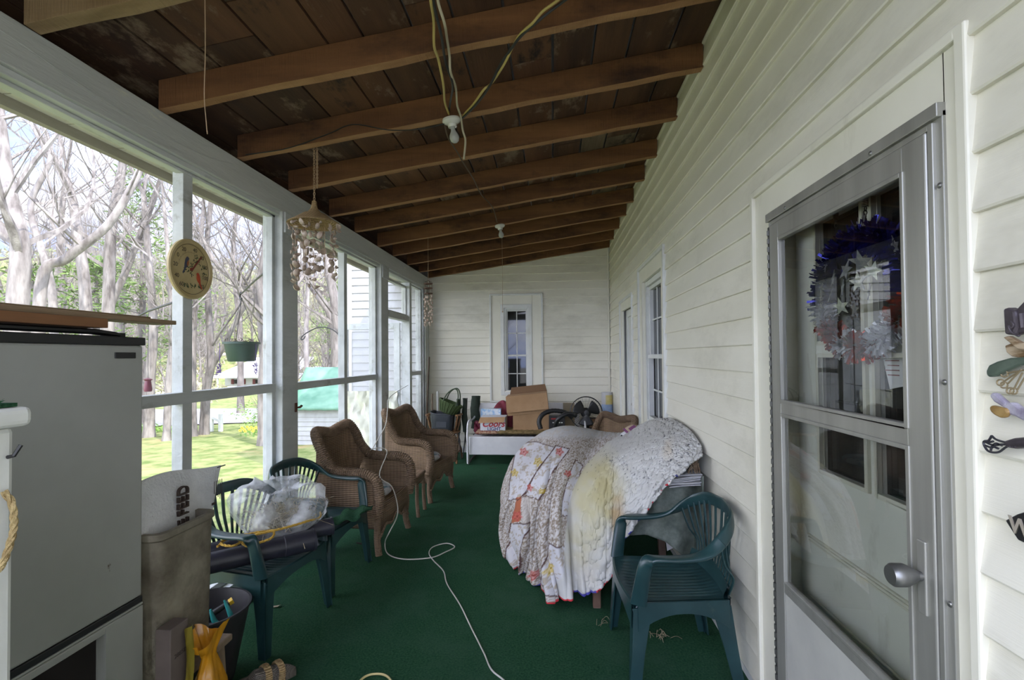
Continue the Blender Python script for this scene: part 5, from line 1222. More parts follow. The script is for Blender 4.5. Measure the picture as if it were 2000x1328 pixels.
def cushion(label, loc, deg):
    mb = MB(); mb.lathe([(0, 0), (.24, .0), (.265, .02), (.27, .035), (.25, .055), (.12, .072), (0, .075)], n=32)
    for p in mb.v: p.x *= 1.0; p.y *= .82
    o = mb.build('seat_cushion', CUSH, smooth=60); o.location = loc; o.rotation_euler = (0, 0, math.radians(deg)); tag(o, label, 'cushion', 'floral seat cushions')
cushion('floral seat cushion on the nearer wicker armchair', (-1.585, 4.02, .371), -94)
cushion('floral seat cushion on the farther wicker armchair', (-1.49, 5.40, .371), -100)
# small wicker side table between them
t = thing('wicker_stool', 'small dark wicker side stool between the two wicker armchairs', 'stool', (-1.42, 4.72, 0))
mb = MB(); mb.box(-1.56, -1.28, 4.58, 4.86, .36, .39); mb.box(-1.55, -1.29, 4.59, 4.85, .30, .36); mb.build('top', WK, t, bevel=.01)
for x in (-1.54, -1.30):
    for y in (4.60, 4.84):
        mb = MB(); roll(mb, [(x, y, .31), (x, y, .15), (x+(.012 if x > -1.4 else -.012), y, 0)], .018, .05, .013); mb.build('leg', WK2, t, smooth=60)
# white cord over the chairs and across the carpet
WC = pm('white_cord', (.55, .53, .47), rough=.6)
pts = [pix(797, 752, X=-2.02), pix(762, 775, Y=5.3), pix(757, 800, Y=5.0), pix(753, 830, Y=4.9), pix(738, 858, Y=4.7), pix(716, 895, Y=4.55)]
pts += [Vector((-1.62, 4.30, .70)), Vector((-1.50, 4.34, .675)), pix(741, 928, X=-1.40), pix(765, 950, X=-1.29), pix(776, 985, X=-1.26), pix(775, 1010, X=-1.25), pix(760, 1040, X=-1.24), pix(752, 1060, Z=.02), pix(758, 1082, Z=.006), pix(790, 1092, Z=.006), pix(842, 1089, Z=.006), pix(870, 1078, Z=.006), pix(888, 1068, Z=.006), pix(872, 1061, Z=.006), pix(846, 1068, Z=.006), pix(838, 1080, Z=.010), pix(846, 1094, Z=.006), pix(866, 1115, Z=.006), pix(873, 1140, Z=.006), pix(898, 1180, Z=.006), pix(920, 1225, Z=.006), pix(945, 1275, Z=.006), pix(960, 1308, Z=.006), pix(990, 1335, Z=.006), pix(1010, 1380, Z=.006)]
mb = MB(); mb.tube(smooth_path(pts, 6), .0042, n=6); tag(mb.build('power_cord', WC, smooth=60), 'long thin white cord trailing from the screens over the wicker chairs and along the carpet', 'cord')
mb = MB(); mb.tube(smooth_path([pix(690, 1345, Z=.007), pix(712, 1322, Z=.007), pix(735, 1316, Z=.007), pix(755, 1320, Z=.007), pix(768, 1335, Z=.007)], 6), .0055, n=6); tag(mb.build('yellow_hose', pm('straw_cord', (.48, .40, .18), rough=.6), smooth=60), 'loop of pale yellow cord on the carpet at the bottom edge', 'cord')
# door mat and bits of straw
mb = MB(); mb.box(.45, .885, 1.45, 2.315, 0.001, .016); tag(mb.build('door_mat', pm('coir_mat', (.09, .035, .014), (.16, .07, .03), scale=90, rough=1, bump=1, bscale=300), bevel=.003), 'brown coir doormat in front of the storm door', 'mat')
rnd = random.Random(31)
for q, (u, v, n_, lb) in enumerate([(1290, 1243, 16, 'tuft of dry straw on the carpet under the right-hand green chair'), (1295, 1195, 8, 'few dry grass stems behind the legs of the right-hand green chair'), (1182, 1215, 5, 'few straw wisps beside the leg of the quilt-covered table')]):
    p = pix(u, v, Z=.004); mb = MB()
    for k in range(n_):
        a = p+Vector((rnd.gauss(0, .03), rnd.gauss(0, .02), 0)); w = rnd.uniform(0, 3.14); d = Vector((math.cos(w), math.sin(w), 0))*rnd.uniform(.015, .035)
        mb.tube(smooth_path([a-d, a+Vector((0, 0, rnd.uniform(.004, .03))), a+d], 3), .0011, n=3)
    tag(mb.build('straw_bits', bpy.data.materials['dry_straw']), lb, 'straw', kind='stuff')
for q, (u, v, lb) in enumerate([(706, 1062, 'dark dry leaf on the carpet in front of the nearer wicker chair'), (963, 915, 'dark dry leaf on the carpet left of the quilt heap'), (531, 1185, 'pale dry leaf on the carpet behind the front green chair')]):
    p = pix(u, v, Z=.003); mb = MB(); mb.grid([[p+Vector((.022*(i-2)+.004*j, .012*(j-1), .004*abs(i-2)+.003*(j % 2))) for j in range(3)] for i in range(5)]); tag(mb.build('dry_leaf', pm('leaf_%d' % q, (.03, .025, .02) if q < 2 else (.30, .26, .18), rough=.9), solid=.001), lb, 'leaf')
# ================= the quilt-covered table =================
TB = pm('dark_table_wood', (.10, .055, .035), (.17, .10, .065), scale=6, stretch=(1, 1, .3), rough=.5)
t = thing('table', 'dark wooden table almost hidden under quilts by the house wall', 'table', (.45, 3.65, 0))
mb = MB(); mb.box(.14, .80, 3.56, 4.35, .62, .65); mb.build('tabletop', TB, t, bevel=.005)
mb = MB(); mb.box(.18, .76, 3.62, 4.29, .56, .62); mb.build('apron', TB, t)
for (x, y, xb, yb) in [(.30, 3.60, .248, 3.03), (.74, 3.60, .76, 3.58), (.14, 4.25, .12, 4.27), (.76, 4.25, .78, 4.27)]:
    mb = MB(); w = .024; mb.hexa([(xb-w, yb-w, 0), (xb+w, yb-w, 0), (xb+w, yb+w, 0), (xb-w, yb+w, 0)], [(x-w, y-w, .56), (x+w, y-w, .56), (x+w, y+w, .56), (x-w, y+w, .56)]); mb.build('leg', TB, t, bevel=.005)
C_ = [  # hem, low, up, shoulder, top mid, crest
 [(989, 1116, 3.75), (979, 1055, 3.80), (976, 1000, 3.86), (980, 955, 3.96), (998, 905, 4.15), (1030, 866, 4.40)],
 [(1014, 1127, 3.50), (1010, 1060, 3.53), (1008, 985, 3.62), (1017, 925, 3.77), (1042, 880, 4.05), (1065, 843, 4.40)],
 [(1046, 1143, 3.27), (1045, 1070, 3.32), (1046, 980, 3.42), (1057, 912, 3.60), (1083, 866, 3.95), (1105, 833, 4.40)],
 [(1077, 1172, 3.02), (1080, 1085, 3.13), (1083, 985, 3.26), (1098, 915, 3.50), (1125, 866, 3.90), (1145, 838, 4.40)],
 [(1125, 1163, 3.00), (1120, 1085, 3.10), (1118, 1000, 3.24), (1136, 932, 3.46), (1165, 876, 3.88), (1185, 845, 4.40)],
 [(1160, 1152, 2.98), (1158, 1080, 3.03), (1158, 985, 3.12), (1172, 912, 3.30), (1200, 870, 3.72), (1217, 847, 4.30)],
 [(1197, 1118, 2.95), (1192, 1050, 3.00), (1194, 965, 3.08), (1210, 898, 3.24), (1236, 856, 3.60), (1247, 833, 4.10)],
 [(1215, 1062, 2.93), (1214, 1010, 2.97), (1224, 943, 3.04), (1245, 883, 3.19), (1266, 845, 3.50), (1277, 822, 3.90)],
 [(1256, 1003, 2.90), (1258, 965, 2.93), (1268, 920, 3.00), (1285, 873, 3.12), (1301, 840, 3.40), (1311, 820, 3.75)],
 [(1292, 958, 2.88), (1300, 930, 2.90), (1311, 900, 2.95), (1323, 868, 3.05), (1336, 843, 3.25), (1342, 833, 3.50)],
 [(1318, 927, 2.87), (1332, 912, 2.90), (1344, 893, 2.94), (1353, 873, 3.01), (1359, 859, 3.10), (1361, 850, 3.30)],
 [(1366, 888, 2.95), (1368, 884, 2.97), (1369, 880, 2.99), (1369, 875, 3.02), (1368, 870, 3.06), (1366, 862, 3.20)]]
nc = len(C_)
rows = np.array([[list(pix(u, v, Y=Y)) for (u, v, Y) in c]+[list(pix(c[5][0]+6, c[5][1]+22, Y=c[5][2]+.22)), list(pix(c[5][0]+8, c[5][1]+110, Y=c[5][2]+.30))] for c in C_])   # nc x 8 x 3
uvr = np.array([[[u, v] for (u, v, Y) in c]+[[c[5][0]+6, c[5][1]+22], [c[5][0]+8, c[5][1]+110]] for c in C_], float)
def cr_interp(A, f):   # Catmull-Rom along axis 0 at float positions f
    n = A.shape[0]; i = np.clip(np.floor(f).astype(int), 0, n-2); t = (f-i).reshape(-1, *([1]*(A.ndim-1)))
    g = lambda k: A[np.clip(k, 0, n-1)]
    p0, p1, p2, p3 = g(i-1), g(i), g(i+1), g(i+2)
    return .5*((2*p1)+(p2-p0)*t+(2*p0-5*p1+4*p2-p3)*t*t+(3*p1-p0-3*p2+p3)*t**3)
NU, NV = 420, 260
fu = np.linspace(0, nc-1, NU); fv = np.linspace(0, 7, NV)
Pq = cr_interp(rows, fu); Pq = np.transpose(cr_interp(np.transpose(Pq, (1, 0, 2)), fv), (1, 0, 2))
UV = cr_interp(uvr, fu); UV = np.transpose(cr_interp(np.transpose(UV, (1, 0, 2)), fv), (1, 0, 2))
S, T = np.meshgrid(fu, fv, indexing='ij')
rng = np.random.RandomState(5)
def vnoise(x, y, seed=0):   # smooth value noise
    r = np.random.RandomState(seed).rand(256, 256); xi = np.floor(x).astype(int); yi = np.floor(y).astype(int); fx = x-xi; fy = y-yi
    fx = fx*fx*(3-2*fx); fy = fy*fy*(3-2*fy); g = lambda a, b: r[a % 256, b % 256]
    return (g(xi, yi)*(1-fx)+g(xi+1, yi)*fx)*(1-fy)+(g(xi, yi+1)*(1-fx)+g(xi+1, yi+1)*fx)*fy
down = np.clip((3.6-T)/3.6, 0, 1)     # 0 at the shoulder, 1 at the hem
left = np.clip((5.0-S)/1.5, 0, 1)
warp = vnoise(S*1.3, T*.8, 3)*1.6
fold = (.034*left+.012)*down**.8*np.sin(2*np.pi*(S*1.25+warp*.8+T*.10))+(.012*left+.006)*down**.7*np.sin(2*np.pi*(S*3.1+warp*1.7-T*.2)+1)
fold += .030*np.exp(-((S-(4.15-.10*T))/.30)**2)*-1*np.clip((5.6-T)/2, 0, 1)      # deep crease between the two halves
fold += .035*(vnoise(S*1.1+7, T*1.1, 9)-.5)*np.clip((5.3-T)/1.5, 0, 1)+.012*(vnoise(S*4, T*3, 11)-.5)
# wrinkles on the worn white half
right = 1-np.clip((4.5-S)/.5, 0, 1)
fold += right*(.030*(np.abs(vnoise(S*3+T*1.5, T*4.5, 14)-.5)*2)**.7+.012*(np.abs(vnoise(S*8, T*9, 17)-.5)*2)**.6+.006*(vnoise(S*12, T*14, 15)-.5))*np.clip((6-T), 0, 1)
# stitched herringbone
cx_, cy_ = S*16, T*22
zig = np.abs(((cx_*.5) % 2)-1)*3+cy_*.9
her = np.where((np.floor(cx_*.5/2) % 2) > 0, cy_*1.0+cx_*.9, cx_*1.0-cy_*.6)
st_ = np.abs(np.sin(np.pi*her*.55))**.5
fold += right*.0045*st_*np.clip((6.2-T), 0, 1)
fold += (1-right)*.0012*np.abs(np.sin(np.pi*(S*20+T*6)))
Pq[..., 1] -= fold*.9; Pq[..., 0] -= fold*.25*np.sign(3-S)*left; Pq[..., 2] += fold*.35*np.clip((T-3)/2, 0, 1)
Pq[..., 2] = np.maximum(Pq[..., 2], .012)
Pq[..., 0] = np.minimum(Pq[..., 0], .866)
U_, V_ = UV[..., 0], UV[..., 1]
col = np.zeros((NU, NV, 3))
def setc(mask, c, a=1.0):
    m_ = (mask*a)[..., None]; col[:] = col*(1-m_)+np.array(c)*m_
jit = rng.rand(NU, NV)
cell = vnoise(U_*1.5+3, V_*1.5, 21)*.55+vnoise(U_*.8, V_*.8, 22)*.45
col[:] = (.26, .21, .16)
setc(cell > .50, (.54, .51, .49)); setc((cell > .47) & (cell <= .50), (.40, .35, .30))
def poly(pts):
    inside = np.zeros(U_.shape, bool); n = len(pts)
    for i in range(n):
        x1, y1 = pts[i]; x2, y2 = pts[(i+1) % n]
        c = ((y1 > V_) != (y2 > V_)) & (U_ < (x2-x1)*(V_-y1)/((y2-y1) if y2 != y1 else 1e-9)+x1); inside ^= c
    return inside
def dist_poly(pts, closed=True):
    d = np.full(U_.shape, 1e9); n = len(pts)
    for i in range(n if closed else n-1):
        x1, y1 = pts[i]; x2, y2 = pts[(i+1) % n]; dx, dy = x2-x1, y2-y1
        t = np.clip(((U_-x1)*dx+(V_-y1)*dy)/(dx*dx+dy*dy), 0, 1); d = np.minimum(d, np.hypot(U_-x1-t*dx, V_-y1-t*dy))
    return d
WHT = (.55, .54, .56)
patches = [[(1012, 868), (1048, 864), (1084, 876), (1056, 912), (1030, 962), (1014, 976), (997, 974), (999, 925)],
           [(1086, 872), (1113, 879), (1085, 915), (1055, 974), (1022, 969), (1052, 920)], [(1002, 1020), (1036, 1022), (1024, 1060), (1017, 1118), (988, 1118), (992, 1070)],
           [(1074, 1062), (1104, 1069), (1098, 1130), (1088, 1166), (1056, 1143), (1066, 1095)], [(1122, 900), (1140, 912), (1112, 1012), (1094, 1010), (1110, 930)]]
for p in patches:
    m_ = poly(p); setc(m_, WHT); bl = vnoise(U_*.16, V_*.16, 31)*.55+vnoise(U_*.5, V_*.5, 32)*.45
    setc(m_ & (bl > .60), (.40, .35, .29))
setc(poly([(1008, 972), (1022, 968), (1020, 1016), (1004, 1019)]), (.38, .13, .07)); setc(poly([(1023, 972), (1040, 974), (1036, 1022), (1024, 1020)]), (.50, .46, .42), .6)
for p in patches: setc(dist_poly(p) < .9, (.10, .06, .055))
def flower(x, y, r, c):
    a = np.arctan2(V_-y, U_-x); d = np.hypot(U_-x, V_-y); rr = r*(.62+.38*np.cos(a*2.5+x)**2); setc((d < rr), c, .6); setc((np.abs(d-rr*.75) < .8), tuple(q*.6 for q in c)); setc(d < r*.2, tuple(q*.5 for q in c))
for x, y, r in [(1024, 884, 9), (1093, 884, 9), (1037, 952, 8), (1045, 1120, 11), (1108, 926, 7), (1014, 1006, 11)]: flower(x, y, r, (.55, .12, .10))
for x, y, r in [(1052, 903, 9), (1006, 925, 9), (1076, 1113, 12), (1060, 958, 6)]: flower(x, y, r, (.60, .44, .07))
# plain back half
bound = [(1222, 848), (1185, 866), (1150, 905), (1120, 958), (1110, 1010), (1102, 1070), (1096, 1120), (1088, 1176)]
bx = np.interp(V_, [b[1] for b in bound], [b[0] for b in bound]); rm = np.clip((U_-bx)/2.0+.5, 0, 1)
rm = np.where(V_ < 848, np.clip((U_-1215)/20, 0, 1), rm)
stain = vnoise(U_*.02, V_*.02, 41)*.6+vnoise(U_*.07, V_*.07, 42)*.4
base = np.array((.52, .515, .49))*(1-.0)
c2 = base[None, None, :]*np.ones_like(col)
def blot(x, y, rx, ry, c, a):
    global c2
    m_ = np.clip(1.25-np.sqrt(((U_-x)/rx)**2+((V_-y)/ry)**2)+(stain-.5)*1.2, 0, 1)*a; c2 = c2*(1-m_[..., None])+np.array(c)*m_[..., None]
blot(1150, 975, 62, 95, (.50, .46, .28), .9); blot(1178, 960, 26, 45, (.38, .33, .16), .7); blot(1207, 1015, 14, 42, (.38, .26, .14), .75); blot(1140, 1090, 45, 40, (.46, .42, .27), .7)
blot(1150, 1120, 40, 40, (.50, .45, .36), .6); blot(1305, 872, 12, 22, (.55, .47, .35), .6)
sp = vnoise(U_*.75, V_*.75, 51); dens_ = np.clip((U_-1245)/60, 0, 1)*np.clip((960-V_)/60, 0, 1)
blk = (sp > .93-.17*dens_*(.6+.4*vnoise(U_*.05, V_*.05, 52))) & (V_ < 960)
bandl = np.exp(-((V_-(870+.55*(U_-1150)))/9)**2)*(U_ > 1140)*(U_ < 1260); blk |= (sp > .80) & (bandl > .3)
c2 = np.where(blk[..., None], np.array((.09, .09, .10)), c2)
col[:] = col*(1-rm[..., None])+c2*rm[..., None]
# top of the left hump: bare white cloth with faint print
tm_ = np.clip((862-V_)/10, 0, 1)*(U_ < 1235)*(T > 3.4); fp = vnoise(U_*.4, V_*.4, 61)
pl = np.where((fp > .62)[..., None], np.array((.50, .47, .43)), np.array((.50, .50, .50))); pl = np.where(((U_ > 1175))[..., None] & (fp > .45)[..., None], np.array((.42, .39, .35)), pl)
col[:] = col*(1-tm_[..., None]*.85)+pl*tm_[..., None]*.85
edge = T < .065
ecol = np.where((np.sin(S*2.2+1) > -.35)[..., None], np.array((.50, .04, .05)), np.array((.06, .06, .28)))
col[:] = np.where(edge[..., None], ecol, col)
mb = MB(); mb.v = [Vector(p) for p in Pq.reshape(-1, 3)]
for i in range(NU-1):
    b = i*NV
    for j in range(NV-1): mb.f.append((b+j, b+j+1, b+NV+j+1, b+NV+j)); mb.m.append(0)
mb.open_mesh = True
QM = pm('printed_quilt_cloth', (.6, .6, .6), attr='pattern', rough=.92, spec=.15, bump=.25, bscale=220)
q = mb.build('patchwork_quilt', QM, smooth=80, colors=np.concatenate([col.reshape(-1, 3), np.ones((NU*NV, 1))], 1))
md = q.modifiers.new('thickness', 'SOLIDIFY'); md.thickness = .008; md.offset = -1
tag(q, 'big printed patchwork quilt with red binding draped over the table, its stained white back showing', 'quilt')
# grey green cloth below it
mb = MB(); G = []
topl = [(1200, 1030), (1225, 990), (1262, 960), (1300, 935), (1335, 925), (1374, 930)]; botl = [(1200, 1062), (1225, 1046), (1262, 1044), (1300, 1058), (1335, 1086), (1374, 1104)]
for i in range(61):
    f = i/60; u = 1200+174*f; vt = np.interp(u, [a[0] for a in topl], [a[1] for a in topl]); vb = np.interp(u, [a[0] for a in botl], [a[1] for a in botl])
    G.append([pix(u, vt+(vb-vt)*j/24, Y=min(3.02+.015*math.sin(f*21+j*.12)+.03*math.sin(f*8), .868/((u-1085)/960) if u > 1300 else 9)) for j in range(25)])
mb.grid(G); tag(mb.build('tablecloth', pm('grey_green_cloth', (.085, .105, .085), (.20, .225, .19), scale=11, rough=.9, bump=.2, bscale=60), smooth=70, solid=.003), 'grey-green patterned cloth hanging below the quilt at the wall side of the table', 'tablecloth')
mb = MB(); a, b, c = pix(1299, 1044, Y=3.08), pix(1332, 1062, Y=3.06), pix(1303, 1076, Y=3.08); o = Vector((0, .004, 0)); mb.add([a, b, c, a+o, b+o, c+o], [(0, 1, 2), (5, 4, 3), (0, 3, 4, 1), (1, 4, 5, 2), (2, 5, 3, 0)]); tag(mb.build('paper_corner', pm('pale_paper', (.50, .50, .52), rough=.7)), 'white corner of paper hanging below the grey-green cloth', 'paper')
PAP = pm('newspaper', (.32, .32, .32), (.50, .50, .50), scale=30, stretch=(1, 1, 8), rough=.8)
for k in range(7):
    z = pix(1330, 948, Y=2.98).z+.0095*k; mb = MB(); G = []
    for i in range(9):
        f = i/8; G.append([(.665+.19*f, 2.93+.012*math.sin(k*2.3)+.10*j, z+.018*f+.003*math.sin(f*4+k)) for j in range(3)])
    mb.grid(G); tag(mb.build('newspaper', PAP, solid=.006), ['bottom newspaper', 'second newspaper from the bottom', 'third newspaper from the bottom', 'middle newspaper', 'third newspaper from the top', 'second newspaper from the top', 'topmost newspaper'][k]+' of the folded stack under the right edge of the quilt', 'newspaper', 'newspapers under the quilt edge')
rnd = random.Random(3); mb = MB()
for k in range(26):
    a = pix(1345+rnd.uniform(0, 22), 893+rnd.uniform(0, 30), Y=2.98); a.x = min(a.x, .86); d = Vector((rnd.uniform(-.03, .02), rnd.uniform(-.02, .02), -rnd.uniform(.02, .07))); b = a+d; b.x = min(b.x, .87)
    mb.tube(smooth_path([a, a.lerp(b, .5)+Vector((rnd.uniform(-.012, .005), -.01, 0)), b], 3), .0028, n=4)
tag(mb.build('twig_bundle', pm('brown_twig', (.12, .07, .04), (.26, .19, .12), scale=20, rough=.8), smooth=50), 'handful of brown twigs poking out at the right end of the quilt', 'twigs')
# little knitted toy on top
c = pix(1224, 853, Y=3.98); t = thing('stuffed_toy', 'small white stuffed toy with a purple and tan knitted hat lying on the quilt', 'toy', c)
TW = pm('white_plush', (.60, .60, .60), (.70, .70, .70), scale=30, rough=.95, bump=.8, bscale=120)
mb = MB(); mb.ball(c, (.052, .05, .045), n=20, k=14); mb.ball(c+Vector((-.045, -.02, -.025)), (.032, .03, .026)); mb.ball(c+Vector((-.085, 0, -.045)), (.05, .045, .03)); mb.build('body', TW, t, smooth=60)
mb = MB(); mb.ball(c+Vector((-.008, -.047, .006)), (.012, .008, .012)); mb.ball(c+Vector((-.045, -.036, .014)), (.008, .007, .008)); mb.build('eye', BLACK, t, smooth=60)
M = Matrix.Translation(c+Vector((.012, 0, .018))) @ Euler((0, .75, 0)).to_matrix().to_4x4()
mb = MB(); mb.lathe([(.056, 0), (.060, .008), (.056, .018)], n=24, M=M); mb.build('hat_band', pm('purple_knit', (.16, .05, .12), rough=.9), t, smooth=60)
mb = MB(); mb.lathe([(.054, .016), (.047, .05), (.028, .085), (0, .10)], n=24, M=M); mb.build('hat', pm('tan_knit', (.42, .32, .22), rough=.9, bump=.6, bscale=90), t, smooth=60)
mb = MB(); mb.lathe([(.053, .035), (.044, .062), (.03, .088)], n=10, M=M, a0=-2.4, a1=-.6); mb.build('hat_patch', bpy.data.materials['purple_knit'], t, smooth=60)
# ================= things by the back wall =================
P = lambda u, v, Y: pix(u, v, Y=Y)
WM = pm('white_glider_metal', (.58, .58, .60), (.66, .66, .68), scale=5, rough=.4)
gx0, gx1, gy0, gy1 = -1.19, .42, 6.86, 7.50
t = thing('glider_bench', 'white metal porch glider against the end wall, loaded with boxes', 'bench', ((gx0+gx1)/2, 7.15, 0))
mb = MB(); mb.box(gx0, gx1, gy0, gy0+.03, P(1000, 889, gy0).z, P(1000, 853, gy0).z); mb.build('front_panel', WM, t, bevel=.012, bseg=3)
mb = MB(); mb.box(gx0+.02, gx1-.02, gy0+.03, gy1, .33, .375); mb.build('seat', WM, t, bevel=.01)
mb = MB(); mb.hexa([(gx0+.03, gy1-.02, .42), (gx1-.03, gy1-.02, .42), (gx1-.03, gy1+.0, .42), (gx0+.03, gy1+.0, .42)], [(gx0+.03, gy1+.06, .80), (gx1-.03, gy1+.06, .80), (gx1-.03, gy1+.09, .80), (gx0+.03, gy1+.09, .80)]); mb.build('backrest', WM, t, bevel=.012)
for x in (gx0-.015, gx1+.015):
    mb = MB(); Q = smooth_path([(x, gy0-.02, .02), (x, gy0-.03, .30), (x, gy0-.02, .50), (x, gy0+.02, .575), (x, gy0+.12, .60), (x, gy0+.35, .585), (x, gy1, .60), (x, gy1+.06, .70)], 6); mb.tube(Q, .013, n=10); mb.build('arm', WM, t, smooth=60)
    mb = MB(); mb.tube([(x+.01, gy0-.03, .025), (x+.01, gy1, .025)], .016, n=6); mb.tube([(x+.01, gy0+.02, .03), (x+.01, gy0+.10, .36)], .008, n=6); mb.tube([(x+.01, gy1-.1, .03), (x+.01, gy1-.18, .36)], .008, n=6); mb.build('runner', pm('rusty_runner', (.05, .045, .04), rough=.7), t)
def cushion2(u0, u1, v0, v1, Y, m_, label, fr=False):
    a, b = P(u0, v1, Y), P(u1, v0, Y); mb = MB(); G = []
    for i in range(31):
        f = i/30; x = a.x+(b.x-a.x)*f; e = min(1, 6*min(f, 1-f)+.35); r_ = (b.z-a.z)/2*e*(1+.14*math.sin(i*2.3)); zc = (a.z+b.z)/2
        G.append([(x, Y+.22-.24*math.cos(w)*(1 if math.cos(w) > 0 else .9), max(.3765, zc+r_*math.sin(w))) for w in [2*math.pi*k/12 for k in range(13)]])
    mb.grid(G); tag(mb.build('bench_cushion', m_, smooth=70), label, 'cushion', 'cushions on the glider')
cushion2(928, 972, 841, 851, 6.89, pm('red_tan_print', (.22, .06, .045), (.40, .28, .18), scale=30, rough=.9, lo=.45, hi=.55), 'flat red patterned cushion at the left end of the white glider')
cushion2(966, 1078, 840, 852, 6.90, pm('olive_fringe', (.12, .085, .03), (.24, .17, .07), scale=24, rough=.95, bump=1, bscale=60), 'long olive brown fringed cushion along the front of the white glider')
CB = pm('cardboard', (.30, .175, .085), (.38, .235, .125), scale=3, rough=.8, dirt=((.22, .13, .06), 4, .6, .8, (1, 1, 1)))
CBD = pm('cardboard_dark', (.16, .09, .045), rough=.85)
def carton(label, x0, x1, y0, y1, z0, z1, rx=0, ry=0, tape=True, m_=None):
    c = Vector(((x0+x1)/2, (y0+y1)/2, z0)); t = thing('cardboard_box', label, 'box', c, 'cardboard boxes on the glider'); R = Matrix.Translation(c) @ Euler((rx, ry, 0)).to_matrix().to_4x4() @ Matrix.Translation(-c)
    mb = MB(); mb.box(x0, x1, y0, y1, z0, z1, 0, R); mb.build('box_body', m_ or CB, t, bevel=.004)
    mb = MB(); mb.box(x0-.001, x1+.001, y0+.02, (y0+y1)/2-.003, z1-.001, z1+.004, 0, R); mb.box(x0-.001, x1+.001, (y0+y1)/2+.003, y1, z1-.001, z1+.004, 0, R); mb.build('flap', m_ or CB, t, bevel=.001)
    if tape: mb = MB(); mb.box(x0-.002, x1+.002, (y0+y1)/2-.03, (y0+y1)/2+.03, z1+.0042, z1+.005, 0, R); mb.build('packing_tape', pm('tape', (.34, .22, .12), rough=.25), t)
    return t, R
carton('big closed cardboard box on the right of the beer box, carrying the tilted open one', P(1002, 842, 6.98).x, P(1073, 842, 6.98).x, 6.98, 7.38, .47, P(1000, 806, 6.98).z)
x0, x1 = P(991, 800, 6.93).x, P(1072, 800, 6.93).x; zb = P(1000, 811, 6.93).z; zt = P(1000, 771, 6.93).z
c = Vector(((x0+x1)/2, 7.1, zb)); t = thing('cardboard_box', 'tilted cardboard box with raised flaps on top of the big closed one', 'box', c, 'cardboard boxes on the glider')
R = Matrix.Translation(c) @ Euler((0, -.10, 0)).to_matrix().to_4x4() @ Matrix.Translation(-c)
mb = MB(); mb.box(x0, x1, 6.97, 7.36, zb+.012, zt, 0, R); mb.build('box_body', CB, t, bevel=.004)
mb = MB(); mb.hexa([(x0-.004, 6.925, zb+.06), (x1+.004, 6.925, zb+.06), (x1+.004, 6.93, zb+.06), (x0-.004, 6.93, zb+.06)], [(x0, 6.962, zt), (x1, 6.962, zt), (x1, 6.968, zt), (x0, 6.968, zt)]); 
for q in mb.v: q[:] = R @ q
mb.build('front_flap', CB, t, bevel=.001)
mb = MB(); mb.hexa([(x0+.03, 7.34, zt), (x1, 7.34, zt), (x1, 7.346, zt), (x0+.03, 7.346, zt)], [(x0+.06, 7.37, zt+.10), (x1-.02, 7.37, zt+.10), (x1-.02, 7.376, zt+.10), (x0+.06, 7.376, zt+.10)])
for q in mb.v: q[:] = R @ q
mb.build('rear_flap', CBD, t, bevel=.001)
# beer box
bx0, bx1, by = P(938, 840, 6.96).x, P(987, 840, 6.96).x, 6.96; bz0, bz1 = P(960, 846, by).z, P(960, 815, by).z
t = thing('beer_box', 'open white beer carton with red and blue lettering on the left half of the glider', 'box', ((bx0+bx1)/2, by+.15, bz0))
mb = MB(); mb.box(bx0, bx1, by, by+.30, bz0, bz1); mb.build('box_body', pm('white_carton_print', (.55, .57, .62), rough=.5), t, bevel=.003)
mb = MB(); mb.box(bx0, bx1, by-.0015, by, bz0, bz0+.03); mb.build('blue_band', pm('carton_blue', (.10, .16, .42), rough=.5), t)
mb = MB(); mb.hexa([(bx0-.02, by-.05, bz1-.075), (bx1-.015, by-.05, bz1-.065), (bx1-.015, by-.047, bz1-.065), (bx0-.02, by-.047, bz1-.075)], [(bx0, by-.004, bz1), (bx1, by-.004, bz1+.004), (bx1, by, bz1+.004), (bx0, by, bz1)]); mb.build('flap', CB, t)
CM = lambda x, z: Matrix.Translation((x, by-.002, z)) @ Matrix.Rotation(math.pi/2, 4, 'X')
mx_ = (bx0+bx1)/2; text_obj('Coors', .125, pm('carton_red', (.42, .02, .03), rough=.5), t, CM(mx_+.005, bz1-.095), shear=.35, bold=.003, extrude=.001, name='red_script')
text_obj('LIGHT', .070, pm('carton_navy', (.02, .03, .16), rough=.5), t, CM(mx_+.02, bz0+.058), extrude=.001, bold=.001, name='blue_lettering')
a, b = P(936, 818, 7.12), P(976, 801, 7.12); t = thing('can_pack', 'blue and white drinks pack standing behind the open beer carton', 'pack', (a.x, 7.12, bz0))
mb = MB(); mb.box(a.x, b.x, 7.275, 7.40, bz0, b.z); mb.build('pack_body', pm('light_blue_print', (.25, .42, .65), (.60, .66, .72), scale=14, rough=.4, lo=.45, hi=.55), t, bevel=.004)
mb = MB(); G = []
for i in range(13): G.append([(P(966, 800, 7.38).x-.03+.30*i/12, 7.42+.03*math.sin(j*1.3+i), .40+(.45-.14*abs(i/6-1)**2)*j/8) for j in range(9)])
mb.grid(G); tag(mb.build('red_jacket', pm('dark_red_cloth', (.14, .015, .03), (.20, .03, .05), scale=6, rough=.8, bump=.4, bscale=12), smooth=70, solid=.03), 'crumpled dark red cloth behind the beer carton', 'cloth')
mb = MB(); G = []
for i in range(8): G.append([(P(927, 830, 7.2).x+.12*i/7, 7.2+.03*math.sin(j*1.1+i), .38+(.30-.02*i)*j/8*(.6+.4*i/7)) for j in range(9)])
mb.grid(G); tag(mb.build('red_bag', pm('maroon_bag', (.12, .012, .03), rough=.6), smooth=70, solid=.05), 'small maroon bag squeezed between the glider arm and the beer carton', 'bag')
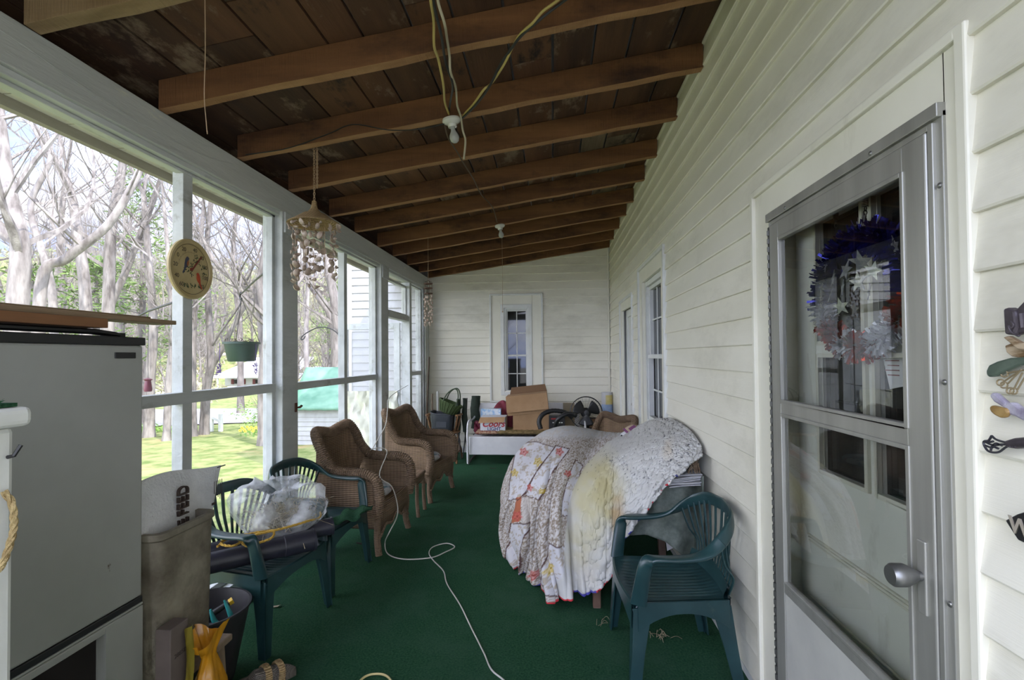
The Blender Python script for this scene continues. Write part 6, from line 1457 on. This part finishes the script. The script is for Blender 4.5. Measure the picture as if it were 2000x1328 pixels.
# black hoses and battery box
def arch(pts, r, label):
    mb = MB(); Q = smooth_path(pts, 8); mb.tube(Q, [r*(1+(.05 if i % 2 else -.05)) for i in range(len(Q))], n=10); tag(mb.build('black_hose', BLACK, smooth=70), label, 'hose', 'black hoses on the glider')
arch([P(1056, 838, 6.80), P(1053, 822, 6.82), P(1062, 808, 6.85), P(1082, 802, 6.88), P(1105, 806, 6.9), P(1118, 816, 6.92)], .032, 'thick black hose arching up beside the big cardboard box')
arch([P(1086, 852, 6.95), P(1084, 838, 6.70), P(1088, 822, 6.62), P(1100, 811, 6.62), P(1114, 808, 6.64), P(1126, 812, 6.66)], .030, 'second black hose arching in front of the black fan')
a, b = P(1072, 838, 6.75), P(1104, 815, 6.75); t = thing('battery_box', 'black box with red and white print under the arching hose', 'box', (a.x, 6.95, .55))
mb = MB(); mb.box(a.x, b.x, 6.90, 7.05, .42, b.z); mb.build('box_body', BLACK, t, bevel=.004)
mb = MB(); mb.box(a.x+.03, b.x-.06, 6.898, 6.8995, b.z-.05, b.z-.03); mb.build('red_print', pm('print_red', (.35, .02, .02), rough=.5), t)
mb = MB()
for k in range(5): mb.box(a.x+.05+k*.03, a.x+.07+k*.03, 6.898, 6.8995, b.z-.10, b.z-.085)
mb.build('white_print', WHITE, t)
mb = MB(); mb.box(P(1100, 800, 7.45).x, P(1122, 800, 7.45).x, 7.43, 7.49, .40, P(1100, 787, 7.45).z); tag(mb.build('tan_panel', pm('tan_board', (.34, .28, .19), rough=.8), bevel=.003), 'plain tan board behind the fan on the glider', 'board')
# fan
fc = P(1145, 806, 6.95); R = 31/960*6.95
t = thing('pedestal_fan', 'round black wire-cage fan on a post, in front of the end wall', 'fan', (fc.x, 6.95+.1, 0))
FM = Matrix.Translation(fc) @ Matrix.Rotation(math.pi/2, 4, 'X') @ Matrix.Rotation(-.12, 4, 'X')
FB_ = pm('fan_black', (.010, .010, .011), rough=.4)
mb = MB()
for r_, z, w_ in [(R, 0, .006), (R*.99, .02, .004), (R*.98, -.045, .004)]: mb.tube([(r_*math.cos(w), r_*math.sin(w), z) for w in [2*math.pi*k/48 for k in range(48)]], w_, n=6, closed=True, M=FM)
for k in range(48):
    w = 2*math.pi*k/48; c_, s_ = math.cos(w), math.sin(w)
    mb.tube([(R*.99*c_, R*.99*s_, .02), (R*.6*c_, R*.6*s_, .048), (R*.14*c_, R*.14*s_, .05)], .0013, n=3, M=FM)
    if k % 2 == 0: mb.tube([(R*.98*c_, R*.98*s_, -.045), (R*.5*c_, R*.5*s_, -.075), (R*.2*c_, R*.2*s_, -.08)], .0013, n=3, M=FM)
mb.lathe([(0, .055), (R*.15, .052), (R*.15, .045), (0, .045)], n=20, M=FM); mb.build('wire_cage', FB_, t)
for k in range(3):
    mb = MB(); w0 = k*2.094+.5; G = []
    for i in range(9):
        rr = R*(.12+.72*i/8); G.append([(rr*math.cos(w0+(j/6-.5)*(1.35-.3*abs(i/8-.6))), rr*math.sin(w0+(j/6-.5)*(1.35-.3*abs(i/8-.6))), -.01+.03*(j/6-.5)) for j in range(7)])
    mb.grid(G, M=FM); mb.build('blade', FB_, t, smooth=60, solid=.003)
mb = MB(); mb.lathe([(0, -.20), (.05, -.20), (.07, -.17), (.072, -.09), (.05, -.07), (0, -.07)], n=24, M=FM); mb.lathe([(0, .02), (.03, .018), (.03, -.07)], n=16, M=FM); mb.build('motor', FB_, t, smooth=40)
mb = MB(); mb.tube([fc+Vector((.03, .13, -.02)), fc+Vector((.03, .13, -.16)), (fc.x+.03, fc.y+.13, .03)], [.022, .018, .016], n=10); mb.tube([fc+Vector((.05, .12, -.10)), fc+Vector((.23, .08, -.09))], .016, n=8); mb.build('post', FB_, t, smooth=40)
mb = MB(); mb.lathe([(0, 0), (.17, 0), (.17, .012), (.05, .035), (0, .035)], (fc.x+.03, fc.y+.13, 0), n=28); mb.build('base', FB_, t, smooth=40)
# printed roll, small labelled box
rx = P(1186, 800, 7.5).x; zr_ = P(1186, 766, 7.5).z
t = thing('printed_roll', 'tall roll of blue and yellow printed plastic standing in the far right corner', 'roll', (rx, 7.55, 0))
mb = MB(); mb.lathe([(0, 0), (.082, 0), (.082, zr_), (.07, zr_), (.07, zr_-.02), (0, zr_-.02)], (rx, 7.52, 0), n=28); mb.build('roll_core', pm('roll_pale', (.50, .50, .50), rough=.35), t, smooth=40)
def band(z0, z1, c_, a0, a1): mb = MB(); mb.lathe([(.0835, z0), (.0835, z1)], (rx, 7.52, 0), n=16, a0=a0, a1=a1); mb.build('print_band', c_, t, smooth=40)
RB = pm('roll_blue', (.18, .30, .55), (.35, .45, .62), scale=9, rough=.35); RYL = pm('roll_yellow', (.52, .44, .10), (.60, .52, .30), scale=9, rough=.35)
band(zr_-.18, zr_-.04, RYL, -1.9, -.2); band(zr_-.42, zr_-.18, RB, -3.1, 0); band(zr_-.60, zr_-.42, RYL, -2.2, -.9); band(zr_-.62, zr_-.42, RB, -.9, 0); band(.2, zr_-.62, RB, -3.1, 0)
mb = MB(); mb.box(rx+.088, rx+.10, 7.60, 7.70, 0, zr_-.03); tag(mb.build('dark_board', pm('dark_slat', (.03, .025, .02), rough=.8)), 'narrow dark board behind the printed roll in the corner', 'board')
t, R_ = carton('small brown box with a white label below the fan', P(1152, 840, 7.0).x, P(1186, 840, 7.0).x, 7.0, 7.22, P(1160, 846, 7.0).z, P(1160, 819, 7.0).z, tape=False, m_=pm('small_carton', (.24, .13, .06), rough=.7))
mb = MB(); a, b = P(1174, 834, 6.999), P(1182, 823, 6.999); mb.box(a.x, b.x, 6.997, 6.999, a.z, b.z); mb.build('label', pm('label_grey', (.35, .35, .40), rough=.6), t)
carton('plain cardboard carton standing on the floor under the small labelled one', P(1140, 840, 7.0).x, P(1188, 840, 7.0).x, 7.0, 7.30, 0, P(1160, 847, 7.0).z-.006)
# captain's chair with the grey tote and the green basket
OAK = pm('turned_oak', (.16, .075, .03), (.30, .155, .065), scale=7, stretch=(1, 1, .3), rough=.45)
cc = Vector((-1.60, 7.12, 0)); t = thing('wooden_chair', "turned wooden armchair at the far left holding a grey tub and a green basket", 'chair', cc)
mb = MB(); mb.lathe([(0, .405), (.215, .405), (.235, .42), (.235, .435), (.20, .445), (0, .435)], cc, n=28); mb.build('seat', OAK, t, smooth=40)
tp_ = [.012, .018, .012, .02, .024, .02, .012, .018, .024, .022, .014, .019, .013]
for sx in (-1, 1):
    for sy in (-1, 1):
        a = cc+Vector((sx*.16, sy*.15, .41)); b = cc+Vector((sx*.225, sy*.21, 0)); mb = MB(); mb.tube([a.lerp(b, k/12) for k in range(13)], tp_, n=10); mb.build('leg', OAK, t, smooth=50)
for sx in (-1, 1):
    mb = MB(); mb.tube([cc+Vector((sx*.205, -.18, .13)), cc+Vector((sx*.205, .18, .13))], .010, n=8); mb.build('stretcher', OAK, t)
mb = MB(); mb.tube([cc+Vector((-.205, -.19, .16)), cc+Vector((.205, -.19, .16))], .011, n=8); mb.build('stretcher', OAK, t)
for k, w in enumerate([-.45, 0.1, .7, 1.25, 1.89, 2.44, 3.04, 3.59]):
    a = cc+Vector((.19*math.cos(w), .19*math.sin(w), .43)); b = cc+Vector((.245*math.cos(w), .235*math.sin(w), .66)); mb = MB(); mb.tube([a.lerp(b, q/8) for q in range(9)], [.010, .014, .011, .016, .018, .016, .011, .015, .01], n=8); mb.build('spindle', OAK, t, smooth=50)
mb = MB(); mb.tube([cc+Vector((.25*math.cos(w), .24*math.sin(w), .672)) for w in [-.6+4.34*k/24 for k in range(25)]], .026, n=8, flat=(.5, 1)); mb.build('arm_rail', OAK, t, smooth=50)
TUB = pm('slate_tub', (.022, .026, .034), (.032, .037, .046), scale=6, rough=.4)
tc2 = Vector((P(864, 830, 7.02).x, 7.06, .447)); w2_ = .165
t = thing('storage_tub', 'slate grey plastic tub on the seat of the turned wooden chair', 'tub', tc2)
mb = MB(); V = []; F = []; n = 24
for (s_, z) in [(0, .0), (.86, .0), (.90, .01), (1, .27), (1.03, .275), (1.03, .29), (.97, .29), (.9, .03), (0, .02)]:
    for k in range(n):
        w = 2*math.pi*(k+.5)/n; c_, s2 = math.cos(w), math.sin(w); V.append((tc2.x+w2_*s_*abs(c_)**.35*(1 if c_ > 0 else -1), tc2.y+.14*s_*abs(s2)**.35*(1 if s2 > 0 else -1), tc2.z+z-(.06*(c_*.5+.5) if z > .2 else 0)))
for a in range(8):
    for k in range(n): F.append((a*n+k, a*n+(k+1) % n, (a+1)*n+(k+1) % n, (a+1)*n+k))
mb.add(V, F); mb.build('tub_body', TUB, t, smooth=35)
mb = MB(); mb.box(tc2.x-.07, tc2.x+.08, tc2.y-.134, tc2.y-.128, tc2.z+.06, tc2.z+.17); mb.build('moulded_panel', TUB, t, bevel=.008)
GW = weave('green_wicker', (.018, .035, .010), (.085, .125, .045), sc=40)
bc2 = Vector((P(872, 815, 7.05).x, 7.08, .695)); M = Matrix.Translation(bc2) @ Euler((0, .38, 0)).to_matrix().to_4x4()
t = thing('wicker_basket', 'green wicker basket with two tall hoop handles perched on the grey tub', 'basket', bc2)
mb = MB(); mb.lathe([(0, 0), (.09, 0), (.115, .02), (.165, .14), (.178, .165), (.178, .178), (.165, .178), (.155, .15), (.10, .02), (0, .015)], n=40, sy=.78, M=M); mb.build('basket_body', GW, t, smooth=50)
mb = MB()
for k in range(20):
    w = 2*math.pi*k/20; mb.tube([(.118*math.cos(w), .092*math.sin(w), .022), (.146*math.cos(w), .114*math.sin(w), .09), (.180*math.cos(w+.03), .140*math.sin(w+.03), .17)], .006, n=5, M=M)
mb.build('ribs', GW, t, smooth=60)
for yy in (-.07, .07):
    mb = MB(); mb.tube(smooth_path([(-.10, yy*1.6, .16), (-.085, yy*1.2, .28), (-.03, yy*.9, .37), (.03, yy*.8, .375), (.085, yy*1.2, .28), (.10, yy*1.6, .16)], 6), .009, n=8, M=M); mb.build('handle', pm('dark_green_cane', (.03, .05, .02), rough=.6), t, smooth=60)
# folded camp chairs and umbrella bundle
DG = pm('dark_green_canvas', (.012, .022, .014), (.03, .045, .032), scale=6, rough=.8)
for q, (u, w_, zt_, lb) in enumerate([(898, .035, P(898, 778, 7.3).z, 'folded dark camp chair, leftmost of the bundle beside the glider arm'), (909, .04, P(909, 777, 7.3).z, 'folded dark camp chair in the middle of the bundle beside the glider arm'), (924, .065, P(924, 775, 7.35).z, 'wide dark green folded canvas chair at the right of the bundle')]):
    x = P(u, 800, 7.3).x; y = 7.30+.06*q-(.22 if q < 2 else 0)+.1; t = thing('folded_chair', lb, 'chair', (x, y, 0), 'folded camp chairs')
    mb = MB(); G = []
    for i in range(17):
        w = 2*math.pi*i/16; G.append([(x+w_*(1+.25*math.sin(3*w+j))*math.cos(w)*(.45+.55*math.sin(math.pi*min(1, .15+j/9)) if q < 2 else 1), y+.035*math.sin(w), zt_-.50+.50*j/8) for j in range(9)])
    mb.grid(G); mb.build('canvas', DG, t, smooth=60)
    for s_ in (-1, 1):
        mb = MB(); mb.tube([(x+s_*w_*.7, y+.04, zt_+.0), (x+s_*w_*.2, y+.04, .40), (x-s_*w_*1.0, y+.03, .0)], .009, n=6); mb.build('leg', pm('dark_tube', (.03, .03, .03), rough=.4), t)
# rods leaning in the far left corner
for (a, b, r_, m_, lb) in [((-1.90, 7.44, 1.52), (-1.91, 7.15, .0), .012, pm('dark_handle', (.06, .035, .02), rough=.7), 'long dark wooden handle leaning on the last screen post'), ((-1.87, 7.50, .95), (-1.86, 7.35, 0), .011, pm('pale_handle', (.16, .11, .07), rough=.7), 'shorter brown stick leaning in the far left corner')]:
    mb = MB(); mb.tube([a, Vector(a).lerp(Vector(b), .5)+Vector((.008, 0, 0)), b], r_, n=8); tag(mb.build('tool_handle', m_, smooth=60), lb, 'handle')
mb = MB(); mb.box(-1.83, -1.80, 7.60, 7.64, 0, .98); tag(mb.build('wood_strip', WHITE, bevel=.003), 'narrow white slat standing in the far left corner', 'board')
# latch on the main post
c = Vector((XL+.008, 3.63, pix(575, 796, X=XL).z)); t = thing('turn_latch', 'small rusty hook latch on the main porch post', 'latch', c); RU = pm('rust', (.10, .04, .02), rough=.8)
mb = MB(); mb.box(c.x-.006, c.x+.004, c.y-.012, c.y+.012, c.z-.035, c.z+.035); mb.build('plate', RU, t, bevel=.003)
mb = MB(); mb.tube(smooth_path([c, c+Vector((.03, .0, .0)), c+Vector((.035, .02, .008)), c+Vector((.02, .035, .012))], 4), .006, n=6); mb.tube([c+Vector((.01, 0, 0)), c+Vector((.012, .07, .006))], .005, n=6); mb.build('hook', RU, t, smooth=60)

# ================= wreath between the storm glass and the inner door =================
wc = pix(1676, 572, X=.922); t = thing('tinsel_wreath', 'patriotic tinsel wreath in blue, white and red with silver stars behind the storm door glass', 'wreath', wc)
def tins(name, c1, c2, metal=.75, rough=.22): return pm(name, c1, c2, scale=40, rough=rough, metal=metal, lo=.4, hi=.6)
TB_, TW_, TR_ = tins('blue_foil', (.012, .012, .12), (.05, .05, .36)), tins('white_tinsel', (.55, .56, .60), (.80, .80, .84), .2, .4), tins('red_foil', (.28, .01, .01), (.60, .06, .02))
rnd = random.Random(77); RR = .165
segs = [('blue_tinsel', TB_, -12, 188), ('white_tinsel', TW_, 188, 216), ('red_tinsel', TR_, 210, 246), ('white_tinsel', TW_, 240, 264), ('red_tinsel', TR_, 258, 290), ('white_tinsel', TW_, 284, 322), ('red_tinsel', TR_, 322, 350)]
for nm, m_, a0, a1 in segs:
    mb = MB(); cnt = int((a1-a0)*7.5)
    for k in range(cnt):
        a = math.radians(rnd.uniform(a0, a1)); b = rnd.uniform(0, 6.283); rr = .052 if nm[0] != 'b' else .058
        c0 = wc+Vector((0, -math.cos(a)*RR*1.25, math.sin(a)*RR)); d = Vector((math.sin(b)*.7, -math.cos(a)*math.cos(b), math.sin(a)*math.cos(b))); L = rr*rnd.uniform(.5, 1.1); s_ = d.cross(Vector((rnd.uniform(-1, 1), rnd.uniform(-1, 1), rnd.uniform(-1, 1)))).normalized()*.0045
        p0 = c0+d*.012; p1 = c0+d*L; p1.x = min(max(p1.x, .892), .956); p0.x = min(max(p0.x, .892), .956); mb.add([p0-s_*.6, p0+s_*.6, p1+s_, p1-s_], [(0, 1, 2, 3)])
    mb.open_mesh = True; mb.build(nm, m_, t)
SV = tins('silver_foil', (.30, .31, .36), (.62, .62, .60), .6, .35)
for k, (dy, dz, s_) in enumerate([(.10, .06, .030), (.03, .075, .034), (-.045, .085, .040), (-.10, .05, .030), (.12, .005, .026), (.05, .02, .030), (-.03, .03, .034), (-.08, -.005, .026), (.06, -.035, .030), (-.01, -.05, .026), (.145, .11, .024), (-.19, .10, .03), (-.06, .20, .03)]):
    mb = MB(); R_ = Euler((rnd.uniform(-.5, .5), rnd.uniform(-.5, .5), rnd.uniform(-.6, .6))).to_matrix().to_4x4(); M = Matrix.Translation((.905, wc.y+dy, wc.z+dz)) @ R_ @ Matrix(((0, 0, 1, 0), (1, 0, 0, 0), (0, 1, 0, 0), (0, 0, 0, 1)))
    mb.prism([((s_ if q % 2 == 0 else s_*.42)*math.sin(q*math.pi/5), (s_ if q % 2 == 0 else s_*.42)*math.cos(q*math.pi/5)) for q in range(10)], -.001, .001, 0, M); mb.build('silver_star', SV, t)
IRON = pm('dark_iron', (.05, .045, .035), rough=.5, metal=.6)
for q, (u, vt, vm, vb) in enumerate([(1632, 405, 428, 505), (1690, 372, 404, 470)]):
    a, m0, b = pix(u, vt, X=.925), pix(u+.5, vm, X=.925), pix(u+4 if q == 0 else u-3, vb, X=.925); mb = MB(); n = 70
    mb.tube([a.lerp(m0, i/n)+Vector((.007*math.cos(i*.9), .007*math.sin(i*.9), 0)) for i in range(n)], .0018, n=4)
    mb.box(a.x-.004, a.x+.004, a.y-.004, a.y+.004, a.z, 1.972)
    for k in range(9):
        c0 = m0.lerp(b, (k+.5)/9); L = (m0-b).length/9*.66; mb.tube([c0+Vector(((.005*math.cos(w) if k % 2 else 0), (0 if k % 2 else .005*math.cos(w)), L*math.sin(w))) for w in [i*math.pi/4 for i in range(8)]], .0014, n=4, closed=True)
    tag(mb.build('hanging_chain', IRON, smooth=60), ['left spring and chain holding the tinsel wreath', 'right spring and chain holding the tinsel wreath'][q], 'chain', 'chains of the tinsel wreath')
mb = MB(); A = [pix(1724, 697, X=.978), pix(1776, 694, X=.978), pix(1778, 752, X=.978), pix(1738, 760, X=.978)]; mb.hexa(A, [p+Vector((.002, 0, 0)) for p in A])
t = thing('paper_notice', 'white sheet of paper with faint print taped inside the front door pane', 'paper', A[0]); mb.build('sheet', pm('notice_paper', (.70, .70, .70), rough=.7), t)
mb = MB()
for k in range(4): z = A[0].z-.012-k*.014; mb.box(.9765, .9775, A[0].y-.07, A[0].y-.012-.01*(k % 2), z, z+.003)
mb.build('faint_print', pm('pale_red_ink', (.30, .14, .14), rough=.8), t)

# ================= ornaments on the near siding =================
def wpoly(pts, X, th, m_, parent, name, bevel=.002, m2=None):
    Q = [pix(u, v, X=X) for u, v in pts]; n = len(Q); mb = MB()
    V = Q+[q+Vector((th, 0, 0)) for q in Q]; F = [tuple(range(n)), tuple(range(2*n-1, n-1, -1))]+[(i, (i+1) % n, n+(i+1) % n, n+i) for i in range(n)]; mb.add(V, F); return mb.build(name, m_, parent, bevel=bevel)
XW_ = .862
t = thing('metal_scroll', 'dark rusty metal scroll ornament, highest of the ornaments on the siding right of the door', 'ornament', pix(1975, 630, X=XW_)); PUR = pm('dark_purple_metal', (.05, .04, .048), (.10, .085, .095), scale=20, rough=.5, metal=.4)
wpoly([(1958, 603), (1966, 601), (1981, 607), (1985, 640), (1980, 655), (1961, 653)], XW_, .02, PUR, t, 'scroll_plate', .004)
wpoly([(1981, 607), (2004, 583), (2040, 560), (2045, 620), (2000, 650), (1984, 652)], XW_+.006, .012, PUR, t, 'side_plate', .003)
mb = MB(); mb.tube(smooth_path([pix(1974, 628, X=XW_-.003), pix(1979, 634, X=XW_-.003), pix(1975, 641, X=XW_-.003), pix(1970, 636, X=XW_-.003), pix(1975, 648, X=XW_-.003), pix(1988, 656, X=XW_-.003), pix(1992, 655, X=XW_)], 5), .0016, n=5); mb.tube([pix(1995, 612, X=XW_), pix(1998, 640, X=XW_)], .004, n=6); mb.build('scroll_wire', PUR, t)
t = thing('wooden_leaves', 'carved wooden leaf ornament with brown veins under the metal scroll', 'ornament', pix(1975, 675, X=XW_)); LW = pm('grained_wood', (.14, .08, .03), (.42, .33, .22), scale=10, stretch=(1, 1, 6), rough=.6, lo=.42, hi=.56)
wpoly([(1958, 659), (1968, 656), (1990, 668), (2010, 672), (2005, 684), (1986, 682), (1972, 670)], XW_, .010, LW, t, 'leaf'); wpoly([(1962, 675), (1972, 671), (1988, 676), (2020, 664), (2030, 690), (1990, 699), (1975, 696), (1965, 688)], XW_+.010, .010, LW, t, 'leaf')
t = thing('leaf_ornament', 'long rounded dark green leaf ornament with twisted wire curls below', 'ornament', pix(1950, 720, X=XW_)); GBm = pm('dark_green_metal', (.05, .075, .055), (.09, .12, .09), scale=20, rough=.35)
wpoly([(1925, 724), (1930, 713), (1945, 706), (1970, 699), (2000, 697), (2040, 699), (2040, 712), (1990, 714), (1962, 726), (1945, 735), (1930, 737), (1925, 732)], XW_, .012, GBm, t, 'leaf', .004)
mb = MB()
for (c0, e) in [((1954, 747), (1995, 722)), ((1961, 752), (1995, 722)), ((1973, 763), (1997, 728)), ((1980, 764), (2003, 735)), ((1962, 730), (2005, 722))]:
    C0 = [pix(c0[0]+7*math.cos(w), c0[1]+6*math.sin(w), X=XW_+.004) for w in [i*.6 for i in range(11)]]; mb.tube(C0+[pix(e[0], e[1], X=XW_)], .0016, n=5)
mb.build('wire_curls', pm('tan_wire', (.30, .24, .14), rough=.5, metal=.3), t)
t = thing('hand_trowel', 'two-lobed purple and gold garden trowel ornament on the siding', 'ornament', pix(1960, 790, X=XW_))
wpoly([(1931, 773), (1936, 766), (1943, 768), (1955, 779), (1964, 787), (1976, 785), (1990, 795), (2040, 800), (2040, 830), (1995, 821), (1980, 813), (1970, 810), (1958, 796), (1940, 785)], XW_, .012, pm('mauve_enamel', (.20, .17, .24), (.42, .40, .46), scale=30, rough=.3), t, 'upper_lobe', .004)
wpoly([(1930, 795), (1936, 791), (1952, 795), (1964, 797), (1969, 806), (1962, 815), (1953, 817), (1941, 811), (1933, 804)], XW_-.004, .010, pm('gold_enamel', (.22, .13, .04), (.34, .22, .08), scale=30, rough=.35), t, 'lower_lobe', .004)
t = thing('wire_whisk', 'dark twisted wire whisk ornament, below the purple trowel on the siding', 'ornament', pix(1950, 868, X=XW_))
mb = MB()
for pl in [[(1937, 851), (1945, 858), (1960, 863), (1975, 866)], [(1937, 851), (1931, 860), (1922, 862), (1923, 871), (1932, 882), (1950, 883), (1965, 873), (1978, 868)], [(1922, 862), (1938, 869), (1956, 868), (1972, 868)], [(1924, 870), (1938, 874), (1944, 866), (1957, 870)], [(1935, 880), (1938, 872), (1950, 876)], [(1928, 864), (1940, 862)]]:
    mb.tube(smooth_path([pix(u, v, X=XW_) for u, v in pl], 5), .0022, n=6)
mb.build('wire_loops', pm('gun_metal', (.05, .05, .06), rough=.4, metal=.5), t)
mb = MB(); mb.tube([pix(1970, 867, X=XW_), pix(1985, 866, X=XW_), pix(2040, 862, X=XW_)], [.007, .010, .010], n=10)
for k in range(3): mb.tube([pix(1972+k*5, 860, X=XW_-.006), pix(1974+k*5, 874, X=XW_-.006)], .002, n=5)
mb.build('handle', PUR, t, smooth=60)
t = thing('welcome_plate', 'dark metal plate with a raised letter W, lowest ornament on the siding', 'sign', pix(1985, 1030, X=XW_)); wpoly([(1962, 1016), (1985, 1004), (2030, 990), (2060, 1060), (2003, 1062), (1987, 1055)], XW_, .008, BLACK, t, 'plate', .003)
wp = pix(1992, 1031, X=XW_-.001); text_obj('W', .042, pm('tan_letter', (.34, .30, .24), rough=.6), t, Matrix.Translation(wp) @ Matrix(((0, 0, -1, 0), (-1, 0, 0, 0), (0, 1, 0, 0), (0, 0, 0, 1))), bold=.001, name='raised_letter', extrude=.001)
